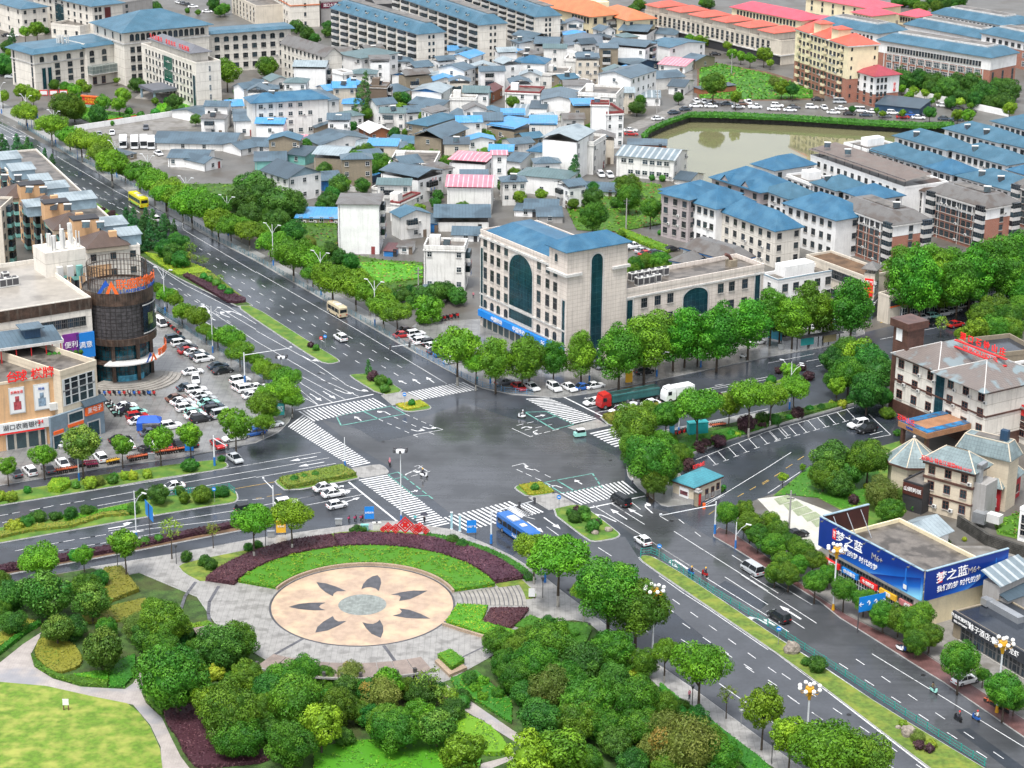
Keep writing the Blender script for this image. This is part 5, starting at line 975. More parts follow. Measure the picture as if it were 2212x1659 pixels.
# LARGE BUILDINGS
def extra(b,n,m,x0,y0,z0,x1,y1,z1):return b.box(n,WM[m]if isinstance(m,str)and m in WM else m,x0,y0,z0,x1,y1,z1)
def glassp(b,f,u0,u1,z0,z1,arch=0.0,off=.08,name='glass_wall',m=None):
 """tall glazed panel, optionally round-headed, with a pale surround"""
 w=(u1-u0)/2;n=14;P=[(-w,z0),(w,z0)]
 if arch:P+=[(w*cos(pi*i/n),z1-arch+arch*sin(pi*i/n))for i in range(n+1)]
 else:P+=[(w,z1),(-w,z1)]
 k=MB();q=len(P);k.add([(x,-off,z)for x,z in P],[tuple(range(q))],0);s_=1.0
 c=(0,(z0+z1)/2)
 for i in range(q):
  a,e=P[i],P[(i+1)%q];o=lambda p:(p[0]+(.3 if p[0]>0 else-.3),p[1]+(.3 if p[1]>c[1]else-.3))
  a2,e2=o(a),o(e);k.add([(a[0],-off-.06,a[1]),(e[0],-off-.06,e[1]),(e2[0],-off-.06,e2[1]),(a2[0],-off-.06,a2[1])],[(3,2,1,0)],1)
 p,r=b.fp(f,(u0+u1)/2,0);return k.build(name,[m or WM['glass'],m_trim],b.root,p,r)
m_signb=mat('sign_blue',(.01,.20,.62),.4,var=.03);m_signw=mat('sign_letter_white',(.85,.85,.85),.5,var=0);m_signr=mat('sign_letter_red',(.75,.02,.02),.5,var=0);m_signo=mat('sign_orange',(.80,.13,.02),.5,var=.03);m_signk=mat('sign_black',(.03,.035,.045),.4,var=.05);m_signg=mat('sign_gold',(.75,.42,.03),.5,var=0);m_red=mat('red_paint',(.60,.02,.02),.45,var=.05);m_signwh=mat('sign_white',(.72,.73,.73),.5,var=.04);m_duct=mat('duct_metal',(.45,.47,.49),.35,.6,var=.1);m_lb=mat('letter_blue',(.01,.08,.40),.5,var=0)
# bank and office block on the corner
tile('21')
b=B('office_block','tall pale stone office block with blue roof and arched glass wall at the junction','office building',-272,345,478,655,965,560,820,'stone')
W_,d_,h_=b.W,b.d,b.h;k=h_/25
b.band(h_-1.2,.5,.3);b.band(8.6*k,.35,.2);b.band(5.0*k,.3,.2);b.flat(.7,x1=W_-7)
b.hip('blue',2.6,-.9,x1=W_-6.5,top=.35,z=h_+.25)
for u in(.06,.144,.22,.31,.69,.787,.873):
 for z0,hh in((21.6,2.7),(17.8,2.4),(13.2,3.0),(9.3,2.4)):b.win('f',1,1,1.5,hh*k,z0*k,u0=u*W_-.75,u1=u*W_+.75,k='d')
 b.win('f',1,1,1.5,2.2*k,5.4*k,u0=u*W_-.75,u1=u*W_+.75,k='h')
glassp(b,'f',.352*W_,.62*W_,9.4*k,23.4*k,4.0);glassp(b,'f',.352*W_,.62*W_,5.9*k,8.4*k)
glassp(b,'f',.955*W_,.985*W_,1,16.5*k);glassp(b,'f',.01*W_,.035*W_,2,21*k)
x0=W_-6.5;th=h_+3.6
extra(b,'tower','stone',x0,-.35,h_-1.4,W_+.35,d_+.3,th);extra(b,'tower_base','stone',W_-.02,-.3,0,W_+.33,d_+.25,h_-1.4)
k2=MB();k2.box(x0-.5,-.85,h_-2.0,W_+.9,3.5,h_-1.4);k2.box(x0-.5,d_-4,h_-2.0,W_+.9,d_+.8,h_-1.4);k2.build('tower_cornice',m_trim,b.root)
b.hip('blue',2.6,.8,x0=x0,y0=-.3,x1=W_+.3,y1=d_+.3,z=th)
glassp(b,'r',.39*d_,.585*d_,.6,th-1.4,1.6,off=.42);b.win('f',1,1,1.1,1.8,h_+.6,u0=x0+2.2,u1=x0+3.3,k='h',off=.36)
b.sign('f',W_*.5,3.9*k,W_*.98,1.7*k,m_signb,'中国移动',m_signw,1.3,off=.9)
for u,t_ in((.78,'5G'),(.24,'中国移动'),(.9,'China Mobile')):p,r=b.fp('f',u*W_,3.9*k);text(t_,1.2 if t_!='China Mobile' else.6,'lettering',m_signw,b.root,(p[0],-1.0,p[2]),(pi/2,0,0))
glassp(b,'f',.04*W_,.93*W_,.2,2.9*k,name='shop_window',m=mat('shop_glass',(.05,.08,.09),.1,pat='u',ps=(2.4,1),pc=(.45,.42,.36),pw=.2));b.done()
b=B('office_wing','lower flat-roofed pale stone wing with arched glass wall beside the tall office block','office building',935,885,2178,655,1960,562,530,'stone')
W_,d_,h_=b.W,b.d,b.h;q=lambda x:(x-935)/1243*W_
b.flat(1.0);b.band(h_-1.4,.4,.22);b.band(h_*.29,.3,.18)
for x in(1137,1250,1358,1795,1893,2010):b.win('f',1,2,1.7,2.3,h_*.40,h_*.87,u0=q(x)-.85,u1=q(x)+.85,k='d')
for x in(1100,1220,1330,1440,1560,1700,1880,2000):b.win('f',1,1,1.6,1.9,.9,u0=q(x)-.8,u1=q(x)+.8,k='h')
glassp(b,'f',q(1468),q(1683),h_*.42,h_*.88,2.2);glassp(b,'f',q(992),q(1038),h_*.3,h_*.88);glassp(b,'f',q(2100),q(2145),h_*.3,h_*.93)
km=MB();km.box(-.75,-.75,0,.75,.75,1.9,0);km.box(-.65,-.77,.3,.65,-.751,1.7,1);km.box(-.77,-.65,.3,-.751,.65,1.7,1);km.cyl(0,0,1.9,2.05,.5,n=10,m=1);ACB=km.mesh('air_conditioner',[m_ac,m_grill],uv=False)
def acb(px,py,z,lab,g='air conditioners on the office wing roof'):
 p=G(px,py,z);o=inst(ACB,'air_conditioner_unit',None,(p.x,p.y,z),b.rz);tag(o,lab,'air conditioner',g)
for i,(x,y)in enumerate([(1040,765),(1095,755),(1150,745),(1210,735),(1265,725),(1318,715)]):acb(x,y,h_+.05,'%s large rooftop air conditioner from the left in the rear row on the stone wing'%ordn(i))
for i,(x,y)in enumerate([(1095,805),(1145,798),(1195,788),(1250,775)]):acb(x,y,h_+.05,'%s large rooftop air conditioner from the left in the front row on the stone wing'%ordn(i))
x,y=b.loc(1895,640,h_);extra(b,'roof_vent','tan',x-1,y-1,h_,x+1,y+1,h_+1.6);kk=MB();kk.path([(x,y,h_+1.4),(x-.8,y,h_+2.6),(x-1.9,y,h_+3.1)],.4,8);kk.build('vent_pipe',m_frb,b.root)
b.done()
b=B('hall','white hall with grey tiled roof and blue eaves behind the stone wing','building',1480,478,1905,600,2190,590,7,'white');b.hip('grey',2.6,.8,top=.3);b.band(b.h-.3,.3,.7,m=WM['blue']);glassp(b,'f',2,b.W*.7,2.5,6);b.done()
b=B('annex','small white annex with grey tiled roof left of the blue-eaved hall','building',1385,590,1520,615,1530,520,6,'white');b.hip('grey',1.5,.8);b.band(b.h-.3,.3,.6,m=WM['blue']);b.win('f',1,1)
# villas with blue tiled roofs
V='blue-roofed row houses by the pond'
def villa(label,c,h,wall='white',roof='bslate',fw=(4,3),sw=(2,3),rise=3.0,sd='r',top=0.0,heater=0,dep=None,k='d',gab=0,rk='hip'):
 b=B('row_house',label,'house',*c,h,wall,group=V,dep=dep)
 if rk=='hip':b.hip(roof,rise,.8,top=top)
 elif rk=='flat':b.flat(.6);b.box('stair_head',b.wm,b.W*.3,b.d*.3,b.h,b.W*.6,b.d*.8,b.h+2.4)
 b.band(b.h-.3,.2,.25,name='eaves')
 b.win('f',fw[0],fw[1],1.5,1.7,1.2,k=k,ac=.15);b.win(sd,sw[0],sw[1],1.4,1.6,1.2,k=k)
 for i in range(gab):
  u=b.W*(i+.7)/(gab+.4);g=MB();g.add([(u-2,-.3,b.h),(u+2,-.3,b.h),(u,-.3,b.h+2),(u,4.5,b.h+2)],[(0,1,2)],0);g.add([(u-2.3,-.6,b.h-.1),(u,-.6,b.h+2.2),(u,4.5,b.h+2.2),(u+2.3,-.6,b.h-.1)],[(0,1,2),(3,2,1)],1);g.build('gable',[b.wm,RM[roof]],b.root)
 for i in range(heater):b.heater(b.W*(.3+.35*i),b.d*.22,b.h+rise*.35)
 return b.done()
villa('pinkish grey four-storey end house of the blue-roofed row above the office wing',(1297,12,1530,68,1700,0),370,'pinkgrey','blue',(3,4),(2,4))
villa('white house with a red banner, second in the blue-roofed row above the office wing',(1532,78,1765,148,2040,75),340,'white','blue',(4,3),(1,3),rise=4)
villa('long white house with dark green glass strip, nearest the street in the blue-roofed row',(1812,168,2277,338,2460,290),310,'ivory','blue',(6,3),(2,3),rise=4)
tile('31')
villa('white house with stepped blue eaves left of the brick apartment block',(150,100,590,245,690,120),330,'white','blue',(6,3),(1,3),rise=4)
def apart(label,c,h):
 b=B('apartment_block',label,'apartment building',*c,h,'redbrick',group='brick apartment blocks');z=b.h*.74
 k=MB();k.box(-.06,-.06,z,b.W+.06,b.d+.06,b.h+.02);k.build('upper_wall',WM['white'],b.root);b.band(b.h-.4,.4,.5)
 b.hip('grey',2.6,.5,top=.45);b.box('roof_terrace',m_roofflat,b.d*.45,b.d*.35,b.h+2.5,b.W-b.d*.45,b.d*.68,b.h+2.75)
 st=[b.h*i/5+.5 for i in range(5)]
 b.win('f',8,5,1.6,1.6,1.0,u0=3.4,u1=b.W-3.4,k='d',ac=.25,off=.06);b.win('r',1,5,1.3,1.5,1.0,u0=b.d*.4,u1=b.d*.55,k='d',off=.06,ac=.3)
 b.balc('f',[1.7,b.W-1.7],st,3.0,1.0,2.4);b.balc('r',[b.d-1.6],st,2.8,1.2,2.4)
 for u in(.2,.55,.8):p,r=b.fp('f',b.W*u,0,.1);kk=MB();kk.tube((p[0],-.15,0),(p[0],-.15,b.h),.09,n=5);kk.build('downpipe',m_trim,b.root)
 b.heater(b.W*.75,b.d*.45,b.h+2.8);return b.done()
apart('red brick apartment block with white top floor, left of the two behind the plane trees',(597,112,1087,288,1392,238),370)
apart('red brick apartment block with white top floor, right of the two behind the plane trees',(1387,-8,1892,142,2176,96),370)
apart('partly seen red brick apartment block at the right edge above the plane trees',(2120,-60,2520,60,2700,10),330)
b=B('shop_corner','cream shop corner with red vertical banner, grey pyramid roof and dark ground floor','shop building',832,700,925,712,1045,690,390,'cream');b.hip('grey',1.6,.7,gap=1.0)
b.box('shop_cladding',mat('cladding_slate',(.09,.12,.16),.5,pat='u',ps=(.6,1),pc=(.06,.08,.11)),b.W*.0-.08,-.08,0,b.W+.08,b.d+.05,b.h*.42)
b.sign('f',b.W*.5,b.h*.68,b.W*.8,b.h*.42,m_signr,'锦通汽车',m_signw,1.0,dz=1.4);p,r=b.fp('f',b.W*.5,b.h*.6);text('二手车 新能源',.45,'lettering',m_signg,b.root,(p[0],-.25,p[2]),(pi/2,0,0))
p,r=b.fp('r',b.d*.5,b.h*.33);text('锦通汽车',1.0,'lettering',m_signw,b.root,(b.W+.15,p[1],p[2]),(pi/2,0,pi/2));b.win('r',1,1,3.6,3.6,b.h*.5,k='s')
b=B('shop_wing','long cream two-storey shop wing running back from the shop corner','shop building',330,560,832,745,900,650,300,'cream');b.flat(.6,top=m_soil);b.win('f',7,2,1.9,2.2,1.2,k='d',u0=b.W*.4,u1=b.W*.98);b.sign('f',b.W*.8,3.6,6,1.2,mat('sign_teal',(.02,.40,.36),.4),'VIVO',m_signw,.8)
b=B('shop_row','dark-fronted shop row with orange stripe behind the plane trees','shop building',1048,915,2250,660,2300,600,6.5,'cream');b.flat(.5);b.sign('f',b.W*.3,5.0,b.W*.58,1.3,m_signk,'汽车美容 精品车行',m_signw,.9);b.sign('f',b.W*.3,4.1,b.W*.58,.3,m_signo);b.win('f',12,1,3.2,3.0,.2,k='s')
b=B('white_annex','white two-storey building with blue parapet line beside the office wing','building',85,782,585,695,560,620,250,'white');b.flat(.8);b.band(b.h+.55,.25,.15,m=WM['bwall']);b.win('f',5,2,1.7,2.0,1.2,k='d');b.win('l',1,2)
x,y=b.loc(150,640,b.h+3);extra(b,'roof_house','white',x,y,b.h,x+9,y+4,b.h+2.8)
tile('30')
VL=[('pale flat-roofed house right of the frame-roofed terrace',(655,1245,850,1305,990,1222),9,dict(rk='flat')),('small blue-grey hip-roofed house in the front rank by the pond',(872,1296,1092,1360,1278,1308),9,{}),('second blue-grey hip-roofed house of the front rank by the pond',(1122,1370,1362,1438,1510,1370),9,{}),('brighter blue hip-roofed house, third of the front rank by the pond',(1362,1446,1592,1508,1792,1468),9,dict(roof='blue')),
('long blue-grey roofed row at the pond edge',(1098,1175,1545,1298,1712,1250),9,dict(fw=(8,3),heater=1)),('long blue-grey roofed row in the middle of the right-hand estate',(1592,1300,2062,1428,2250,1375),9,dict(fw=(8,3),heater=1)),('long blue-grey roofed row behind the pond road',(1528,1112,2002,1235,2152,1180),9,dict(fw=(8,3),heater=2)),('blue-grey roofed row with solar heaters in front of the estate',(1640,1520,2110,1652,2260,1560),9,dict(fw=(8,3),heater=2)),
('blue-grey roofed row at the right edge behind the pond road',(1942,1048,2250,1128,2400,1060),9,dict(fw=(6,3))),('bright blue roofed row end at the right edge of the estate',(2082,1468,2300,1530,2400,1450),9,dict(roof='blue')),('blue-grey roofed row at the right edge of the estate',(2040,1235,2300,1300,2420,1240),9,{}),('brown tiled house in front of the frame-roofed terrace',(1150,1600,1350,1650,1500,1560),8,dict(roof='browntile',rise=1.6)),
('blue-grey hip-roofed house with a red-framed heater in front of the estate',(388,1580,592,1648,805,1592),9,dict(heater=1)),('small flat brown-roofed house left of the estate',(160,1520,372,1600,440,1520),8,dict(rk='flat')),('white villa with bright blue gabled roof at the water, leftmost of the estate',(60,1475,400,1420,0,1400),9,dict(roof='blue',rise=3.0,fw=(2,2))),('bright blue hip roof at the front left of the estate',(655,1655,870,1730,1090,1665),9,dict(roof='blue')),('blue-green hip-roofed house in the left estate corner',(-40,1640,180,1720,330,1650),9,{})]
for l,c,h,k in VL:villa(l,c,h,k.pop('wall','white'),**k)
b=B('terrace_row','white terrace row under a long rusty frame canopy at the pond','house',368,1352,1180,1632,1310,1500,9,'white',group=V);b.win('f',12,3,1.4,1.6,1.2,k='d');b.flat(.6)
b.post(b.h,b.h+2.6,12);k=MB();k.add([(-.5,-.8,b.h+2.2),(b.W+.5,-.8,b.h+2.2),(b.W+.5,b.d*.6,b.h+3.4),(-.5,b.d*.6,b.h+3.4)],[(0,1,2,3)]);k.build('canopy_roof',roofm('roof_rusty_frame',(.16,.12,.10),stain='6a665f',sa=.6,ss=.5),b.root);b.heater(4,3,b.h+3.4);b.heater(14,3,b.h+3.4);b.done()
tile('20')
villa('grey-walled villa with gabled bright blue roof at the pond end of the estate',(1728,1535,2150,1665,2330,1570),9,'pinkgrey',roof='blue',gab=2,rise=4)
villa('grey-walled villa with bright blue roof just above the white row house',(1290,1640,1620,1740,1860,1640),9,'pinkgrey',roof='blue',gab=1,rise=3.4)
# apartments, schools and shops at the top
def slab(label,c,h,fl=6,bays=9,dep=None,roof='bslate'):
 b=B('slab_block',label,'apartment building',*c,h,'ivory',group='slab blocks with dormers',dep=dep)
 b.band(b.h-.2,.4,.5);b.hip(roof,3.4,.6,top=.35);b.box('roof_terrace',m_roofflat,3,b.d*.5,b.h+3.3,b.W-4,b.d*.9,b.h+3.6);z=[b.h*i/fl+.3 for i in range(fl)]
 us=[b.W*(i+.5)/bays for i in range(bays)];b.balc('f',us,z,b.W/bays*.62,1.1,b.h/fl*.86);b.win('r',2,fl,.9,1.3,1.0,u0=b.d*.38,u1=b.d*.62,k='n')
 for u in us[:-1]:
  d=MB();d.box(u-.9,1.2,b.h+.6,u+.9,4,b.h+2.2,0);d.box(u-.6,1.17,b.h+.9,u+.6,1.19,b.h+1.9,1);d.add([(u-1.2,.9,b.h+2.1),(u,.9,b.h+3.1),(u,5,b.h+3.1),(u+1.2,.9,b.h+2.1)],[(0,1,2),(3,2,1)],2);d.build('dormer',[WM['ivory'],m_glass,RM[roof]],b.root)
 return b.done()
tile('10')
slab('cream slab block with blue dormer roof and dark balconies, nearest of the three',(652,72,1402,298,1655,285),330)
slab('cream slab block with blue dormer roof, middle of the three behind the old village',(1180,-40,1932,218,2165,202),320)
slab('cream slab block with blue dormer roof, rear right of the three behind the old village',(1740,-90,2417,148,2625,132),260)
tile('10')
b=B('long_flats','long cream flats with a pale grey tiled roof left of the slab blocks','apartment building',215,368,600,488,732,470,290,'ivory');b.gable('grey',2.8,.5);b.win('f',10,4,1.2,1.5,1,k='d',ac=.3);b.done()
b=B('tall_flats','tall cream flats with an orange band at the top edge behind the blue-roofed government wing','apartment building',295,-60,545,-72,-330,-230,300,'ivory');b.flat(.6);b.win('f',1,4,1.0,1.6,1,k='d');b.win('l',14,4,1.3,1.5,1,k='d',ac=.3);b.band(b.h*.62,.5,.2,m=RM['orange']);b.done()
b=B('shop_house','white shop house with a dark red sign board behind the slab blocks','shop building',560,20,790,5,800,-60,10,'grey');b.flat(.5);b.sign('f',b.W*.4,b.h-1.5,b.W*.8,2.4,mat('sign_maroon',(.16,.01,.04),.5),'湖口大酒店',m_signw,1.6)
b=B('parking_deck','dark open-sided deck building at the top edge behind the slab blocks','building',1030,45,1240,40,1280,-60,8,'dark');b.flat(.5);b.band(4,.5,.2)
tile('20')
b=B('school_hall','cream school hall with a vast orange tiled roof behind the slab blocks','school building',690,145,912,122,170,-60,200,'yellow');b.hip('orange',5,1.2);b.win('f',3,2,1.6,2.4,1.5,k='d');b.win('l',6,2,1.4,2.4,1.5,u0=2,u1=14,k='d');b.done()
b=B('school_hall','cream school wing with a smaller orange tiled roof, right of the vast orange roof','school building',1000,178,1238,160,850,88,180,'yellow');b.hip('orange',3.4,1.0);b.win('f',2,2,1.4,2.0,1.5,k='d');b.win('l',4,2,1.2,2.0,1.5,k='h');b.done()
b=B('dome_kiosk','cream domed turret at the top edge between the orange roofs','building',735,20,840,15,845,-20,8,'yellow');k=MB();k.lathe([(4.2,0),(4.0,1.5),(2.8,3.2),(1.2,4.2),(0,4.6)],n=20);k.build('dome',WM['yellow'],b.root,(b.W/2,b.d/2,b.h),smooth=True)
b=B('shop_terrace','long shop terrace with red hipped roofs along the market street','shop building',1148,90,2330,360,2400,290,185,'cream',group=None);b.flat(.4);W_=b.W
for i in range(6):x=W_*i/6;extra(b,'attic','cream',x+1.5,-.2,b.h,x+W_/6-4.5,b.d*.9,b.h+2.6);b.hip('red',1.9,.8,x0=x+1.5,y0=-.2,x1=x+W_/6-4.5,y1=b.d*.9,z=b.h+2.6)
b.win('f',24,3,1.6,1.5,4.6,k='d',ac=.2);b.band(3.5,.4,.5);b.box('shop_fronts',WM['dark'],.3,-.1,0,b.W-.3,.1,3.3);b.done()
b=B('school_block','long cream school block with a rose red roof behind the shop terrace','school building',1900,62,2500,180,2545,130,150,'yellow');b.hip('rose',3,.9);b.win('f',18,2,1.2,2.2,1.5,k='d');b.done()
tile('30')
for c,h,l in[((145,165,430,235,560,150),120,'cream school block with rose red roof behind the yellow apartment block'),((330,-20,900,80,1100,40),120,'long school block with rose red roof at the top edge'),((730,105,900,140,1140,125),110,'school block with rose red roof and a small hipped turret'),((1130,125,1290,150,1440,125),80,'low rose red roofed wing left of the top blue-roofed school block')]:
 b=B('school_block',l,'school building',*c,h,'yellow',group='rose-roofed school blocks');b.hip('rose',2.6,.8);b.win('f',6,2,1.2,1.8,1.2,k='d');b.done()
def school(label,c,h,n,brick=True):
 b=B('school_block',label,'school building',*c,h,'redbrick' if brick else 'white',group='blue-roofed school blocks');z=b.h*.68
 k=MB();k.box(-.08,-.08,z,b.W+.08,b.d+.08,b.h+.02);k.build('upper_wall',WM['white'],b.root);b.band(b.h-.3,.45,.7);b.hip('bslate',2.6,.9,top=.55)
 k=MB();q=b.d*.3;k.box(q,q,b.h+2.3,b.W-q,b.d-q,b.h+3.2);k.build('roof_parapet',m_trim,b.root);b.box('roof_terrace',m_roofflat,q+.4,q+.4,b.h+3.2,b.W-q-.4,b.d-q-.4,b.h+3.23)
 return b
b=school('long red brick school block with white top floor, blue roof and trees along its foot',(962,345,1928,500,2150,455),320,30);W_=b.W
b.win('f',12,3,3.0,2.2,1.2,b.h*.66,k='s',ac=.6);b.win('f',32,1,1.1,1.9,b.h*.74,k='d',off=.09);b.win('r',3,1,1.2,6,b.h*.2,k='d')
k=MB();
for i in range(13):u=W_*.08-1.2+(W_*.84+2.2)*i/12;k.box(u-.2,-.2,0,u+.2,0,b.h*.68)
k.build('pilasters',m_trim,b.root);b.done()
b=school('long white-topped school block behind the yellow apartment block',(430,195,950,292,1080,240),250,20);b.win('f',14,1,1.1,1.9,b.h*.74,k='d',off=.09);b.done()
b=school('low blue-roofed school block in the middle rank',(1190,210,1850,335,1960,280),120,20,False);b.done()
b=school('white and brick blue-roofed school block at the right edge',(1850,285,2400,400,2500,340),230,10);b.win('f',9,1,1.8,1.6,b.h*.74,k='d',off=.09);b.win('f',5,2,2.4,2,1.2,b.h*.6,k='s');b.done()
b=school('white blue-roofed school block at the top right with a grey roof deck',(1425,115,2055,225,2250,185),150,10,False);b.win('f',16,2,1.2,1.8,1.4,k='d',off=.09);b.done()
b=B('apartment_block','yellow apartment block with red brick lower floors and red roofs','apartment building',700,398,955,382,82,258,490,'redbrick');z=b.h*.42
k=MB();k.box(-.08,-.08,z,b.W+.08,b.d+.08,b.h+.02);k.build('upper_wall',WM['yellow'],b.root);b.band(b.h-.4,.4,.6,y1=b.d)
for i in range(3):
 y0=b.d*i/3;b.hip('red',3.4,.7,y0=y0+.4+(2.5 if i else 0),y1=y0+b.d/3-.6,z=b.h)
 if i:extra(b,'stair_head','yellow',1.5,y0-2.5,b.h,6.5,y0+2.3,b.h+4);b.hip('red',1.2,.6,x0=1.5,x1=6.5,y0=y0-2.5,y1=y0+2.3,z=b.h+4)
b.win('l',12,7,1.7,1.6,.9,k='d',off=.1,ac=.1);b.balc('l',[b.d*.12,b.d*.42,b.d*.72,b.d*.92],[b.h*i/7+.4 for i in range(7)],2.2,.8,.9,m=WM['yellow'],glass=False);b.win('f',2,6,.7,1.2,2,k='n',off=.1);b.done()
b=B('corner_house','white and brick corner building with crimson hip roof at the pond road','building',925,662,1135,642,748,618,262,'redbrick');k=MB();k.box(-.08,-.08,b.h*.42,b.W+.08,b.d+.08,b.h+.02);k.build('upper_wall',WM['white'],b.root);b.hip('crimson',3,.9);b.win('f',3,4,1.1,1.6,1.2,k='d',off=.1,u1=b.W*.5);b.win('l',3,4,1.3,1.5,1.2,k='d',off=.1);p=b.fp('f',b.W*.82,b.h*.6)[0]
text('幼\n儿\n园',1.1,'lettering',m_signr,b.root,(p[0],-.2,p[2]),(pi/2,0,0))
b=B('lean_to','low dark slate-roofed annex at the foot of the crimson-roofed corner building','building',925,900,1310,940,1130,855,70,'navy');b.mono('slate2',.9,.3)
# LEFT SIDE: mall, drum tower, flats, government compound
tile('01')
b=B('shopping_mall','cream shopping mall block with rust-stained roof edge behind the terrace building','shopping mall',-300,1108,785,940,-300,720,785,'ivory',dep=34)
W_,d_,h_=b.W,b.d,b.h;m_rust=mat('rusty_cladding',(.10,.06,.042),.5,var=.35,vs=.5,streak=.5)
b.flat(.9,top=mat('roof_pale_screed',(.36,.33,.29),.3,var=.1,stain='55504a',sa=.5,ss=.1));b.band(h_-1.7,2.4,.15,m=m_rust,name='rusty_band');b.win('f',9,1,1.5,2.1,h_-5.2,u0=W_*.5,u1=W_*.95,k='d')
x,y=b.loc(435,735,h_);sh_=5.6;extra(b,'lift_house','ivory',x-1,y-.5,h_,x+8.2,y+7.5,h_+sh_)
an=MB();rr=random.Random(4)
for i in range(20):u,v=rr.uniform(x-.3,x+7.6),rr.uniform(y,y+6.8);an.cyl(u,v,h_+sh_,h_+sh_+rr.uniform(2.5,4.8),.16+(.35 if i%5==0 else 0),n=8)
an.build('antenna_mast',m_ac,b.root)
for i,(px,py)in enumerate([(525,740),(615,730)]):u,v=b.loc(px,py,h_);b.box('plant_box',m_ac,u-.6,v,h_,u+.7,v+1,h_+2.3)
u,v=b.loc(695,725,h_);b.box('plant_box',WM['teal'],u-.6,v,h_,u+.7,v+1,h_+2.3)
for i,(px,py)in enumerate([(20,825),(80,815),(130,808),(50,770)]):
 p=G(px,py,h_);tag(inst(ACB,'air_conditioner_unit',None,(p.x,p.y,h_+.1),b.rz),'%s white air conditioner box on the mall roof at the left edge'%ordn(i),'air conditioner','air conditioners on the mall roof')
b.done()
p=G(715,1230,12)
for px,py,w,hh,m,t,tm in[(715,1300,4.0,5.6,m_signb,'满意',m_signw),(590,1280,3.6,5.0,mat('sign_purple',(.22,.03,.30),.4),'便利',m_signw)]:
 u,z=b.loc(px,py,0)[0],0;q=b.loc(px,940+int((px-785)*-.155),h_)[0];zz=h_-(py-945)/37.5;b.sign('f',q,zz,w,hh,m,t,tm,1.5)
b=B('terrace_building','orange-tiled corner building with poster wall, bank front and a roof terrace','shop building',-330,1716,522,1592,560,1300,585,'orange');W1,d1,h1=b.W,b.d,b.h
b.flat(.5,m=WM['cream2']);tile('02');Z=lambda y:max(.2,(535-y)/40.5)
X=lambda x,y=300:(x+330)/852*W1
for x0_,x1_,t_,m1_,c_ in((75,185,'乐购生活',mat('poster_red',(.55,.10,.12),.4,var=.3,vs=1.5),m_signr),(288,402,'时尚',mat('poster_blue',(.30,.42,.55),.4,var=.3,vs=1.5),m_lb)):
 u=X((x0_+x1_)/2);o=b.sign('f',u,10.2,3.1,5.4,m_frame,None,None,off=.2,name='poster');k=MB();k.box(-1.35,-.25,-2.5,1.35,-.21,2.5);k.box(-.75,-.27,-1.9,.75,-.26,-.2,1);k.box(-.4,-.28,-.2,.4,-.27,.9,1);k.build('poster_print',[m_signwh,m1_],o);text(t_,.62,'lettering',c_,o,(0,-.3,1.7),(pi/2,0,0))
b.sign('f',X(150),4.9,12.6,1.9,m_signwh,'湖口农商银行',mat('letter_dark',(.05,.05,.06),.5),1.25,off=.5);p=b.fp('f',X(315),5.0)[0];text('24',1.1,'lettering',m_signr,b.root,(p[0],-.6,p[2]+.2),(pi/2,0,0))
b.box('shop_fascia',m_signr,X(-100),-.5,3.6,X(345),-.35,3.9);glassp(b,'f',X(20),X(350),.2,3.4,name='shop_window',m=MATS['shop_glass'])
for px in(425,485):u=X(px)+.2;b.box('air_conditioner',m_ac,u-.7,-.9,7.3,u+.6,-.1,8.7)
tile('01');b.done()
b2=B('corner_shop','beige shop corner with ribbon windows and orange and slate shop signs beside the parked scooters','shop building',522,1592,832,1496,600,1300,610,'cream2',dep=d1);W2=b2.W;h2_=b2.h;b2.flat(1.1)
tile('02');b2.win('f',1,1,W2*.9,3.2,8.2,u0=W2*.03,u1=W2*.93,k='s');b2.win('f',1,1,W2*.9,2.6,h2_-3.4,u0=W2*.03,u1=W2*.93,k='s');b2.win('r',3,2,2,2.4,7.8,k='s')
m_slb=mat('shop_front_slate',(.20,.27,.33),.5);b2.box('shop_front',m_slb,-3.5,-.5,0,W2+.8,.1,7.0);b2.box('shop_front',m_slb,W2,.1,0,W2+.8,6,7.0)
b2.sign('f',W2*.80,6.0,4.4,1.9,m_signo,'麦屯子',m_signw,1.2,off=.9);b2.sign('f',W2*.28,4.1,3.8,.7,m_signo,off=.7);b2.sign('f',-1.8,3.6,2.4,.7,m_signo,off=.7)
glassp(b2,'f',W2*.1,W2*.48,4.7,6.5,off=.6,name='shop_window');glassp(b2,'f',W2*.1,W2*.48,.3,3.3,off=.6,name='shop_window');glassp(b2,'f',W2*.62,W2*.92,.3,3.4,off=.6,name='shop_window');glassp(b2,'f',-3.1,-.6,.3,3.0,off=.6,name='shop_window')
k=MB();k.box(W2*.5,-1.2,7.0,W2+1.2,.2,7.2);k.add([(W2*.5,-1.2,7.2),(W2+1.2,-1.2,7.2),(W2+1.2,.1,8.3),(W2*.5,.1,8.3)],[(0,1,2,3)]);k.build('shop_canopy',RM['slate2'],b2.root);b2.done()
tile('01')
for px,py,t_ in((75,1590,'台'),(155,1575,'球'),(280,1550,'棋'),(378,1535,'牌')):
 u,_=b.loc(px,py,h1+.8);text(t_,2.3,'roof_lettering',m_signr,b.root,(u,-.3,h1+1.2),(pi/2,0,0),.12,bold=.03)
pav=thing('terrace_pavilion','slate blue roofed pavilion with red posts and potted plants on the terrace','pavilion',(*G(-120,1500,h1).xy,h1+.05),b.rz);L1=(G(545,1400,h1)-G(-120,1500,h1)).length
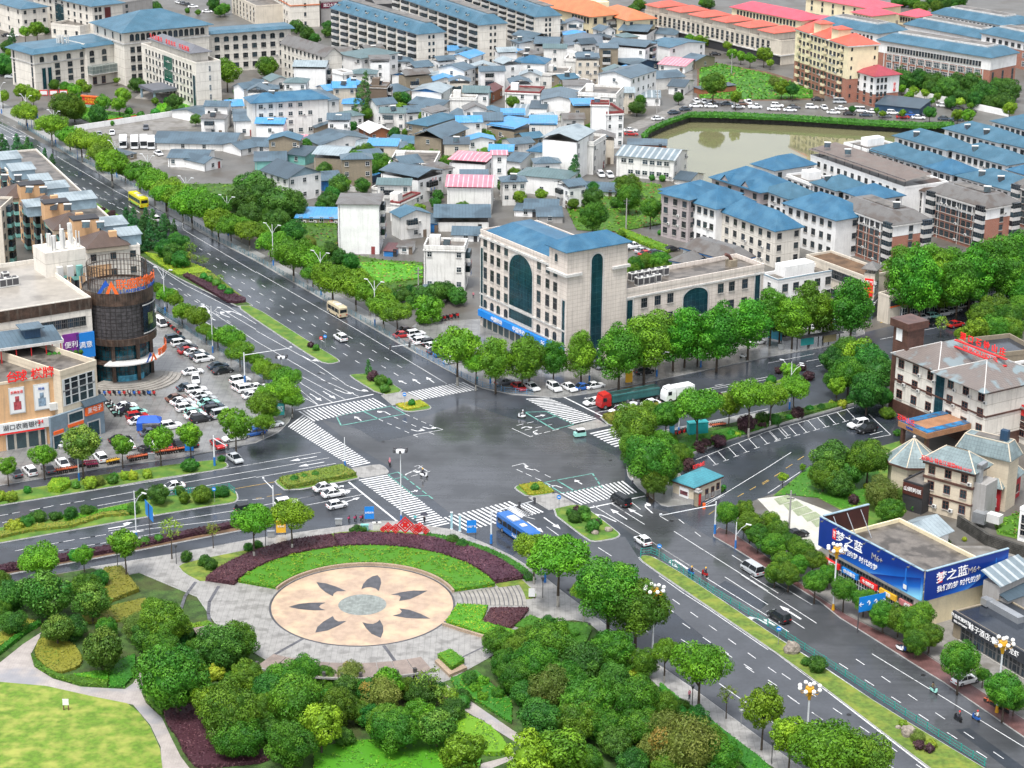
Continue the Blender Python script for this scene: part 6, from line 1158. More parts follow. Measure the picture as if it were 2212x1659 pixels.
k=MB();k.add([(-1,-.5,3.2),(L1,-.5,3.2),(L1,7,4.4),(-1,7,4.4)],[(0,1,2,3)]);k.build('roof',RM['slate'],pav);k=MB();k.box(-1,-.7,2.7,L1,-.5,3.25);k.box(L1-.1,-.5,2.7,L1+.1,7,3.4);k.build('fascia',m_trim,pav)
k=MB();
for i in range(6):k.box(i*L1/5.2,-.3,0,i*L1/5.2+.18,-.1,2.8);k.box(i*L1/5.2,6.6,0,i*L1/5.2+.18,6.8,3.6)
k.build('post',m_red,pav);k=MB();k.box(-1,5,0,L1*.85,5.2,3.2);k.build('back_wall',WM['dark'],pav);k=MB();k.box(L1*.55,2,3.7,L1*.75,5.5,5.6);k.box(L1*.5,1.5,5.6,L1*.8,6,5.8,1);k.build('roof_turret',[WM['navy'],RM['slate']],pav)
for i in range(7):
 p=G(430+i*45,1420-i*4,h1+.4);t=thing('potted_plant','%s potted plant from the left along the terrace rail'%ordn(i),'plant',(p.x,p.y,h1),0,'plants on the mall terrace');k=MB();k.cyl(0,0,0,.4,.25,.32,8);k.build('pot',WM['tan'],t);inst(CR['ball'][i%2],'foliage',t,(0,0,.8),i,.55)
 # drum tower
tile('01');pc=G(1062,1598);R_=7.5;tw=thing('drum_tower','round brown lattice drum tower with sign ring and wire crown beside the mall','tower',(pc.x,pc.y,0),b.rz)
m_latt=mat('lattice_brown',(.085,.08,.085),.5,var=.3,vs=1.5,pat='grid',ps=(.8,.8),pc=(.03,.025,.025),pw=.2);m_gl3=mat('tower_glass',(.01,.10,.14),.1,pat='grid',ps=(1.4,1.6),pc=(.08,.06,.05),pw=.08,var=.4,vs=.6)
for n_,m_,z0,z1,r in(('glass_drum',m_gl3,0,9.6,R_*.82),('ledge',m_rust,5.0,5.5,R_*1.0),('ledge',m_rust,9.4,10.8,R_*1.03),('lattice_drum',m_latt,10.8,18.2,R_*.97),('rusty_ring',m_rust,18.2,21.0,R_),('ring_deck',m_roofflat,20.4,20.6,R_*.98)):
 k=MB();k.cyl(0,0,z0,z1,r,n=40,cap=n_ in('ledge','glass_drum','lattice_drum','ring_deck'));k.build(n_,m_,tw)
k=MB();k.cyl(0,0,24.1,24.25,R_+.1,R_+.1,n=40,cap=False)
for i in range(60):a=2*pi*i/60;k.box(R_*cos(a)-.04,R_*sin(a)-.04,21,R_*cos(a)+.04,R_*sin(a)+.04,24.2)
k.build('sign_frame',m_steel,tw)
k=MB();r2=R_*.84
for i in range(44):a=pi*-.25+2*pi*.85*i/44;k.box(r2*cos(a)-.05,r2*sin(a)-.05,20.6,r2*cos(a)+.05,r2*sin(a)+.05,26.0)
for z in(22.4,23.6,24.8,26.0):k.cyl(0,0,z,z+.1,r2,n=44,a0=pi*-.25,a1=pi*-.25+2*pi*.85,cap=False)
k.build('wire_crown',m_rust,tw)
for i in range(8):a=radians(-170+i*48);k=MB();k.box(R_*.86*cos(a)-.35,R_*.86*sin(a)-.35,0,R_*.86*cos(a)+.35,R_*.86*sin(a)+.35,10.8);k.build('pillar',m_rust,tw)
def curved(s,a0,a1,z,r,size,m,deg=True):
 for i,ch in enumerate(s):
  a=radians(a0+(a1-a0)*i/max(1,len(s)-1));text(ch,size,'lettering',m,tw,(r*cos(a),r*sin(a),z),(pi/2,0,a+pi/2),.06,bold=.02)
curved('联盛购物中心',-100,-22,22.9,R_+.25,2.4,m_signo);curved('LIANSHENG SHOPPING',-102,-14,21.5,R_+.25,.95,m_lb)
def logo(a,z,r,s):
 a=radians(a);k=MB();k.add([(-1.5*s,0,-1*s),(-.2*s,0,1*s),(.25*s,0,.3*s),(-.5*s,0,-.25*s),(-.95*s,0,-1*s)],[(0,1,2,3,4)],0);k.add([(-.3*s,-.05,-1*s),(.6*s,-.05,.9*s),(1.6*s,-.05,-1*s),(1.05*s,-.05,-1*s),(.6*s,-.05,0),(.2*s,-.05,-1*s)],[(0,1,4,5),(1,2,3,4)],1);k.build('emblem',[m_lb,m_signo],tw,(r*cos(a),r*sin(a),z),a+pi/2)
logo(-122,22.6,R_+.25,1.5)
k=MB();k.cyl(0,0,11.6,17.6,R_+.25,n=14,a0=radians(-66),a1=radians(-8),cap=False);k.build('screen',mat('screen_navy',(.012,.03,.06),.2,var=.4,vs=.5),tw);k=MB()
for z in(11.4,17.6):k.cyl(0,0,z,z+.25,R_+.3,n=14,a0=radians(-67),a1=radians(-7),cap=False)
k.build('screen_frame',m_ac,tw);curved('新品上市',-30,-14,15.2,R_+.35,.8,m_signw)
k=MB();k.cyl(0,0,13.2,15.8,R_+.33,n=5,a0=radians(-56),a1=radians(-42),cap=False);k.build('screen_picture',mat('screen_picture',(.30,.42,.12),.4,var=.4,vs=1),tw)
k=MB();pts=[(R_*.7*cos(radians(a)),R_*.7*sin(radians(a)))for a in range(-130,1,10)]+[(R_*1.25*cos(radians(a)),R_*1.25*sin(radians(a)))for a in range(0,-131,-10)];k.prism(pts,5.5,5.75);k.build('entrance_canopy',m_ac,tw)
curved('联盛购物广场',-48,-4,6.9,R_*1.28,1.7,m_signo);logo(-66,6.7,R_*1.28,1.0)
k=MB();k.cyl(0,0,.8,2.4,R_*.84,n=8,a0=radians(-115),a1=radians(-60),cap=False);k.build('banner',mat('banner_mix',(.10,.45,.65),.5,var=.3,vs=1),tw)
st=MB()
for i in range(5):r=R_+1.5+i*.9;st.cyl(0,0,0,.9-.16*i,r,n=20,a0=radians(-120),a1=radians(10),cap=False);st.prism([(0,0)]+[(r*cos(radians(a)),r*sin(radians(a)))for a in range(-120,11,10)],.85-.16*i,.9-.16*i)
tag(st.build('entrance_steps',m_step,loc=(pc.x,pc.y,.16),rz=0),'fan of grey curved steps at the foot of the drum tower','steps')
# long flats on the left with pyramid roofs
b=B('courtyard_flats','long flats with brown pyramid roofs and roof sheds at the left edge','apartment building',742,522,1208,472,0,60,15.5,'ivory',dep=112);h_=b.h;b.flat(.5)
k=MB();k.box(-.06,-.06,h_*.0,b.W*.45,.1,h_*.78);k.build('orange_panel',WM['orange'],b.root);b.win('f',3,2,1.4,1.6,h_*.6,k='d')
for i in range(8):
 y0=2+i*13.5;k=MB();k.box(-.5,y0,0,.0,y0+4.5,h_+.3);k.build('orange_panel',WM['orange'],b.root)
 b.win('l',1,5,1.3,1.5,1,u0=y0+1,u1=y0+3,k='d',off=.55);b.balc('l',[y0+8.8],[h_*j/5+.3 for j in range(5)],3.6,1.2,2.7,m=WM['teal'])
for i,(px,py)in enumerate([(900,480),(615,320),(400,165),(180,55)]):
 u,v=b.loc(px,py,h_);b.hip('browntile',2.9,.3,x0=u-5,x1=u+5.2,y0=v-3.6,y1=v+6.5,z=h_+1.0,ridge=None);b.box('attic',WM['cream2'],u-4.9,v-3.5,h_,u+5.1,v+6.4,h_+1.05);b.heater(u+1,v+6.8,h_+3.2);b.heater(u-2,v+8.5,h_+3.2);b.box('chimney',WM['orange'],u+1.2,v-1,h_+2,u+3.0,v+.2,h_+4.0)
for i,(px,py)in enumerate([(740,385),(490,240),(280,80)]):
 u,v=b.loc(px,py,h_);b.box('stair_tower',WM['orange'],u-3.2,v-2,h_,u+3,v+2.2,h_+4.6);b.box('stair_tower_top',WM['dark'],u-3.3,v-2.1,h_+4.6,u+3.1,v+2.3,h_+4.9)
def glasshouse(px,py,w,dd,lab,tl='01'):
 tile(tl);u,v=b.loc(px,py,h_);k=MB();k.box(u-w/2,v-dd/2,h_,u+w/2,v+dd/2,h_+2.6,0);k.add([(u-w/2-.4,v-dd/2-.4,h_+2.6),(u+w/2+.4,v-dd/2-.4,h_+2.6),(u+w/2+.4,v+dd/2+.4,h_+3.3),(u-w/2-.4,v+dd/2+.4,h_+3.3)],[(0,1,2,3)],1);k.build('roof_shed',[WM['bwall'],RM['light']],b.root)
for a in[(965,350,6.5,6),(1110,440,5,5),(660,130,9,6),(300,190,4.5,5),(480,30,6,5)]:glasshouse(*a,'')
for a in[(80,1430,5.5,7),(190,1530,6,6),(350,1625,5,5)]:glasshouse(*a,'','00')
tile('00');u,v=b.loc(170,1640,h_);b.done()
tile('01');b=B('grey_flats','grey and cream flats with narrow green balconies cut by the left picture edge','apartment building',10,150,110,60,-60,60,18,'cream',dep=14);b.flat(.6);b.win('f',2,6,1.2,1.5,1,k='d');b.balc('f',[b.W*.5],[b.h*j/6+.3 for j in range(6)],2.4,1.1,2.4,m=WM['teal']);b.done()
# government compound
tile('00');GV='government compound'
b=B('government_building','cream government building with blue skirt roof and roof antennas, front left of the compound','government building',292,468,745,412,172,402,322,'ivory');W_,h_=b.W,b.h
b.flat(1.2,y0=2,x0=2);b.hip('bslate',1.6,1.6,top=.75);b.win('f',4,1,1.8,2.0,h_-3.2,k='h',u0=W_*.1,u1=W_*.95);b.win('f',3,3,2.0,1.9,2.5,h_-4.2,k='d',u0=W_*.38,u1=W_*.96);glassp(b,'f',W_*.13,W_*.20,.5,h_*.6);glassp(b,'f',W_*.24,W_*.31,.5,h_*.6);b.win('l',2,3,1.2,4,1,k='d');b.band(h_*.72,.4,.3)
an=MB()
for i in range(12):an.cyl(W_*.75+RN.uniform(-3,3),6+RN.uniform(-2,2),h_+.9,h_+4.5,.25,n=6)
an.build('antenna_mast',m_ac,b.root);b.done()
b=B('government_building','recessed cream wing with glass balcony between the left block and the big hip roof','government building',745,410,1045,368,900,300,330,'ivory');b.flat(1.2,y0=1.5);b.hip('bslate',1.2,1.2,top=.8);b.win('f',3,1,2.0,2.0,b.h-3.4,k='h');b.win('f',3,2,2.0,1.9,b.h*.32,b.h*.72,k='d');b.win('f',2,1,1.8,2.8,.2,u0=2,u1=b.W*.5,k='r')
k=MB();k.box(0,-3,b.h*.30,b.W,0,b.h*.32,1);k.box(0,-3,b.h*.32,b.W,0,b.h*.52,0);k.build('glass_balcony',[mat('glazing_grey',(.16,.20,.19),.15,pat='grid',ps=(1.5,1.2),pc=(.4,.42,.4)),m_trim],b.root);b.done()
b=B('government_building','main government hall with the largest blue hip roof and a row of arched windows','government building',1065,282,1800,212,915,205,460,'ivory',dep=26);b.hip('bslate',5.5,1.6);b.band(b.h-4.4,.5,.4);b.win('f',14,1,1.7,2.6,b.h-3.4,k='h',u0=b.W*.07,u1=b.W*.95);b.win('f',4,4,1.8,2.2,2,b.h-5.5,k='d',u0=b.W*.07,u1=b.W*.35,ac=.2);b.win('l',4,1,1.2,2.4,b.h-3.4,k='d');b.done()
b=B('government_building','long cream right wing of the government hall with arched top windows','government building',1792,296,2510,246,2550,215,335,'ivory');b.flat(1.2,y0=1.5,x1=b.W-2);b.hip('bslate',1.3,1.4,top=.8);b.win('f',8,1,2.0,2.0,b.h-3.2,k='h');b.win('f',8,3,2.0,1.9,1.5,b.h-4.5,k='d',ac=.15);b.done()
b=B('office_slab','narrow grey-cream office block with green glass panel, red roof slogan and entrance canopy','office building',1692,562,1905,540,1285,385,385,'ivory');W_,d_,h_=b.W,b.d,b.h;b.flat(.9)
u0,v0=1,d_*.12;b.box('penthouse',WM['ivory'],u0,v0,h_,W_-2,d_*.85,h_+3.2);b.hip(roofm('roof_grey_smooth',(.15,.155,.175),'v',(1,.5),.05),2.2,1.2,x0=u0,x1=W_-2,y0=v0,y1=d_*.85,z=h_+3.2)
b.win('l',14,5,1.3,1.7,1.8,k='d',ac=.35);b.win('f',1,4,.8,2.0,3,k='s',u0=W_*.5,u1=W_*.6);glassp(b,'l',d_*.42,d_*.58,6,h_-.6,m=mat('glass_green',(.01,.10,.07),.12,pat='v',ps=(1,2.2),pc=(.02,.16,.12),pw=.04));glassp(b,'l',d_*.02,d_*.06,.5,h_*.75)
sl=math.atan2(2.2,(W_-3)/2+1.2)
for i,ch in enumerate('为人民服务 求真务实 开拓创新'):
 if ch!=' ':p=(-.1,d_*.8-i*(d_*.68/14),h_+4.6);o=text(ch,1.9,'lettering',m_signr,b.root,p,(pi/2,0,-pi/2),.05)
k=MB();k.box(-9,d_*.36,3.9,0,d_*.64,4.9,0);k.build('entrance_canopy',mat('canopy_grey',(.13,.14,.17),.4),b.root);k=MB();
for v in(.38,.62):k.box(-8.6,d_*v-.3,0,-8,d_*v+.3,3.9)
k.build('canopy_column',WM['bwall'],b.root);b.done()
k=MB();
for i in range(10):k.box(0,i*.55,0,13,i*.55+.55,.16*(i+1))
p=G(1160,850);tag(k.build('entrance_steps',m_step,loc=(p.x,p.y,0),rz=b.rz-pi*.0+radians(-58)),'broad stone steps up to the canopy of the office block','steps')
b=B('tower_block','tall cream block with a blue roof and green glass strip behind the compound','government building',795,55,1055,25,490,-80,280,'ivory');b.hip('bslate',3,1.2);b.win('l',9,4,1.4,1.8,1.5,k='d');glassp(b,'l',b.d*.48,b.d*.62,3,b.h-2);glassp(b,'f',b.W*.4,b.W*.6,1,b.h-1,m=mat('glass_maroon',(.12,.02,.02),.3));b.win('f',2,4,1.4,1.8,1.5,k='d',u0=1,u1=b.W*.3);b.done()
b=B('tower_block','grey block joined to the right of the tall cream block behind the compound','government building',1055,30,1315,-10,1300,-80,130,'grey');b.flat(.5);b.win('f',1,2,1.4,1.6,1.5,k='d',u0=1,u1=4)
b=B('compound_wing','cream block with small blue roof at the upper left of the compound','government building',185,80,405,58,0,-20,235,'ivory');b.hip('bslate',1.8,.9);b.win('f',3,3,1.2,1.5,1.5,k='d');b.win('l',4,3,1.2,1.6,1.5,k='d')
b=B('porch_block','low cream porch block with flat roof behind the left government building','government building',440,215,690,240,600,180,110,'ivory');b.flat(.8);b.win('f',3,1,1.2,1.8,2,k='d')
b=B('compound_wing','cream flats cut by the top left picture corner','government building',-120,20,160,-30,-260,-120,230,'ivory');b.flat(.8);b.win('f',4,4,1.3,1.7,1,k='d',ac=.2)
b=B('tan_flats','tan flats at the top edge behind the parked cars of the compound','apartment building',2000,-40,2212,60,2700,-60,150,'cream');b.flat(.6);b.win('f',7,3,1.2,1.6,1,k='d',ac=.3)
def fwall(name,label,pts,h,m,w=.25,cat='wall',z0=0.0):
 k=MB();P=[Vector(p[:2])for p in pts];c=P[0].copy()
 for a,e in zip(P[:-1],P[1:]):
  d=(e-a).normalized();n=Vector((-d.y,d.x))*w/2;q=[(a-n-c),(e-n-c),(e+n-c),(a+n-c)];k.prism([tuple(v)for v in q],0,h)
 return tag(k.build(name,m,loc=(c.x,c.y,z0)),label,cat)
fwall('compound_wall','long white wall between the government compound and the coach park',gt([(640,1135),(1760,965)]),1.9,WM['white'])
fwall('compound_wall','red banner wall under the round shrubs of the compound',gt([(880,1078),(1180,1030)]),1.4,m_red)
tile('30');fwall('street_wall','white wall with red coping along the trees of the long brick school',gt([(1125,800),(2080,1010)]),2.2,WM['white'])
tile('00');p=G(785,935);t=thing('notice_board','large red notice board with orange cap in the compound garden','notice board',(p.x,p.y,0),radians(-20));k=MB();k.box(-3.2,-.2,0,3.2,.2,4.0);k.build('panel',[m_red],t);k=MB();k.box(-3.1,-.25,.3,3.1,-.21,1.3);k.build('landscape_strip',mat('board_print',(.25,.45,.35),.5,var=.3),t);k=MB();k.box(-3.5,-.5,4.0,3.5,.5,4.4);k.build('cap',m_signo,t);text('不忘初心\n牢记使命',1.1,'lettering',m_signg,t,(0,-.3,2.7),(pi/2,0,0))
p=G(465,830);t=thing('notice_board','row of low red display boards in front of the left government building','notice board',(p.x,p.y,0),radians(5));k=MB()
for i in range(3):k.box(-5+i*3.5,-.1,.3,-2+i*3.5,.1,2.2)
k.build('panel',m_red,t);k=MB()
for i in range(3):k.box(-4.7+i*3.5,-.14,.6,-2.3+i*3.5,-.1,1.9)
k.build('print',m_signwh,t)
# RIGHT SIDE: hotel, restaurant, gate house, billboard house, diner
tile('31');m_brn=mat('stone_brown',(.13,.065,.05),.4,var=.2,pat='grid',ps=(1,.6),pc=(.09,.045,.035))
b=B('hotel','white hotel with rust and slate coloured hip roofs, brown base and blue entrance canopy','hotel',1112,1400,1902,1722,2115,1680,500,'ivory',dep=16);W_,d_,h_=b.W,b.d,b.h
b.box('stone_base',m_brn,-.08,-.08,0,W_+.08,d_+.08,h_*.22);b.band(h_-.5,.5,.35,m=m_brn);b.band(h_*.56,.35,.15,m=m_brn)
b.hip('rust',3.4,.9,x1=W_*.47,ridge=m_trim);b.hip('rust',3.6,.95,x0=W_*.5,y0=-1.0,ridge=m_trim)
b.win('f',3,3,1.7,1.9,h_*.27,k='r',u0=W_*.03,u1=W_*.42,ac=.4);b.win('f',3,3,1.7,1.9,h_*.27,k='r',u0=W_*.58,u1=W_*.97,ac=.4);glassp(b,'f',W_*.455,W_*.55,h_*.22,h_-.8)
extra(b,'corner_tower',m_brn,-2.5,1,0,1.8,5.5,h_+6.3);extra(b,'tower_panel','white',-1.6,.92,h_+2.6,.2,1.0,h_+5.2);b.box('tower_cap',m_brn,-3.1,.4,h_+5.4,2.4,6.1,h_+7.0)
for i,ch in enumerate('湖口石钟山庄'):text(ch,1.7,'roof_lettering',m_signr,b.root,(W_*.36+i*W_*.085,d_*.55,h_+5.0),(pi/2,0,0),.08,bold=.02)
text('HUKOU HOTEL',1.1,'roof_lettering',m_signr,b.root,(W_*.62,d_*.45,h_+3.6),(pi/2,0,0),.05,sx=1.3);k=MB();k.box(W_*.3,d_*.5,h_+2.5,W_*.85,d_*.54,h_+2.7);k.box(W_*.3,d_*.5,h_+3.9,W_*.85,d_*.54,h_+4.1);k.build('letter_frame',m_red,b.root)
tile('32');x0,y0=b.loc(1095,330,4.6);x1,y1=b.loc(1375,435,4.6);yy=y1;b.box('entrance_canopy',m_signo if 0 else mat('canopy_timber',(.36,.17,.08),.5,pat='v',ps=(1,.3),pc=(.5,.42,.36)),x0,yy,3.6,x1,-.1,4.7)
k=MB();k.box(x0+.2,yy+.2,4.7,x1-.2,yy+1.6,4.85);k.box(x0+.2,yy+1.6,4.7,x0+2,-.2,4.85);k.box(x1-2,yy+1.6,4.7,x1-.2,-.2,4.85);k.build('canopy_top',mat('canopy_blue',(.02,.22,.50),.4,var=.3,stain='5a4a40',sa=.5,ss=.6),b.root)
text('石钟山庄',1.3,'lettering',m_signr,b.root,(x0+(x1-x0)*.25,yy+.1,5.5),(pi/2,0,0),.05);text('欢迎光临',.5,'lettering',m_lb,b.root,(x0+(x1-x0)*.4,yy-.05,4.2),(pi/2,0,0));k=MB()
for u in(x0+.5,x1-1.1):k.box(u,yy+.4,0,u+.7,yy+1.1,3.6)
k.build('canopy_column',m_brn,b.root);b.done()
tile('32')
b=B('hotel_wing','cream hotel side wing with brown bands and a red top at the right edge','hotel',2088,160,2340,270,2500,200,300,'ivory');b.hip('rust',2,.5);b.win('f',3,3,1.5,1.9,1.5,k='r');b.band(b.h*.5,.3,.15,m=m_brn);b.band(b.h*.8,2.2,.1,m=m_red,name='red_panel')
tile('31');b=B('rear_hall','low hall with dark wet flat roof and tan parapet behind the hotel','building',1880,1440,2330,1390,2250,1240,7,'tan');b.flat(1.0,top=m_asph3)
tile('31');b=B('white_block','white office block behind the hotel at the right edge','building',2060,1560,2400,1500,2420,1440,12,'white');b.flat(.6);b.win('f',5,3,1.5,1.5,1.2,k='d',ac=.3)
tile('32')
b=B('restaurant','three-storey cream restaurant with brown bands, slate hip roof and a big silver duct','restaurant',1362,655,1775,768,1925,705,430,'cream2');W_,d_,h_=b.W,b.d,b.h
b.band(h_-.6,.6,.35,m=m_brn);b.band(h_*.66,.45,.2,m=m_brn);b.band(h_*.33,.3,.15,m=m_brn);b.hip('gtile',2.8,.8,ridge=WM['cream2'])
b.win('f',3,3,1.35,1.7,1.3,k='r',u0=W_*.08,u1=W_*.9,ac=.5);extra(b,'side_wall','grey',W_-.02,.5,0,W_+2.5,d_-.5,h_*.8)
for t_,u,s_ in(('石钟山·特色江湖菜',.30,1.05),('订餐电话 6321737',.80,.62)):text(t_,s_,'roof_lettering',m_signr,b.root,(W_*u,-.75,h_+.55),(pi/2,0,0),.05,sx=.8)
k=MB();k.box(W_+.3,.6,h_*.28,W_+1.2,1.5,h_+1.4);k.box(W_+.3,.6,h_+.7,W_+1.2,3,h_+1.6);k.build('duct',m_duct,b.root);k=MB();k.box(W_+1.0,-.9,.8,W_+3.4,1.2,2.8,0);k.box(W_+3.5,-.4,1.4,W_+6,1.2,3.0,1);k.build('duct_fan',[m_duct,m_ac],b.root);b.done()
b=B('restaurant_block','slate-roofed rear block with sunken roof well and a dark water tank behind the restaurant','restaurant',1640,560,2085,668,2212,620,10,'cream2');b.hip('gtile',3.0,.5,top=.5,ridge=WM['cream2']);b.box('roof_terrace',m_roofflat,b.W*.25,b.d*.3,b.h+2.9,b.W*.8,b.d*.75,b.h+3.1);b.box('water_tank',WM['navy'],b.W*.72,b.d*.35,b.h+3,b.W*.86,b.d*.6,b.h+5)
b=B('restaurant_annex','low crimson-walled annex with slate roof right of the restaurant','restaurant',1905,880,2010,905,2330,800,200,mat('wall_crimson',(.42,.02,.03),.6));b.hip('gtile',2.2,.6,ridge=WM['cream2']);b.win('r',4,1,1.2,1.6,1.2,k='r');b.win('f',1,1)
p=G(1250,650,6);oc=thing('pavilion','eight-sided cream pavilion with pointed slate roof and arched window beside the restaurant','pavilion',(p.x,p.y,0));rr=5.2
k=MB();k.cyl(0,0,0,6,rr-.7,n=8,a0=pi/8,a1=2*pi+pi/8);k.build('wall',WM['cream2'],oc);k=MB();k.cyl(0,0,6.1,10.2,rr,.05,n=8,a0=pi/8,a1=2*pi+pi/8,cap=False);k.build('roof',RM['gtile'],oc);k=MB();k.cyl(0,0,5.7,6.1,rr+.05,n=8,a0=pi/8,a1=2*pi+pi/8);k.build('eaves',m_brn,oc)
k=MB()
for i in range(8):a=pi/8+i*pi/4;k.tube((rr*cos(a),rr*sin(a),6.12),(0,0,10.3),.1,n=5)
k.build('ridge_tiles',WM['cream2'],oc);k=MB();k.ball(0,0,10.5,.3);k.build('finial',m_trim,oc);a=radians(-100);inst(WN['h'],'window',oc,((rr-.9)*cos(a),(rr-.9)*sin(a),1.6),a+pi/2,(2,1,3))
b=B('restaurant_entrance','dark brown sign-fronted entrance between the pavilion and the restaurant','restaurant',1172,838,1342,890,1340,760,240,'dark');b.flat(.3);b.sign('f',b.W*.5,b.h-1.2,b.W,2.2,mat('sign_brown',(.09,.025,.02),.5,pat='u',ps=(.5,1)),'山颐妈饭',m_signw,.95)
tile('22')
b=B('gate_house','small cream gate house with blue-green tiled hip roof and a photo poster beside the barrier','gate house',1572,897,1808,800,1450,850,150,'cream2',dep=5);W_,d_,h_=b.W,b.d,b.h
b.box('stone_base',WM['grey'],-.06,-.06,0,W_+.06,d_+.06,1.1);b.band(h_-.25,.3,.35,m=m_brn);b.hip(roofm('roof_teal_tile',(.06,.26,.32),'grid',(.6,.45),.12),1.7,.35,top=.15)
b.win('f',1,1,1.6,1.3,1.2,k='r',u0=.3,u1=1.9);b.win('f',2,1,.9,2.1,.1,u0=W_*.42,u1=W_*.75,k='r',name='door');b.win('f',1,1,.9,1.4,1.1,u0=W_*.82,u1=W_*.95,k='r');o=b.sign('l',d_*.45,1.9,2.2,2.0,m_signwh,off=.12,name='poster');k=MB();k.box(-.9,-.14,-.5,.9,-.121,.3);k.build('poster_print',mat('poster_faces',(.25,.08,.10),.5,var=.4,vs=2.5),o)
for i,ch in enumerate('石钟山庄'):text(ch,.9,'roof_lettering',m_signr,b.root,(W_*.45+i*.9,d_*.6,h_+2.2),(pi/2,0,0),.05)
p=G(1603,1060);t=thing('gate_pillar','red gate pillar with grey cap at the barrier','gate pillar',(p.x,p.y,.14),b.rz);k=MB();k.box(-.45,-.45,0,.45,.45,2.8);k.build('pillar',WM['tan'],t);k=MB();k.box(-.3,-.5,.3,.3,-.46,2.5);k.build('red_panel',m_red,t);k=MB();k.box(-.6,-.6,2.8,.6,.6,3.0);k.box(-.35,-.35,3.0,.35,.35,3.4);k.build('cap',WM['grey'],t)
tile('32')
b=B('billboard_house','yellow-walled shop house carrying two huge blue liquor billboards on the right of the avenue','shop building',487,1145,1360,1604,2030,1408,490,'yellow',nowall=True);W_,d_,h_=b.W,b.d,b.h;z0=h_*.5
b.box('wall',WM['yellow'],0,0,0,W_,d_,z0+.6);b.flat(.7,z=z0+.6);m_bb=mat('billboard_blue',(.006,.045,.30),.35,var=.1,vs=.12)
N_=m_bb.node_tree.nodes;L_=m_bb.node_tree.links;bs=[x for x in N_ if x.type=='BSDF_PRINCIPLED'][0];tc_=[x for x in N_ if x.type=='TEX_COORD'][0];sp=N_.new('ShaderNodeSeparateXYZ');L_.new(tc_.outputs['Generated'],sp.inputs[0]);ma=N_.new('ShaderNodeMath');ma.operation='SUBTRACT';L_.new(sp.outputs[0],ma.inputs[0]);L_.new(sp.outputs[2],ma.inputs[1]);cr=N_.new('ShaderNodeValToRGB');el=cr.color_ramp.elements;el[0].position=.05;el[0].color=(.005,.03,.22,1);el[1].position=.85;el[1].color=(.25,.62,.85,1);e2=el.new(.4);e2.color=(.01,.12,.5,1);L_.new(ma.outputs[0],cr.inputs[0]);L_.new(cr.outputs[0],bs.inputs['Base Color'])
b.box('front_wall',WM['ivory'],-.05,-.08,0,W_,.2,z0-.2);b.win('f',9,1,2.4,1.7,z0-2.6,k='d',off=.1);b.win('f',8,1,2.8,2.4,.2,k='s',off=.1,name='shop_window')
for i,(t_,m_)in enumerate((('万家超市',m_signr),('移动通信',m_signb),('牛肉粉店',m_signr),('烟酒',m_signg),('卤菜',mat('sign_pink',(.55,.2,.2),.5)))):b.sign('f',W_*(.12+.19*i),3.0,W_*.16,.95,m_,t_,m_signw,.75,off=.5)
H_=h_-z0
for nm,f,L_ in(('billboard','f',W_),('billboard','r',d_)):
 p,r=b.fp(f,L_/2,z0);k=MB();k.box(-L_/2-.3,-.75,0,L_/2+.3,-.45,H_);o=k.build(nm,m_bb,b.root,p,r);fr=MB();fr.box(-L_/2-.35,-.8,H_,L_/2+.35,-.4,H_+.12);fr.build('frame',WM['bwall'],o)
 S_=L_/22;
 text('梦之蓝',2.0,'lettering',m_signw,o,(-L_*.2,-.8,H_*.66),(pi/2,0,0),.03,sx=1.15,bold=.01);text('M6+',1.5,'lettering',mat('letter_silver',(.55,.52,.50),.4,.3),o,(L_*.08,-.8,H_*.62),(pi/2,0,0),.03)
 text('我们的梦 时代的梦',1.15,'lettering',m_signw,o,(-L_*.10,-.8,H_*.28),(pi/2,0,0),.03);q=MB();q.box(-L_*.37,-.79,H_*.5,-L_*.37+.9,-.76,H_*.84);q.build('seal',m_signr,o);text('洋\n河',.62,'lettering',m_signw,o,(-L_*.37+.45,-.82,H_*.67),(pi/2,0,0),.02)
 q=MB();cx_=L_*.36;q.add([(cx_-.35*sx,-.8,z)for sx,z in((1,.3),)]if 0 else[(cx_-.6,-.8,.3),(cx_+.6,-.8,.3),(cx_+.75,-.8,.9),(cx_+.55,-.8,1.6),(cx_+.18,-.8,2.2),(cx_+.13,-.8,H_*.82),(cx_-.13,-.8,H_*.82),(cx_-.18,-.8,2.2),(cx_-.55,-.8,1.6),(cx_-.75,-.8,.9)],[tuple(range(10))],0);q.add([(cx_-.4,-.82,.6),(cx_+.4,-.82,.6),(cx_+.4,-.82,1.4),(cx_-.4,-.82,1.4)],[(0,1,2,3)],1);q.build('bottle_picture',[mat('bottle_blue',(.02,.16,.60),.3),m_signwh],o)
 q=MB();q.add([(L_*.02,-.785,0.02),(L_*.5,-.785,.02),(L_*.5,-.785,H_*.75),(L_*.3,-.785,H_*.42)],[(0,1,2,3)],0);q.build('glow_picture',m_bb,o)
p=(0,0,z0);ln=10;k=MB();k.box(-.35,0,0,-.1,ln,H_);o=k.build('billboard_back',mat('billboard_brown',(.06,.015,.012),.5,pat='u',ps=(.4,1),pc=(.03,.01,.01)),b.root,p);k=MB();k.box(-.45,0,H_,0,ln,H_+.15);k.build('billboard_rail',WM['bwall'],b.root,p)
k=MB();
for i in range(7):u=W_*(i+.3)/7;k.tube((u,.0,H_+z0-.4),(u,3.5,z0+.7),.09,n=4);k.tube((u,0,z0+2),(u,3.5,z0+.7),.07,n=4)
for i in range(4):v=2+i*(d_-3)/4;k.tube((W_,v,h_-.4),(W_-3,v,z0+.7),.09,n=4)
for i in range(3):k.tube((0,2+i*3,h_-.4),(3.2,2+i*3,z0+.7),.09,n=4)
k.build('billboard_struts',m_duct,b.root)
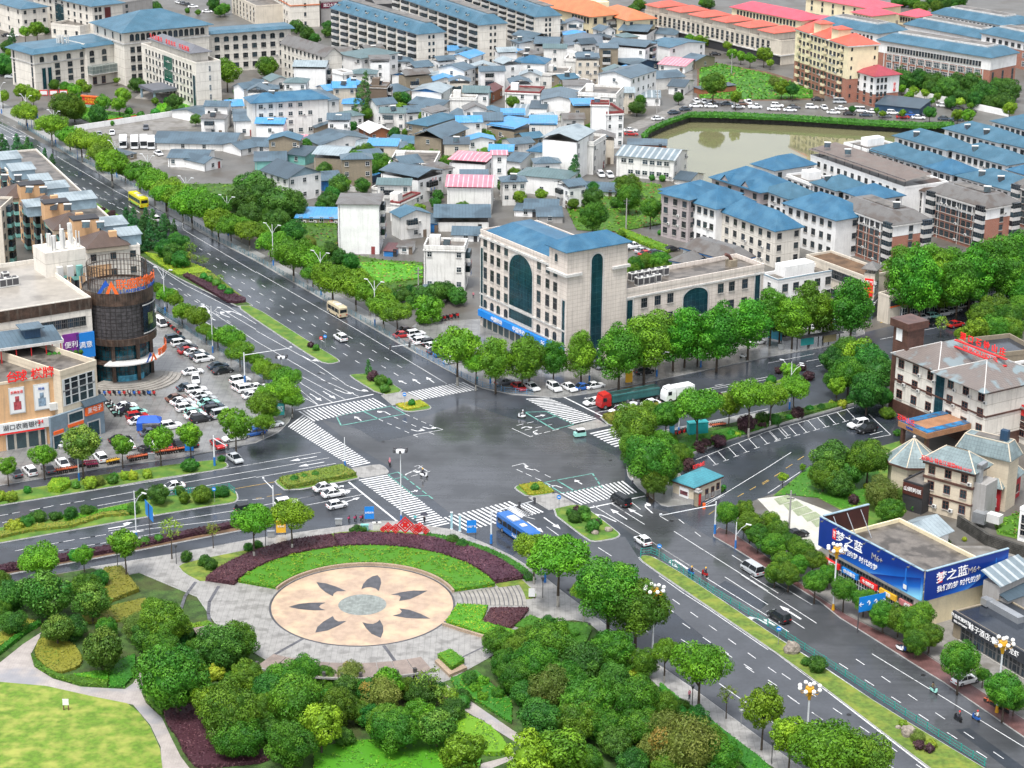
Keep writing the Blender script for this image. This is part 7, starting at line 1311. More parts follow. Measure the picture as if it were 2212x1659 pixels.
for i in range(7):u=W_*(i+.5)/7;k=MB();k.path([(u,-.3,h_),(u,-1.4,h_+.5),(u,-2,h_+.2)],.04,4);k.box(u-.2,-2.2,h_+.1,u+.2,-1.9,h_+.25);k.build('spot_lamp',m_steel,b.root)
b.done()
b=B('shed_house','low white house with pale corrugated gable roof behind the billboards','house',1335,1352,1565,1258,980,1285,150,'white');b.gable('light',1.6,.7);b.win('f',1,1,2.4,1.2,1.2,k='d');b.box('roof_box',m_ac,0,-.6,1,.8,0,1.9)
fwall('garden_wall','rough stone wall above the yard behind the billboard house',gt([(1640,1230),(1900,1400),(2212,1500)]),2.2,m_stone,w=.6)
tile('33')
b=B('diner','single-storey dark diner with long black sign band and wet flat roof at the right edge','restaurant',1612,308,2500,830,2700,560,215,'tan');b.flat(.2,top=m_asph3);W_=b.W;b.sign('f',W_*.5,b.h-.7,W_,2.0,m_signk,off=.4)
for t_,u,s_,dz in(('开启欢聚时刻',.09,.78,.35),('电话:15979238029',.09,.42,-.5),('峰子酒店大排档',.36,1.25,0),('龙虾',.62,1.1,0)):text(t_,s_,'lettering',m_signw,b.root,(W_*u,-.5,b.h-.7+dz),(pi/2,0,0),.03)
b.win('f',7,1,3.2,2.4,.3,k='d',name='shop_window');k=MB();k.box(W_*.02,b.d*.55,b.h,W_*.35,b.d*.68,b.h+1.1);k.box(W_*.0,b.d*.5,b.h+.2,W_*.06,b.d*.62,b.h+1.4);k.build('duct',m_duct,b.root);b.done()
b=B('market_shed','grey corrugated canopy roof right of the billboard house','shed',2005,90,2300,-40,2400,-200,7,'grey');b.mono('ribs',1.6,.4)
tile('33');b=B('market_shed','lower dark canopy roof between the billboard house and the diner','shed',2075,215,2300,135,2300,60,5,'grey');b.mono('slate2',.8,.3)
tile('32');b=B('white_flats','white flats with glazed balconies cut by the right edge beside the weedy slope','apartment building',2178,1090,2420,1160,2500,1000,260,'white');b.flat(.6);b.win('f',4,3,1.4,1.6,1.2,k='d',ac=.3)
tile('32');hd('slope_plants','weedy green slope below the crimson annex','g',gt([(1960,1200),(2190,1120),(2170,1330),(2000,1290)]),.5,.05,dens=4,leaf=.3,cat='vegetation',kind='stuff',alt=((.2,.12,.05),.1),wav=.6)
hd('garden_lawn','rough grass of the hotel garden','g',gt([(60,970),(350,720),(900,560),(1000,900),(950,1000),(640,1080),(430,985),(170,960)]),.18,.04,dens=3,leaf=.22,cat='vegetation',kind='stuff',alt=((.15,.16,.05),.15),wav=.2)
# small houses and bushes filling the gaps of the old village
FOOT=[(o.matrix_basis@Vector((0,0,0)),o)for o in COL.objects if not o.parent and o.name.startswith(('village_house','row_house','office','long_flats','slab','hall','annex','shed_house'))]
def rect(o):
 w=[c for c in o.children if c.name.startswith('wall')]
 if not w:return None
 d=w[0].data.vertices;xs=[v.co.x for v in d];ys=[v.co.y for v in d];z=o.rotation_euler.z
 return(o.location.x,o.location.y,z,max(xs),max(ys))
RC=[r for r in(rect(o)for _,o in FOOT)if r]
def free(x,y,r):
 for ox,oy,z,w,d in RC:
  dx,dy=x-ox,y-oy;u=dx*cos(z)+dy*sin(z);v=-dx*sin(z)+dy*cos(z)
  if hypot(max(-u,0,u-w),max(-v,0,v-d))<r:return False
 for t in TREES:
  if hypot(t.location.x-x,t.location.y-y)<r*.8:return False
 return True
VP=[(p.x,p.y)for p in gd([(600,215),(690,160),(760,140),(960,180),(1040,130),(1160,75),(1290,70),(1370,90),(1395,140),(1365,215),(1330,260),(1300,360),(1225,440),(1080,455),(960,500),(900,520),(840,440),(700,405),(690,330),(600,345),(450,300),(330,330),(400,300),(455,230)])]
rf_=random.Random(8);cand=[]
for _ in range(4500):
 x=rf_.uniform(min(p[0]for p in VP),max(p[0]for p in VP));y=rf_.uniform(min(p[1]for p in VP),max(p[1]for p in VP));
 if inpoly((x,y),VP)and free(x,y,4.7)and all(hypot(x-a,y-b)>9.8 for a,b in cand):cand.append((x,y))
cand.sort(key=lambda c:c[1]);m_cat=mat('sheet_wall_white',(.6,.6,.58),.7,streak=.3);RK=['slate','slate','slate','slate2','slateg','light','bslate','slate','grey','sky']
RN2={'slate':'slate blue','slate2':'dark slate','slateg':'grey-green','light':'pale grey','bslate':'blue tiled','grey':'grey tiled','sky':'sky blue'};CNF={}
for x,y in cand[:115]:
 w,d=rf_.uniform(6.5,9.5),rf_.uniform(5.5,7.5);h=rf_.choice([3.4,5.8,6.2,6.4,7.5,9.0]);z=radians(rf_.choice([-3,2,8,28,-60]));b=B.__new__(B);k=rf_.choice(RK);n=CNF.get(k,0);CNF[k]=n+1;wk=rf_.choice(['white','white','white','white2','white2','tan','cream'])
 b.W,b.d,b.h,b.rz,b.nw,b.big,b.wm=w,d,h,z,0,MB(),WM[wk];b.root=thing('village_house','%s infill house with %s roof in the old village, from the front'%(ordn(n),RN2[k]),'house',(x-w/2,y-d/2,0),z,'houses of the old village');b.wn=b.root
 b.box('wall',b.wm,0,0,0,w,d,h);r=rf_.random();g=rf_.choice([0,0,.9])
 if r<.6:b.gable(k,rf_.uniform(1,1.6),.5,rf_.choice('xy'),g)
 elif r<.8:b.hip(k,1.4,.5)
 else:b.mono(k,.8,.4,g)
 nv=max(1,int(h/2.9));b.win('f',rf_.choice([1,2,3]),nv,1.2,1.3,1.0,ac=.3);b.win('r' if rf_.random()<.6 else 'l',2,nv,1.1,1.2,1.0)
 if rf_.random()<.5:b.box('door',WM['brown'],w*.75,-.06,0,w*.75+1,.02,2.1)
 if h>5 and rf_.random()<.5:b.balc('f',[w*.35],[h/nv*j for j in range(1,nv)],3,1.1,2.3)
 if rf_.random()<.25:b.heater(w*.5,d*.3,h+.6)
 if rf_.random()<.4:b.box('yard_wall',WM['white2'],-.5,-3,0,w*.6,-2.8,1.5)
 RC.append((x-w/2,y-d/2,z,w,d))
nb=0;pts=[]
for _ in range(1500):
 x=rf_.uniform(min(p[0]for p in VP),max(p[0]for p in VP));y=rf_.uniform(min(p[1]for p in VP),max(p[1]for p in VP))
 if inpoly((x,y),VP)and free(x,y,1.6)and all(hypot(x-a,y-b)>7 for a,b in pts):pts.append((x,y))
pts.sort(key=lambda c:c[1])
for i,(x,y)in enumerate(pts[:70]):
 r=rf_.uniform(1.1,2.4);kd=rf_.choice(['dark','dark','camphor','young']);t=thing(KN[kd][0],'%s small yard tree of the village lanes, from the front'%ordn(i),'tree',(x,y,0),0,'small yard trees');inst(PROTO[kd][i%len(PROTO[kd])],'crown',t,(0,0,r*1.35),rf_.uniform(0,6),r);inst(TRK[i%2],'trunk',t,(0,0,0),0,(1.2,1.2,r*1.4))
pl=[]
for i,(tl,x,y,h)in enumerate([('11',1405,960,9),('21',985,330,9),('20',1250,1000,9),('31',90,640,9),('32',180,1280,8),('20',1895,640,8),('10',815,870,8),('10',1180,985,8)]):
 tile(tl);p=G(x,y);t=thing('power_pole','grey concrete power pole '+['beside the weedy plot left of the office block','with yellow base in the gardens behind the office block','at the pond lane','at the corner of the shop wing','at the visitor parking','in the vegetable field','in the village lane by the redwood','beside the brown tower house'][i],'power pole',(p.x,p.y,0));k=MB();k.cyl(0,0,0,h,.2,.14,8);k.build('pole',WM['grey'],t);k=MB();k.box(-.9,-.06,h-.8,.9,.06,h-.65);k.box(-.7,-.06,h-1.6,.7,.06,h-1.45)
 for q in(-.8,0,.8):k.cyl(q,0,h-.65,h-.4,.06,n=5)
 k.build('crossarm',m_steel,t)
m_mh=mat('manhole_iron',(.03,.03,.032),.4,.3)
for i,(tl,x,y)in enumerate([('22',1380,1185),('23',490,120),('12',2180,1412),('12',540,1565),('22',850,660),('33',1340,858),('21',540,1650),('11',545,1570),('12',1100,500),('23',660,420),('02',1300,1230),('33',700,1200)]):
 tile(tl);p=G(x,y);k=MB();k.cyl(0,0,0,.012,.38,n=12);tag(k.build('manhole_cover',m_mh,None,(p.x,p.y,.045 if i!=1 and i!=9 else.16)),'%s dark round manhole cover in the street paving'%ordn(i),'manhole cover','manhole covers')
 # STREET TREES, VILLAGE TREES, SHRUBS
A_='avenue trees on the village side'
tile('00');L7=[]
def T(k,kind,fmt,group,s,q=None):
 """s: 'x,y,r x,y,r ...' crown centres in tile pixels"""
 for tk,part in((k,s),)if isinstance(s,str)else s:
  tile(tk);
  for e in part.split():
   v=e.split(',');n=CNT.get(fmt,0);CNT[fmt]=n+1
   tree(float(v[0]),float(v[1]),float(v[2]),v[3]if len(v)>3 else kind,fmt%ordn(n),float(v[4])if len(v)>4 else q,group)
CNT={}
T('','street','%s round avenue tree from the top left along the village side',A_,[('00','220,965,80 440,1075,95 600,1175,80 700,1215,95 840,1240,100 880,1320,90 960,1400,110 1080,1470,60 1200,1490,100 1330,1560,110 1440,1630,100'),('01','1430,20,100 1570,40,110'),('11','-560,90,120 -390,130,130 -330,240,100 -220,290,90 -130,290,80 -60,330,90 40,330,80 120,430,90 200,440,90 320,530,130 440,570,110 490,700,80 660,750,130 860,800,120 980,860,110 1040,880,100 1100,980,110 1220,1040,100')],1.55)
T('','street','%s tree from the top along the mall car park fence','trees along the mall car park',[('01','1370,830,50 1440,890,70 1500,920,60 1570,1030,70 1700,1070,80 1780,1190,60 1880,1240,65 1990,1260,90 2070,1370,90 2190,1440,60'),('11','60,1510,70 160,1560,80 260,1600,90'),('12','90,60,70 240,60,110 310,130,80 60,170,100 120,250,60 60,330,70')],1.7)
tile('02');rows([(60,700,70),(370,610,85),(700,500,150,'magnolia',2.4),(1050,520,80),(1380,470,95),(1640,430,90),(2030,330,115)],'young','%s small tree from the left along the mall front pavement','trees on the mall front pavement',2.4)
T('','plane','%s plane tree from the left in front of the stone office block','plane trees round the stone office block',[('11','1740,1330,150,street,1.9 1900,1480,90,street,2.2'),('21','-140,1440,120 90,1440,110 150,1400,110 360,1430,100 600,1400,110 930,1360,150 1150,1290,150 1260,1230,130 1400,1250,120 1500,1220,120 1610,1260,100 1780,1200,140 2050,1130,130'),('31','30,1030,120 110,1050,100 220,1080,110 370,990,130 490,1030,100 730,980,150')],2.0)
T('','plane','%s tall plane tree from the left before the brick apartment blocks','plane trees before the brick blocks',[('31','1150,680,120 1240,720,150 1330,780,140 1400,700,130 1500,740,130 1600,700,130 1650,780,130 1760,680,140 1900,640,140 2000,600,130 2080,700,120 2160,560,120')],2.1)
T('','camphor','%s tree of the green corner behind the hotel sign','trees behind the hotel',[('31','1850,1050,130,camphor,1.2 1960,1000,140,camphor,1.2 2060,1080,130,camphor,1.2 2160,1000,120,camphor,1.2 1800,1180,100,young 1960,1180,130,camphor,1.2 2100,1180,120 2190,880,100,plane,1.5 1500,1130,60,bare 1700,1230,60,young')])
T('','camphor','%s tree of the thick clump left of the hotel','tree clump left of the hotel',[('31','560,1440,100,dark 680,1360,120 800,1390,120,young 880,1470,160,dark,1.4 700,1560,150 950,1560,140,dark,1.5 600,1620,110'),('32','860,60,150,dark,1.5 1000,110,80,dark')],1.5)
T('','camphor','%s big tree in the middle of the hotel garden','trees of the hotel garden',[('32','560,640,180,dark,1.3 480,780,140,camphor,1.2 700,760,130,dark,1.1 870,630,170,camphor,1.6 980,930,120,olive,1.4 1060,1090,130,camphor,1.1 1140,960,80,olive 620,860,110,dark,1.1 130,800,35,young,2 300,715,25,young,1.6')])
T('','camphor','%s round camphor tree from the left along the red brick pavement','camphor trees on the red pavement',[('22','1860,1110,100,camphor,2.1 2010,1090,90,camphor,2.1 2060,1200,110 2130,1300,110'),('32','30,1180,90 90,1270,100 40,1390,110 180,1360,100 290,1430,110 130,1530,100 260,1560,100 390,1510,100 520,1640,90'),('33','60,-30,90 180,-20,110 410,40,110,camphor,2 660,110,105,camphor,2.2 830,200,110 930,240,100 1000,330,120 1130,360,120 1250,400,130 1330,330,130 1400,500,120 1280,560,110 1660,720,180,camphor,1.9 1860,850,70,camphor,2 2050,980,170,camphor,1.9 2130,1060,110')],1.6)
T('','camphor','%s tree from the left round the gate house corner','tree clump at the gate house corner',[('22','1060,350,180,camphor,1.6 1180,250,110 1330,260,140,camphor,2 1050,540,140,camphor,1.4 1180,640,200,camphor,1.8 1320,720,160,camphor,1.6 1380,620,110 1230,830,130,camphor,1.6 1150,480,120 1290,520,130')])
T('','young','%s tree from the left in the planting strip of the east road','trees in the east road strip',[('22','1610,180,150,street,2.2 1880,170,90 2060,90,130,street,2.4'),('31','190,1540,60,young,2.6'),('32','30,90,110,street,2.2 230,30,100,street,2.2 600,10,60,young,2.6')],2.3)
V_='trees of the old village'
T('','dark','%s tree of the wooded verge between avenue and village, reading from the left',V_,[('10','-30,1620,140 110,1560,110'),('11','60,30,150 200,90,150 -120,60,130 330,110,120 180,250,120 330,330,110 -60,210,120 620,80,90 570,120,60 660,40,80 470,440,60,olive 640,490,70 720,560,70 590,620,60 820,600,80 560,540,70 1260,890,70 1330,860,60 1440,900,90 1560,870,100 1650,850,90 1740,900,80 1190,900,60 1480,1010,110,young 1340,940,50'),('10','950,1350,120,camphor 860,1400,120,camphor 1060,1410,110,camphor 1000,1460,90,camphor 720,1600,100 1280,850,60 270,1225,35,young 820,1350,80 1560,590,35')],1.0)
T('','camphor','%s large tree of the village and pond side, reading from the top',V_,[('20','560,240,80,camphor,1 1740,720,115,camphor,1.7 1935,830,45,young,2.4 1080,930,70,dark 1110,860,50 1440,840,50,dark,1.4 1540,330,35,young,2 1620,340,40,young,2 1700,350,50 1860,390,35,young,2 1905,460,40,young,2 1980,480,35,young,2 2060,500,40,young,2 2180,460,60,young,1.8 535,1480,80,cedar,1.3 540,1560,90,redwood,.9 700,1620,60,dark 1000,1600,110 1210,1535,30,ball 1300,1540,35,ball'),
('21','700,200,125,camphor,1.5 700,50,90,dark 1010,40,110,camphor,1.5 1200,140,95,camphor,1.9 540,20,60,dark 530,95,50 890,90,50,dark 1050,640,90 1150,600,90 1280,590,100 1030,680,80 1300,650,70 1280,350,28,ball 950,360,40')])
tile('10');tree(925,830,100,'redwood','tall pointed redwood tree rising above the village roofs',2.1,None,sz=1.25);tree(860,960,55,'redwood','smaller redwood tree at the foot of the tall one',1.4)
T('','cedar','%s cedar from the top left on the avenue median','cedars on the avenue median',[('00','10,1290,70 60,1330,70 150,1260,60 190,1390,80 270,1330,60 280,1420,70 380,1370,50 445,1410,45 230,1290,60 340,1430,60'),('01','1090,230,60 1160,260,70 1140,330,70 1260,240,60 1230,350,80 1320,290,70 1300,400,70 1440,270,50 1400,320,60 1500,310,40 1190,430,70')],1.5)
T('','dark','%s broad tree on the avenue median, reading downwards','broad trees on the avenue median',[('01','1540,430,80 1420,480,80 1490,520,80 1560,580,70 1640,480,60,bare,1.8 1630,560,50,bare,2 1760,590,40,bare,1.5 1700,570,35,bare,1.5 1460,580,50 1900,750,45,bare,1')],1.2)
T('','ball','%s round clipped shrub on the median islands, reading downwards','round shrubs on the medians',[('01','600,20,30,purple 650,15,22,purple 700,30,25,purple 665,55,28,purple 678,85,30,purple 730,110,28 815,130,30 890,150,25,purple 960,195,35,purple 975,175,25,purple 910,235,35 1760,730,42 1815,760,42 1870,790,45 1920,830,42 1980,865,42'),('11','473,1320,32,purple 520,1345,36 975,1540,50,cedar 1010,1590,55,purple 1080,1630,60,dark 1140,1640,40'),('12','1110,40,50 1345,165,38 1350,145,22 330,825,48 415,805,38 515,788,42'),('22','200,895,42 200,875,24,dark 560,1085,38,purple 620,1100,60,dark 500,1110,40 540,1150,60,dark 640,1150,50 720,1195,40,purple 700,1230,70 745,1190,36')],.8)
T('','ball','%s clipped shrub of the west road medians, from the left','shrubs on the west road medians',[('02','235,915,40 655,870,45 970,825,55 985,795,40 1640,705,70,ball 1590,700,35 1690,695,35 1915,645,35,dark 100,970,60,lime 0,965,60,lime 780,850,70,lime 850,840,50,olive 1080,790,50,lime 1150,790,50,lime 1270,775,50,lime 230,1190,60,dark,1 340,1140,55,dark,1 280,1150,45,dark 470,1140,45,dark,1 515,1140,35,dark 610,1115,60,dark,1.1 740,1090,50,dark,1.1 790,1090,45,dark 1150,1080,55,dark 1370,950,85,dark,1.2 1220,960,60,dark 1550,920,50,dark 1590,980,55,camphor,1.1 1740,950,90,camphor,.9 1860,940,50,dark 1920,930,60,dark 90,1575,45,purple 175,1570,45,purple 640,1480,55 790,1450,38 1255,1358,48 1370,1338,45 1640,1285,38,purple 1710,1275,38,purple 1790,1268,38,purple 130,1240,90,lime,.3')],.8)
T('','ball','%s planted shrub beside the hotel car park wall, from the left','shrubs along the hotel car park',[('22','1520,690,70,purple,1 1500,610,60,camphor 1620,540,60,purple 1680,510,50,purple 1790,490,70,purple 1640,470,35 1740,465,30,lime 1800,450,35 1890,430,40 1950,440,30,lime 2000,425,28 2045,408,28,lime 2030,340,90,purple,1 2160,300,60,dark 2160,360,40,purple 1590,540,50 1460,560,60,camphor 1370,480,60,camphor 1740,110,40,dark 1790,110,40,purple 1830,890,28 1810,910,25'),('32','60,310,60 180,290,35 255,250,60,purple 360,215,40 460,205,38,dark 550,165,30,lime 640,170,45,lime 10,290,40 715,130,40,dark 1040,250,60,camphor 1120,420,35,dark 715,965,18,lime 745,1060,16,lime 740,1000,50,purple 845,880,30,lime 1280,1060,50 1550,1370,30,dark 1700,1340,22,lime'),('31','90,1540,35,purple 170,1550,40,purple 290,1510,40,purple 350,1590,60,purple,.6 30,1620,45')],.8)
T('','dark','%s sago palm or fan shrub of the plaza lawn and medians, from the left','fan shrubs round the plaza',[('02','1610,1490,52,dark,1 1770,1530,60,dark,.8 1820,1560,60,dark,.8 2150,1410,45,dark,.8 960,1570,1'),('12','870,1265,60,dark,.6 15,1390,40,dark,.8 1700,1345,52,dark,.9 1780,1385,52,dark,.8 930,1255,26,dark'),('33','330,740,45,dark,.8 425,760,75,dark,1 1165,1270,40,lime,1.2 1300,1390,60,olive,.8 1410,1450,50,lime,.8 1305,1460,52,purple,.8 1395,1490,50,purple,.8')])
T('','dark','%s tree of the school wood along the long brick school, from the left','trees along the brick school',[('30','1000,500,70 960,540,60 1090,570,90 1190,620,80 1160,700,100 1280,600,80 1300,680,90 1400,610,80 1440,700,90 1560,640,90 1550,760,100 1640,720,90 1680,640,80 1760,720,100 1830,650,70 1860,800,110 1900,700,80 1980,740,90 2040,680,70 2070,780,100 1970,880,70 2040,880,80 1800,860,80 1690,840,80 1580,880,60 1900,890,60 1400,760,70 1470,790,60')],1.0)
T('','young','%s small tree by the pond road, from the left','small trees by the pond road',[('30','1160,760,30 1260,780,35 1225,820,35 1355,800,30 1415,870,25 1465,830,30 1660,875,40,lime,2 1750,910,25 1640,985,45 1735,990,50 1400,970,50,dark 1165,970,28 940,950,22 990,980,25 730,940,30,dark 120,750,50 60,700,50,olive 215,770,55,dark 2090,930,50 20,540,30 180,180,50,young,1 200,760,50,dark')],1.9)
T('','camphor','%s garden tree of the government compound, from the left','trees of the government compound',[('00','215,270,40,young,2.4 315,240,60,young,2 400,265,30,dark 100,350,50,cedar 60,400,60,dark,1 30,560,90,dark,1 120,600,60,dark 100,450,60,camphor 190,775,60,young,2.2 285,820,55,young,2.2 470,730,45 560,750,55 640,780,50,young 700,720,40,young 750,760,35,young 560,900,130,camphor,1.4 640,940,100,camphor 840,990,85,dark 890,880,55,young,1.8 1025,890,55,young,1.8 1060,815,55,young 1180,730,65,dark 1240,740,40,ball 1010,690,22,young,2 1115,960,35,ball 1220,995,42,ball 1340,970,44,ball 1460,950,40,ball 1570,935,42,ball 1435,865,28,ball 1510,880,75,dark 1340,870,35 1095,1015,40,ball 960,1060,30,ball 615,840,28,ball 690,840,28,ball 1960,610,90,young,1.8 2060,800,45,dark 1870,970,28,young 20,830,50,young 1350,60,50,dark 1620,90,28,ball 1710,105,28 1850,30,60,dark 1940,70,50 1900,90,50 430,60,60,dark'),('10','90,570,100,camphor,1.1 350,230,60,dark,1 440,290,70,dark 510,330,50,dark 620,220,50,dark 620,270,50,dark')])
T('','dark','%s tree of the far green belt along the top edge, from the left','trees of the far green belt',[('20','1100,40,60,camphor,.8 1050,80,50 1650,20,40,camphor 1700,30,50'),('30','1180,10,60,camphor,.8 1260,20,60,camphor,.8 1330,60,60,camphor,.8 1420,10,60,dark,.8 1460,60,60,camphor,.8 1520,30,50,dark,.8 1590,10,60,dark,.8 1660,0,60,camphor,.8 1400,140,40 1110,20,50,dark 60,10,1')],.9)
tile('11');VG=dict(cat='vegetation',kind='stuff')
hd('verge','rough green undergrowth between the avenue trees and the village','g',gt([(-700,-60),(-200,-60),(120,60),(400,150),(700,250),(705,530),(1100,600),(1440,620),(1440,800),(1180,850),(1100,900),(780,760),(560,600),(200,420),(-200,200),(-700,-20)]),.5,.02,dens=1.6,leaf=.42,wav=.8,alt=((.16,.09,.04),.12),**VG)
hd('vegetable_garden','vegetable plots and weeds on bare soil left of the office block','l',gt([(780,640),(1100,620),(1440,660),(1440,760),(1100,800),(900,740)]),.3,.5,dens=1.5,leaf=.4,wav=.5,alt=((.20,.11,.05),.3),**VG)
tile('20');sheet('field_soil',m_soil,gt([(1600,600),(1750,540),(2212,620),(2700,760),(2700,860),(2212,870),(1830,870),(1600,850)]),.02)
hd('field','green vegetable field behind the pond','g',gt([(1620,600),(1760,545),(2212,640),(2600,780),(2600,850),(2100,860),(1620,850)]),.25,.02,dens=.9,leaf=.6,wav=.5,alt=((.2,.11,.05),.12),**VG)
hd('pond_hedge','clipped green hedge along the top of the pond wall','g',gd([(1385,296),(1403,280),(1440,264),(1490,247),(1560,247),(1700,253),(1860,263),(1990,270),(2060,268),(2060,276),(1990,279),(1860,271),(1700,261),(1560,255),(1490,254),(1440,271),(1405,287),(1392,304)]),1.0,.02,dens=3,leaf=.35)
tile('21');hd('garden','weedy gardens between the village and the blue-roofed row','g',gt([(440,80),(900,-100),(1290,-60),(1290,280),(900,350),(560,330)]),.3,.02,dens=1.6,leaf=.4,wav=.6,alt=((.2,.1,.04),.2),**VG)
hd('parking_hedge','round-topped clipped hedge rows beside the parked cars behind the office block','l',gt([(910,370),(960,340),(1400,510),(1330,540),(1180,480)]),1.0,.02,dens=6,leaf=.25,wav=.5)
tile('00');hd('garden','green garden beds of the government compound','l',gt([(560,860),(700,870),(900,960),(1250,1000),(1180,1040),(800,1070),(640,1000),(450,880)]),.25,.02,dens=1.6,leaf=.4,**VG)
hd('garden','bright green lawn corner under the office block','l',gt([(1370,900),(1600,890),(1660,940),(1420,990),(1330,960)]),.3,.02,dens=2,leaf=.4,**VG)
tile('32');sheet('hotel_garden',m_grass,gt([(40,970),(350,720),(1180,480),(1200,1100),(950,1300),(760,1160),(430,985),(170,960)]),.04);sheet('hillside_grass',m_grass,gt([(1950,1200),(2400,1100),(2400,1400),(1980,1300)]),.05)
tile('32');P=[(1000,560),(1180,480)]
tile('12');hd('island_hedge','orange-green box hedge on the island by the white pole','o',gt([(200,845),(740,730),(870,805),(280,920)]),.9,.17,dens=14,alt=((.08,.13,.02),.3))
hd('flower_bed','yellow-orange flower bed at the tip of the north island','y',gt([(1205,185),(1420,150),(1490,195),(1310,235)]),.3,.17,cat='flower bed',dens=16)
tile('22');hd('flower_bed','yellow-orange flower bed at the tip of the south-east island','y',gt([(60,885),(245,855),(370,940),(145,972)]),.3,.17,cat='flower bed',dens=16)
hd('island_hedge','orange-green box hedge at the tip of the east road median','o',gt([(780,300),(940,262),(1260,195),(1280,235),(930,345),(850,358)]),1.0,.17,dens=12,alt=((.08,.13,.02),.3))
hd('low_hedge','green ground cover on the bank beside the hotel car park','g',gt([(1420,520),(1500,480),(1700,440),(1900,400),(2212,330),(2212,390),(1700,560),(1530,620),(1450,600)]),.35,.5,dens=8)
tile('32');hd('low_hedge','green ground cover on the bank at the far end of the hotel car park','g',gt([(0,300),(400,220),(720,150),(735,180),(300,290),(0,365)]),.35,.5,dens=8)
tile('01');hd('purple_hedge','dark purple hedge band along the lower edge of the avenue median','p',gt([(1580,735),(1620,720),(2125,940),(2120,960),(2040,972),(1960,960)]),.7,.17,dens=10)
hd('low_hedge','olive ground cover with round shrubs on the avenue median','o',gt([(1620,715),(1840,712),(2110,925),(2060,935),(1700,760)]),.3,.17,dens=8,alt=((.08,.14,.02),.3))
hd('low_hedge','yellow-green planting under the broad median trees','y',gt([(1240,530),(1420,560),(1700,640),(1830,700),(1640,720),(1540,730),(1380,640)]),.4,.17,dens=6,alt=((.07,.16,.02),.5),wav=.5)
hd('low_hedge','bright lawn and planting on the far median beside the courtyard flats','l',gt([(600,-20),(760,60),(900,150),(1030,210),(1000,260),(880,220),(700,120),(560,10)]),.3,.17,dens=4,leaf=.3,alt=((.07,.16,.02),.4))
tile('02');hd('box_hedge','bright green box hedge on the west road median','l',gt([(415,915),(460,860),(600,855),(610,900),(520,950),(420,940)]),1.1,.17,dens=16)
for i,s in enumerate([(-200,1640,0,1602,1200,1378,2050,1215,2050,1245,1200,1425,0,1648,-200,1690)]):hd('purple_hedge','long dark purple hedge in the strip along the west service road','p',gt([(s[j],s[j+1])for j in range(0,16,2)]),.8,.17,dens=9)
hd('purple_hedge','right end of the purple hedge strip beside the bright tree','p',gt([(2060,1215),(2212,1185),(2390,1158),(2395,1195),(2200,1235),(2065,1245)]),.8,.17,dens=9)
hd('low_hedge','wavy olive hedge on the west road median','o',gt([(-100,1330),(250,1240),(600,1215),(900,1130),(1130,1120),(1120,1145),(900,1160),(620,1250),(250,1290),(-100,1370)]),.6,.17,dens=9,alt=((.06,.14,.02),.5))
hd('lime_bed','lime green planting on the west road median','l',gt([(540,1160),(830,1120),(1100,1060),(1110,1100),(880,1130),(700,1200),(560,1190)]),.5,.17,dens=9)
# VEHICLES
CC={'w':('white',(.74,.75,.76)),'k':('black',(.012,.013,.016)),'g':('grey',(.10,.11,.13)),'s':('silver',(.40,.42,.44)),'r':('red',(.40,.02,.02)),'b':('blue',(.02,.10,.36)),'n':('dark blue-grey',(.035,.055,.08)),'t':('mint green',(.30,.62,.55)),'o':('brown',(.13,.07,.05))}
PM={k:mat('car_paint_'+v[0].replace(' ','_').replace('-','_'),v[1],.22,var=0,spec=.6)for k,v in CC.items()}
m_tyre=mat('tyre',(.015,.015,.015),.8,var=0);m_rim=mat('rim',(.35,.36,.38),.35,.6,var=0);m_head=mat('headlight',(.55,.58,.60),.2,var=0);m_tail=mat('taillight',(.45,.01,.01),.3,var=0);m_cg=mat('car_glass',(.012,.016,.02),.06,var=0)
def loft(st,m=0,mb=None):
 """st = [(x, z0, z1, half width low, half width high)]"""
 k=mb or MB();V=[]
 for x,z0,z1,a,b in st:zm=z0+(z1-z0)*.62;V+=[(x,-a*.96,z0),(x,-a,zm),(x,-b,z1),(x,b,z1),(x,a,zm),(x,a*.96,z0)]
 n=len(st);F=[tuple(range(5,-1,-1)),tuple(range(6*n-6,6*n))]
 for i in range(n-1):F+=[(i*6+j,i*6+(j+1)%6,i*6+6+(j+1)%6,i*6+6+j)for j in range(6)]
 return k.add(V,[f[::-1]for f in F],m)
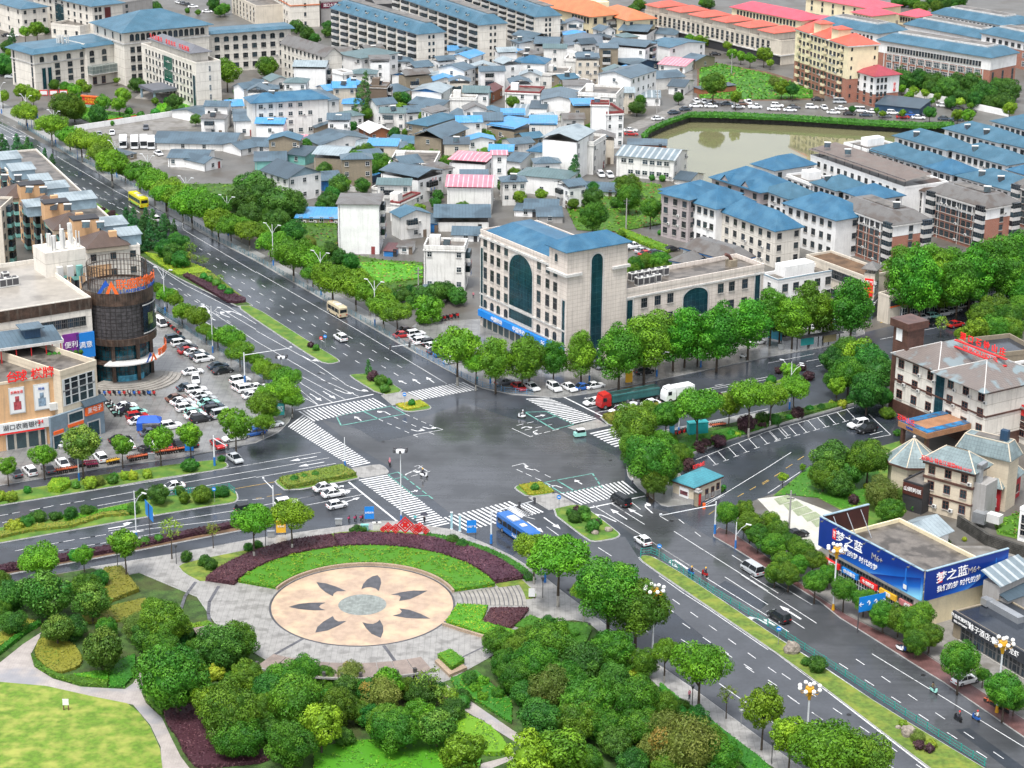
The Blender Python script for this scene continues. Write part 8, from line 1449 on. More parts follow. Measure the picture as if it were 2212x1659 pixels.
def mk(kind):
 L_,w,h={'sedan':(4.7,.92,1.45),'suv':(4.6,.95,1.68),'hatch':(3.9,.85,1.5),'van':(4.9,.95,1.95),'pickup':(5.0,.92,1.75)}[kind];a=L_/2;hb=h*.60 if kind!='van' else h*.52
 body=loft([(-a,.35,hb*.86,w*.86,w*.80),(-a+.25,.25,hb*.98,w,w*.90),(-a*.5,.22,hb,w,w*.92),(a*.3,.22,hb,w,w*.92),(a*.55,.22,hb*.94,w,w*.9),(a-.3,.25,hb*.84,w*.97,w*.84),(a,.35,hb*.7,w*.82,w*.72)])
 c0,c1,r0,r1={'sedan':(-a*.80,a*.52,-a*.42,a*.10),'suv':(-a*.96,a*.50,-a*.84,a*.12),'hatch':(-a*.93,a*.62,-a*.72,a*.18),'van':(-a*.98,a*.92,-a*.92,a*.52),'pickup':(-a*.1,a*.75,0,a*.4)}[kind]
 gl=MB();gl.add([(c0,-w*.9,hb-.03),(c1,-w*.9,hb-.03),(c1,w*.9,hb-.03),(c0,w*.9,hb-.03),(r0,-w*.72,h-.06),(r1,-w*.72,h-.06),(r1,w*.72,h-.06),(r0,w*.72,h-.06)],[(0,1,5,4),(1,2,6,5),(2,3,7,6),(3,0,4,7)])
 rf=MB();rf.box(r0,-w*.73,h-.08,r1,w*.73,h,0,.05)
 for t in(.0,.5,1.):
  for s in(-1,1):x,X_=r0+(r1-r0)*t,c0+(c1-c0)*(.05+.9*t);rf.tube((X_,s*w*.91,hb),(x,s*w*.735,h-.06),.045,n=4)
 if kind=='pickup':rf.box(-a*.95,-w*.85,hb,-a*.1,w*.85,hb+.02)
 wh=MB();wh.tube((0,-.11,0),(0,.11,0),.33,n=10,m=0);wh.tube((0,-.12,0),(0,.12,0),.20,n=8,m=1)
 hl=MB();hl.box(-.1,-.2,-.08,.05,.2,.08)
 return dict(L=L_,w=w,h=h,hb=hb,body=body.mesh('body',[PM['w']]),gl=gl.mesh('windows',[m_cg],uv=False),rf=rf.mesh('roof',[PM['w']],uv=False),wh=wh.mesh('wheel',[m_tyre,m_rim],uv=False),hl=hl.mesh('headlight',[m_head],uv=False),tl=hl.mesh('taillight',[m_tail],uv=False))
CK={k:mk(k)for k in('sedan','suv','hatch','van','pickup')}
KF={'':'sedan','u':'suv','h':'hatch','v':'van','p':'pickup'};KN2={'sedan':'saloon','suv':'SUV','hatch':'hatchback','van':'van','pickup':'pickup truck'}
HD={'A':-59.5,'a':120.5,'B':28.8,'b':-151.2,'C':-5,'D':-78,'E':0}
def paint(o,m):o.material_slots[0].link='OBJECT';o.material_slots[0].material=m;return o
def car(x,y,hd,c,kind,label,group,far=False):
 p=G(x,y,.75);k=CK[kind];rz=radians(HD[hd]+RN.uniform(-3,3));t=thing('car' if kind in('sedan','suv','hatch')else kind,label,'car' if kind in('sedan','suv','hatch')else kind,(p.x,p.y,.06 if group.startswith('moving')or far else.17),rz,group)
 paint(inst(k['body'],'body',t),PM[c]);inst(k['gl'],'windows',t);paint(inst(k['rf'],'roof',t),PM[c]);a=k['L']/2;w=k['w']
 for sx in(-.6,.62):
  for sy in(-1,1):inst(k['wh'],'wheel',t,(a*sx,sy*(w-.09),.33))
 if not far:
  for sy in(-1,1):inst(k['hl'],'headlight',t,(a-.12,sy*w*.62,k['hb']*.68));inst(k['tl'],'taillight',t,(-a+.06,sy*w*.62,k['hb']*.78))
 return t
def cars(tl,hd,where,group,s,far=False):
 """s: 'x,y,colour+kind ...'"""
 tile(tl);CN={}
 for e in s.split():
  v=e.split(',');c=v[2][0];kd=KF[v[2][1:2]];h=v[3]if len(v)>3 else hd;n=CN.get((c,kd),0);CN[(c,kd)]=n+1;tot=sum(1 for q in s.split()if q.split(',')[2]==v[2])
  car(float(v[0]),float(v[1]),h,c,kd,('%s %s %s'%(CC[c][0],KN2[kd],where))if tot==1 else('%s %s %s %s'%(ordn(n),CC[c][0],KN2[kd],where)),group,far)
ML='cars parked in front of the mall'
cars('01','B','in the lot beside the drum tower, from the top',ML,'1385,1130,wv,A 1510,1265,nu 1565,1305,wu 1615,1335,g 1625,1368,r 1680,1382,w 1725,1412,n 1762,1440,wu 1885,1500,n 1925,1542,k 1665,1550,w 1690,1615,w,D 2075,1625,wu')
cars('02','B','in the dense middle mall rows, from the top',ML,'1620,25,n 1695,48,wu 1735,90,w 1525,118,o 1565,148,w 1780,128,s 1605,172,s 1800,160,t 1842,190,n 1615,205,wu 1858,222,ku 1672,240,th 1690,268,w 1740,300,ku 1925,262,sv 2095,20,wu 2135,42,wu 2185,95,w')
cars('02','B','in rows by the beige shop corner, from the top',ML,'1085,188,w 1120,226,k 1190,240,th 1185,278,ru 1205,315,w 1475,360,wu 1305,415,g 1040,475,k 1108,522,w,a 550,515,w 775,482,b')
cars('02','a','in the lowest mall row, from the left',ML,'130,760,g 258,748,wu 415,728,g 545,685,w,A 660,665,k 868,632,wu 1252,572,ku 1335,540,wu 1440,535,r,A 1540,520,k,A 1650,502,k 1880,517,r,A 2020,460,w,b 2110,430,w,b 2190,418,b,b')
cars('12','B','behind the trees at the mall corner, from the top',ML,'15,25,w 50,85,w 140,345,w -5,400,b')
MV='moving or waiting cars on the roads'
cars('12','B','waiting at the west road crossing, from the top',MV,'598,885,w 672,937,w 268,1022,wu 700,1037,wh -75,1072,ku');cars('02','A','turning into the west service road',MV,'2030,634,s');cars('02','b','driving away on the west road',MV,'1490,878,w')
cars('11','a','on the avenue below the cream minibus',MV,'730,1252,wu');cars('01','A','of the far avenue lanes, from the top',MV,'1335,228,wu,a 1755,1018,w')
cars('22','b','waiting around the red truck, from the left',MV,'710,148,w 930,218,w 1190,162,w');cars('22','a','on the south-east avenue near the gate house',MV,'940,1005,kv 1130,1345,wh 2075,1595,sv');cars('33','a','driving past the direction sign',MV,'95,342,ku')
FC='cars parked round the stone office block'
cars('11','B','in the fenced row left of the blue shop band',FC,'1300,1190,o 1270,1232,r 1380,1225,wu 1410,1260,s 1440,1287,wu 1512,1302,ku 1555,1332,wu 1562,1370,n 1612,1395,b 1702,1452,w')
cars('21','A','under the plane trees beside the glass strip',FC,'725,1495,g 790,1492,k 1140,1545,ku,B');cars('22','A','in the plane tree kerb row, from the left',FC,'60,22,r 170,22,w 365,27,wu 495,27,w 620,22,b,B 715,12,w,B');cars('21','A','at the left end of the kerb row',FC,'-60,1640,g,B')
cars('21','B','in the yard behind the office block, from the top',FC,'1035,470,wp 1130,505,s 1165,530,r 1240,522,n 1380,490,k');cars('21','B','parked under the last plane tree of the stone wing',FC,'2120,1290,w')
cars('31','B','parked by the dark shop row, from the left','cars parked by the shop row','165,1215,k 370,1170,w 620,1128,th 1225,1107,w 1300,1040,s 1325,1085,wu 1430,1067,th 1445,1122,k 1522,1045,wu 1600,1020,su 1620,1140,r 1780,960,k 1900,930,w 1650,955,b')
cars('32','b','in the hotel car park','cars at the hotel','780,347,wu 850,387,ku');cars('32','B','parked beside the billboard house','cars at the hotel','245,1292,k 2110,1537,g');cars('33','B','parked under the trees left of the diner','cars at the hotel','1710,890,w')
PN='cars parked along the pond road'
cars('30','C','on the right part of the pond road, from left',PN,'80,908,wu 50,937,w 190,945,w 225,920,g 380,920,wu 430,852,k 485,925,w,D 565,965,w 620,875,sv 635,932,w 705,977,k 800,950,wv 845,987,n 905,960,w 1010,997,g 1080,970,wu 1165,1005,r 1240,985,b 1270,888,k 1300,1010,w 1390,987,g 1510,905,w 1525,1020,n 1635,1027,n 1640,937,k 1745,957,k',True)
cars('20','E','on the left pond road or village lane, from left',PN,'770,1505,wu,D 845,1510,wu,D 1025,1120,w 1030,1152,r 1260,1020,w,B 1400,967,n,B 1500,937,n,B 1500,402,w 1560,412,w 1590,910,w 1595,867,w,D 1660,875,w,D 1720,912,w 1735,885,g 1755,462,k 1855,890,n 1955,918,w 1990,892,o 2040,880,wp,D 2100,920,wp',True)
cars('00','A','of the compound and coach park, from the left','cars at the government compound','60,300,k,B 110,305,w,B 100,660,sp,E 860,1155,s,D 968,1142,w,D 1260,1097,g,D 1370,1320,w 1540,15,w 1580,25,g 1620,35,k 1668,52,w,E 1790,95,w,E 2085,122,w 2150,145,w',True)
# buses and trucks
def bus(x,y,hd,L_,w,h,col,label,name='bus',group=None,cat='bus',strip=None):
 p=G(x,y,h/2);t=thing(name,label,cat,(p.x,p.y,.05),radians(HD[hd]if isinstance(hd,str)else hd),group);a=L_/2;w/=2
 loft([(-a,.4,h-.15,w*.97,w*.9),(-a+.2,.35,h,w,w*.94),(a-.3,.35,h,w,w*.94),(a,.4,h-.3,w*.95,w*.86)]).build('body',col,t)
 k=MB();k.box(-a+.3,-w-.02,h*.48,a-.5,w+.02,h*.80);k.box(a-.25,-w*.85,h*.38,a+.03,w*.85,h*.85);k.box(-a-.02,-w*.8,h*.52,-a+.2,w*.8,h*.8);k.build('windows',m_cg,t)
 k=MB()
 n=int(L_/1.5)
 for i in range(n):q=-a+.6+(L_-1.4)*i/(n-1);k.box(q-.05,-w-.035,h*.47,q+.05,w+.035,h*.81)
 k.box(-a+.5,-w-.03,.55,a-.8,w+.03,.75);k.build('pillars',strip or col,t);k=MB();k.box(-a*.5,-w*.6,h,-a*.1,w*.6,h+.22);k.box(a*.2,-w*.4,h,a*.4,w*.4,h+.15);k.build('roof_unit',m_ac,t)
 for sx in(-.62,.66):
  for sy in(-1,1):inst(CK['van']['wh'],'wheel',t,(a*sx,sy*(w-.1),.45),0,1.35)
 for sy in(-1,1):inst(CK['van']['hl'],'headlight',t,(a-.02,sy*w*.7,.8));inst(CK['van']['tl'],'taillight',t,(-a,sy*w*.75,.9))
 return t
m_by=mat('bus_yellow',(.62,.56,.02),.3,var=0);m_bb2=mat('bus_blue',(.02,.12,.38),.28,var=0);m_bc=mat('bus_cream',(.55,.47,.32),.3,var=0)
tile('01');bus(1195,68,'a',10,2.5,3.1,m_by,'bright yellow city bus driving up the avenue',strip=mat('bus_green',(.10,.45,.08),.4,var=0));tile('11');bus(700,1015,'a',7,2.2,2.8,m_bc,'cream minibus in the outer lane of the avenue','minibus')
tile('22');t=bus(55,1265,'A',11.5,2.5,3.1,m_bb2,'long blue city bus waiting at the south-east side of the crossing');text('Suobai',.8,'lettering',m_signw,t,(1,-1.33,1.0),(pi/2,0,0),.01)
tile('00')
for i,(x,y)in enumerate([(1063,1225),(1162,1230),(1242,1225),(1305,1232)]):bus(x,y,-80,9,2.5,3.1,PM['w'],'%s white coach from the left in the coach park'%ordn(i),'coach','coaches in the coach park')
tile('22')
def truck(x,y,hd,cabm,boxm,Lb,label,tarp=False,hb=1.6,z0=1.2):
 p=G(x,y,1.5);t=thing('truck',label,'truck',(p.x,p.y,.05),radians(HD[hd]));w=1.25
 loft([(-1.2,.7,3.0,w,w*.95),(-.9,.6,3.4,w,w*.92),(.6,.5,3.2,w,w*.92),(1.1,.5,2.2,w,w*.96),(1.2,.5,1.5,w,w)]).build('cab',cabm,t);k=MB();k.add([(1.13,-w*.85,1.75),(1.13,w*.85,1.75),(.72,w*.8,3.0),(.72,-w*.8,3.0)],[(0,1,2,3)]);
 for s in(-1,1):k.box(-.1,s*(w-.02),1.8,.8,s*(w+.03),2.6)
 k.build('windows',m_cg,t);k=MB();k.box(-Lb-1.6,-w,z0,-1.5,w,z0+hb);k.build('cargo_box',boxm,t)
 if tarp:
  k=MB();n=14
  for i in range(n):
   x0,x1=-1.6-Lb*i/n,-1.6-Lb*(i+1)/n;za,zb=[z0+hb+.15+.25*noise.noise(Vector((q*.6,1,2)))for q in(x0,x1)];k.add([(x0,-w-.05,z0+hb*.8),(x1,-w-.05,z0+hb*.8),(x1,-w*.5,zb),(x0,-w*.5,za),(x1,w*.5,zb),(x0,w*.5,za),(x1,w+.05,z0+hb*.8),(x0,w+.05,z0+hb*.8)],[(1,0,3,2),(2,3,5,4),(4,5,7,6)])
  k.build('tarpaulin',mat('tarpaulin',(.012,.05,.045),.55,var=.3,vs=1),t)
 k=MB();k.box(-Lb-1.5,-.5,.7,1,.5,z0);k.build('chassis',m_steel,t);ws=[.2]+([-2.2,-3.4]if Lb>6 else[])+[-Lb+.2,-Lb-.9]if Lb>6 else[.2,-Lb-.2]
 for xx in ws:
  for s in(-1,1):inst(CK['van']['wh'],'wheel',t,(xx,s*1.1,.5),0,1.5)
 return t
truck(790,150,'b',PM['r'],mat('trailer_green',(.03,.13,.13),.5,pat='u',ps=(.7,1),pc=(.02,.08,.08)),11.5,'long truck with bright red cab and dark green tarpaulin trailer at the stop line',True)
truck(1350,95,'b',PM['w'],PM['w'],4.2,'white box truck with orange stripes behind the green trailer',hb=2.2,z0=1.0)
p=G(585,428,.7);t=thing('microcar','tiny mint green three-wheeled cab beside the pale island nose','microcar',(p.x,p.y,.05),radians(-160));k=MB();k.box(-1.2,-.6,.25,1.2,.6,1.0,0,.04);k.build('body',PM['t'],t);k=MB();k.box(-1.0,-.56,1.0,.7,.56,1.55,0,.12);k.build('windows',m_cg,t);k=MB();k.box(-.95,-.5,1.55,.6,.5,1.65);k.build('roof',PM['w'],t)
for q in((-.8,-.5),(-.8,.5),(.85,0)):inst(CK['van']['wh'],'wheel',t,(q[0],q[1],.25),0,.75)
# scooters, shared bicycles, people
def scoot(col,bike=False):
 k=MB();
 for x in(-.6,.6):k.tube((x,-.05,.28),(x,.05,.28),.28 if not bike else.32,n=10,m=1)
 if bike:k.path([(-.6,0,.3),(-.1,0,.35),(.4,0,.75),(.6,0,.3)],.05,5,0);k.path([(-.1,0,.35),(-.25,0,.85)],.05,5,0);k.box(-.4,-.1,.85,-.1,.1,.92,1);k.tube((.42,-.28,1.0),(.42,.28,1.0),.03,n=5,m=1);k.tube((.4,0,.7),(.42,0,1.0),.04,n=5,m=0);k.box(.5,-.18,.75,.85,.18,.95,0);k.box(-.85,-.08,.58,-.35,.08,.68,0)
 else:loft([(-.85,.5,.75,.12,.1),(-.5,.35,.85,.2,.17),(0,.3,.78,.2,.16),(.1,.3,.38,.16,.14),(.4,.3,.45,.14,.12)],0,k);loft([(.35,.3,1.0,.1,.1),(.55,.35,1.05,.2,.16),(.68,.4,.8,.12,.1)],0,k);k.tube((.45,-.33,1.05),(.45,.33,1.05),.03,n=5,m=1);k.box(-.7,-.17,.8,.0,.17,.9,1)
 return k.mesh('bike' if bike else 'scooter',[col,m_tyre],uv=False)
m_or=mat('bike_orange',(.55,.12,.05),.4,var=0);SCM={'o':scoot(m_or,True),'y':scoot(m_signg,True),'m':scoot(mat('bike_maroon',(.30,.02,.08),.4,var=0),True),'k':scoot(PM['k']),'w':scoot(PM['w']),'r':scoot(PM['r']),'b':scoot(PM['b']),'t':scoot(PM['t'])}
def bikes(tl,c,x0,y0,x1,y1,n,where,hd=-60):
 tile(tl)
 for i in range(n):
  f=i/max(1,n-1);p=G(x0+(x1-x0)*f,y0+(y1-y0)*f);cc=c[i%len(c)];bk=cc in 'oym';z=.19 if p.y>0 else 0
  tag(inst(SCM[cc],'shared_bicycle' if bk else 'scooter',None,(p.x,p.y,.17),radians(hd+RN.uniform(-8,8))),'%s %s %s'%(ordn(i),'shared bicycle' if bk else 'scooter',where),'bicycle' if bk else 'scooter','bikes '+where)
bikes('02','o',492,775,662,748,11,'in the orange row by the curved lamp post');bikes('02','m',745,722,838,712,7,'in the maroon row below the mall lot',120);bikes('02','y',925,700,1018,680,7,'in the yellow row below the mall lot');bikes('02','o',1112,668,1270,640,11,'in the orange row right of the yellow one')
bikes('02','o',1350,615,1475,598,8,'left of the blue board');bikes('02','o',1500,595,1600,578,6,'beside the blue board');bikes('12','m',805,1190,915,1182,3,'at the plaza kerb',-100);bikes('22','oo',1720,385,1825,372,7,'right of the teal box');bikes('22','rk',1400,455,1510,425,7,'left of the teal box')
bikes('02','kwkt',935,180,1020,290,9,'beside the beige shop corner',0);bikes('02','kbr',860,100,1330,100,12,'at the foot of the drum tower');bikes('21','wkr',-200,1380,-60,1425,8,'before the blue shop band');bikes('11','kr',1600,1115,1740,1085,6,'along the stone wall of the ramp');bikes('33','wbr',1140,655,1250,660,5,'under the trees by the direction sign');bikes('33','o',1900,1110,2050,1180,8,'under the last camphor trees');bikes('33','kbw',1790,640,1930,700,6,'at the diner door');bikes('21','w',2000,1440,2000,1440,1,'alone on the kerb of the east road',0);bikes('01','rk',1450,1160,1560,1250,8,'along the mall fence')
def person(top,trou,seat=False,hair=(.02,.015,.01)):
 P=[(0,0,.92),(0,0,1.15),(0,0,1.38),(0,0,1.5),(.02,0,1.66)];E=[(0,1),(1,2),(2,3),(3,4)];R=[.15,.14,.16,.06,.11]
 for s in(-1,1):
  n=len(P);P+=[(0,s*.1,.86),(.1 if not seat else.42,s*.11,.48 if not seat else.82),(-.05 if not seat else.4,s*.11,.08 if not seat else.4),(.08 if not seat else.55,s*.11,.04 if not seat else.36),(0,s*.2,1.4),(.05 if not seat else.2,s*.25,1.12),(.15 if not seat else.45,s*.24,.9 if not seat else 1.08)];E+=[(0,n),(n,n+1),(n+1,n+2),(n+2,n+3),(2,n+4),(n+4,n+5),(n+5,n+6)];R+=[.1,.075,.05,.05,.06,.045,.035]
 me=bpy.data.meshes.new('person');me.from_pydata(P,E,[]);o=bpy.data.objects.new('person',me);COL.objects.link(o);md=o.modifiers.new('s','SKIN');o.modifiers.new('u','SUBSURF').levels=1
 for v,r in zip(me.skin_vertices[0].data,R):v.radius=(r,r)
 me.skin_vertices[0].data[0].use_root=True;bpy.context.view_layer.update();m2=bpy.data.meshes.new_from_object(o.evaluated_get(bpy.context.evaluated_depsgraph_get()));bpy.data.objects.remove(o)
 for q in(top,trou,mat('skin',(.40,.23,.15),.6,var=0),mat('hair',hair,.6,var=0)):m2.materials.append(q)
 for p in m2.polygons:c=p.center;p.material_index=3 if c.z>1.68 or(c.z>1.6 and c.x<-.02)else 2 if c.z>1.46 or(abs(c.y)>.2 and c.z<1.0 and not seat)else 0 if c.z>.93 else 1
 return m2
m_pk=mat('cloth_pink',(.55,.2,.25),.8,var=0);m_wt=mat('cloth_white',(.62,.62,.62),.8,var=0);m_dk=mat('cloth_dark',(.03,.03,.045),.8,var=0);m_te=mat('cloth_teal',(.1,.42,.45),.8,var=0);m_ol=mat('cloth_olive',(.13,.11,.06),.8,var=0)
PS={'p':person(m_pk,m_dk),'w':person(m_wt,m_dk),'t':person(m_te,m_dk),'k':person(m_dk,m_dk)};PR={'p':person(m_pk,m_dk,True),'w':person(m_wt,m_dk,True),'k':person(m_dk,m_dk,True),'o':person(m_ol,m_dk,True)}
for tl,x,y,hd,s,r,l in[('12',1155,700,100,'k','p','in pink'),('12',1452,795,-25,'w','k','with yellow helmet in dark clothes'),('22',82,285,170,'w','w','all in white'),('33',1432,1000,-60,'t','o','in olive jacket on a mint scooter'),('33',1640,1240,120,'k','k','in black with white helmet'),('33',1795,1235,120,'b','w','in a white shirt with red helmet'),('22',1665,1650,120,'r','k','in dark red rain clothes'),('22',1545,1640,120,'b','k','on a blue cargo trike')]:
 tile(tl);p=G(x,y,.3);t=tag(inst(SCM[s],'scooter',None,(p.x,p.y,.05),radians(hd)),'scooter ridden by the person '+l,'scooter');o=tag(inst(PR[r],'person',None,(p.x-.3*cos(radians(hd)),p.y-.3*sin(radians(hd)),.06),radians(hd)),'rider '+l+' on the open road','person');k=MB();k.ball(.02,0,1.72,.15,n=8,k=5);k.build('helmet',{'w':PM['w'],'p':m_pk,'k':m_signg,'o':PM['k']}[r]if l[-6:]!='helmet' else m_red,o)
for tl,x,y,c,l in[('12',1375,1205,'t','in teal top crossing near the tall mast'),('12',1455,1222,'k','in black under a dark umbrella near the tall mast'),('22',1040,875,'w','in white at the gate house kerb'),('23',1530,1075,'p','in pink walking on the park-side pavement'),('11',1878,925,'p','in pink on the ramp beside the office block'),('11',1912,1655,'t','in teal at the forecourt corner'),('02',1120,115,'w','in white at the drum tower steps')]:
 tile(tl);p=G(x,y);o=tag(inst(PS[c],'person',None,(p.x,p.y,.15),RN.uniform(0,6)),'pedestrian '+l,'person')
 if 'umbrella' in l:k=MB();k.lathe([(.75,2.0),(.5,2.2),(0,2.32)],n=10);k.tube((0,0,1.1),(0,0,2.3),.02,n=4);tag(k.build('umbrella',m_dk,None,(p.x,p.y,.15)),'open black umbrella held by the pedestrian near the tall mast','umbrella')
 # STREET FURNITURE
m_pw=mat('pole_white',(.62,.64,.66),.4,var=0);m_pb=mat('pole_blue',(.02,.15,.45),.4,var=0);m_gold=mat('lamp_gold',(.62,.33,.02),.35,.3,var=0);m_globe=mat('lamp_globe',(.78,.78,.76),.3,var=0);m_fence=mat('fence_blue_grey',(.10,.20,.25),.5,var=0);m_fg=mat('fence_green',(.02,.26,.22),.5,var=0)
def lamp(tl,x,y,label,kind='d',h=11,rz=-30.5,group=None):
 tile(tl);p=G(x,y);t=thing('street_lamp',label,'street lamp',(p.x,p.y,.1),radians(rz),group);k=MB()
 if kind=='g':
  k.cyl(0,0,1.2,h-1.6,.16,.13,10);k.build('pole',m_pw,t);k=MB();k.cyl(0,0,0,1.2,.32,.18,8);k.cyl(0,0,h-1.8,h-.3,.2,.45,8);k.cyl(0,0,h-.3,h+.2,.75,.6,8)
  for i in range(8):a=i*pi/4;k.path([(0,0,h-.6),(1.2*cos(a),1.2*sin(a),h-.7+.1*(i%2)),(1.45*cos(a),1.45*sin(a),h-.25+.1*(i%2))],.05,4)
  k.build('lamp_head',m_gold,t)
  for i in range(9):a=i*pi/4;r=1.5 if i<8 else 0;k=MB();k.ball(0,0,0,.32,n=10,k=6);k.build('lamp_globe',m_globe,t,(r*cos(a),r*sin(a),h+(.1+.1*(i%2)if i<8 else.6)),smooth=True)
  return t
 k.cyl(0,0,1.6,h,.12,.08,8);k.build('pole',m_pw,t);k=MB();k.cyl(0,0,0,1.6,.2,.18,8);k.build('base',m_pb,t)
 if kind=='m':
  k=MB();k.cyl(0,0,h-.2,h,1.0,1.0,12);k.build('ring',m_pw,t)
  for i in range(6):a=i*pi/3;k=MB();k.box(-.22,-.3,0,.22,.1,.5);k.build('floodlight',m_steel,t,(1.1*cos(a),1.1*sin(a),h-.1),a+pi/2)
 elif kind!='p':
  for s in((-1,1)if kind=='d' else(1,)):k=MB();k.path([(0,0,h-2.5),(s*1.0,0,h-.9),(s*2.0,0,h)],.06,5);k.build('arm',m_pw,t);k=MB();k.box(-.5,-.14,-.06,.5,.14,.08);k.build('lamp_head',m_pw,t,(s*2.3,0,h+.05))
 return t
for i,(tl,x,y)in enumerate([('00',15,985),('00',240,1105),('00',482,1250),('00',1010,1535),('00',1290,1659),('01',1620,205),('11',-240,380),('11',150,640),('11',563,895),('11',1028,1160)]):lamp(tl,x,y,'%s double-armed white lamp post from the top left along the village side of the avenue'%ordn(i),group='lamps on the village side of the avenue')
for i,(tl,x,y)in enumerate([('01',1428,1050),('01',1840,1395)]):lamp(tl,x,y,'%s double-armed lamp post along the mall fence'%['upper','lower'][i],group='lamps at the mall fence')
for tl,x,y,l,kd,h in[('12',1255,1208,'tall white floodlight mast at the plaza side of the crossing','m',14),('12',770,738,'slim white camera pole on the hedge island','p',6.5),('22',1040,452,'white floodlight mast beside the gate house trees','m',7),('11',228,1659,'white floodlight mast among the mall fence trees','m',6),('02',685,840,'curved single white lamp post on the west median','s',9),('02',1182,1360,'curved white lamp post left of the gantry sign','s',9.5),('22',1440,440,'lamp post left of the teal cabinet','s',8),('32',185,220,'white lamp post beside the hotel car park strip','s',10),('31',1150,1140,'double lamp post before the shop row','d',8),('31',195,1659,'double lamp post beside the thick tree clump','d',5),('31',1930,1270,'small double lamp post behind the hotel','d',3.5),('21',668,1650,'slim white lamp post under the plane trees','s',8),('21',1630,1520,'lamp post with blue base on the east road kerb','s',6),('21',1250,1600,'lamp post with blue base under the plane trees','s',6),('23',285,60,'white pole beside the plaza corner tree','p',6),('11',2025,1659,'slim white lamp pole at the forecourt fence','s',9),('22',1930,1425,'slim pole on the red brick pavement','s',5)]:lamp(tl,x,y,l,kd,h)
for i,(tl,x,y,h)in enumerate([('23',1212,700,11.5),('33',330,1490,9.5),('33',562,300,11),('33',1975,1185,11.5)]):lamp(tl,x,y,['gold lamp post with white globes beside the tall avenue trees','gold lamp post with white globes at the bottom edge pavement','gold lamp post with white globes before the billboards','gold lamp post with white globes before the diner'][i],'g',h,group='gold globe lamps')
for i,(tl,x,y)in enumerate([('02',1020,1618),('02',1525,1560),('12',85,1410),('23',265,195),('23',1556,1140),('33',30,1630)]):
 tile(tl);p=G(x,y);t=thing('garden_lamp','%s dark garden lamp of the park side pavement, from the left'%ordn(i),'street lamp',(p.x,p.y,.15),0,'garden lamps');k=MB();k.cyl(0,0,0,3.0,.07,n=6);k.build('pole',m_steel,t);k=MB();k.cyl(0,0,3.0,3.5,.12,.28,6);k.cyl(0,0,3.5,3.6,.35,.35,6);k.build('lamp_head',m_steel,t)
def arm(tl,x,y,h,x1,y1,label,sig=0,z1=None,name='signal_mast',red=True):
 """pole with a long arm reaching to the point over pixel x1, y1"""
 tile(tl);p=G(x,y);q=G(x1,y1,z1 or h-.3);d=(q-p).xy;t=thing(name,label,'traffic signal' if sig else 'camera mast',(p.x,p.y,.15),atan2(d.y,d.x));L_=d.length
 k=MB();k.cyl(0,0,1.8,h,.16,.12,8);k.tube((0,0,h-.6),(L_,0,(z1 or h-.3)),.1,.06,6);k.build('pole',m_pw,t);k=MB();k.cyl(0,0,0,1.8,.24,.22,8);k.build('base',m_pb,t)
 for i in range(max(sig,1)):
  u=L_*(.98-.35*i);k=MB()
  if sig:k.box(-.2,-.2,-.7,.2,.2,.6);k.build('signal_head',m_steel,t,(u,0,h-.3))
  if sig and not red:continue
  if sig:k=MB();k.cyl(0,0,0,.05,.13,n=8);o=k.build('red_light',mat('signal_red',(.8,.02,.02),.3,var=0,emit=2.0),t,(u,-.22,h+.05));o.rotation_euler=(pi/2,0,0)
  else:k.box(-.25,-.12,0,.25,.12,.22);k.build('camera',m_pw,t,(u,0,(z1 or h-.3)+.1))
 return t
t=arm('22',-180,1385,6.5,200,1012,'signal mast with dark display at the plaza corner beside the blue bus',2,red=False)
arm('11',1622,1490,6,1150,1345,'signal mast with red lights over the avenue at the forecourt fence',2);arm('02',1855,712,6.2,1972,550,'signal mast at the tip of the upper west median',1);arm('12',155,1160,6.2,62,828,'camera mast with bent arm beside the west road trees');arm('22',1752,1300,6.2,1275,1145,'camera mast with long white arm over the south-east avenue');arm('11',-95,1659,7,310,1352,'camera mast reaching over the avenue from the mall side');arm('23',285,60,6.5,640,-275,'camera mast beside the plaza corner tree')
def board(tl,x,y,w,h,z,rz,label,m,txt=None,tm=None,sz=None,name='sign',legs=2,lc=None,group=None):
 tile(tl);p=G(x,y);t=thing(name,label,'sign',(p.x,p.y,.1),radians(rz),group);k=MB()
 for i in range(legs):u=0 if legs==1 else-w/2+.1+(w-.2)*i;k.box(u-.07,-.07,0,u+.07,.07,z+h)
 k.build('post',lc or m_steel,t);k=MB();k.box(-w/2,-.12,z,w/2,-.07,z+h);o=k.build('panel',m,t)
 if txt:text(txt,sz or h*.5,'lettering',tm or m_signw,t,(0,-.16,z+h/2),(pi/2,0,0),.02)
 return t
m_teal2=mat('sign_tealgreen',(.03,.38,.36),.4);m_lbl=mat('sign_lightblue',(.10,.50,.72),.4)
board('02',1298,1355,4.2,2.8,4.2,118,'blue lane direction gantry sign over the west road median',m_signb,'← ↑ ↑ →',None,1.1,'direction_sign',1);board('33',880,470,5,2.6,3.6,25,'blue lane direction sign under the trees by the billboard house',m_signb,'← ↑ ↑ →',None,1.2,'direction_sign',2)
board('00',275,1110,4.6,2.2,3.4,10,'blue direction sign above the avenue at the government compound',m_signb,'← ↑ ↑ ↑ →\n人民法院',None,.9,'direction_sign',1,m_pb);board('00',728,1385,4.2,3,3.6,5,'blue direction sign among the upper avenue trees',m_signb,'石钟山  县政府',None,.6,'direction_sign',2,m_pb)
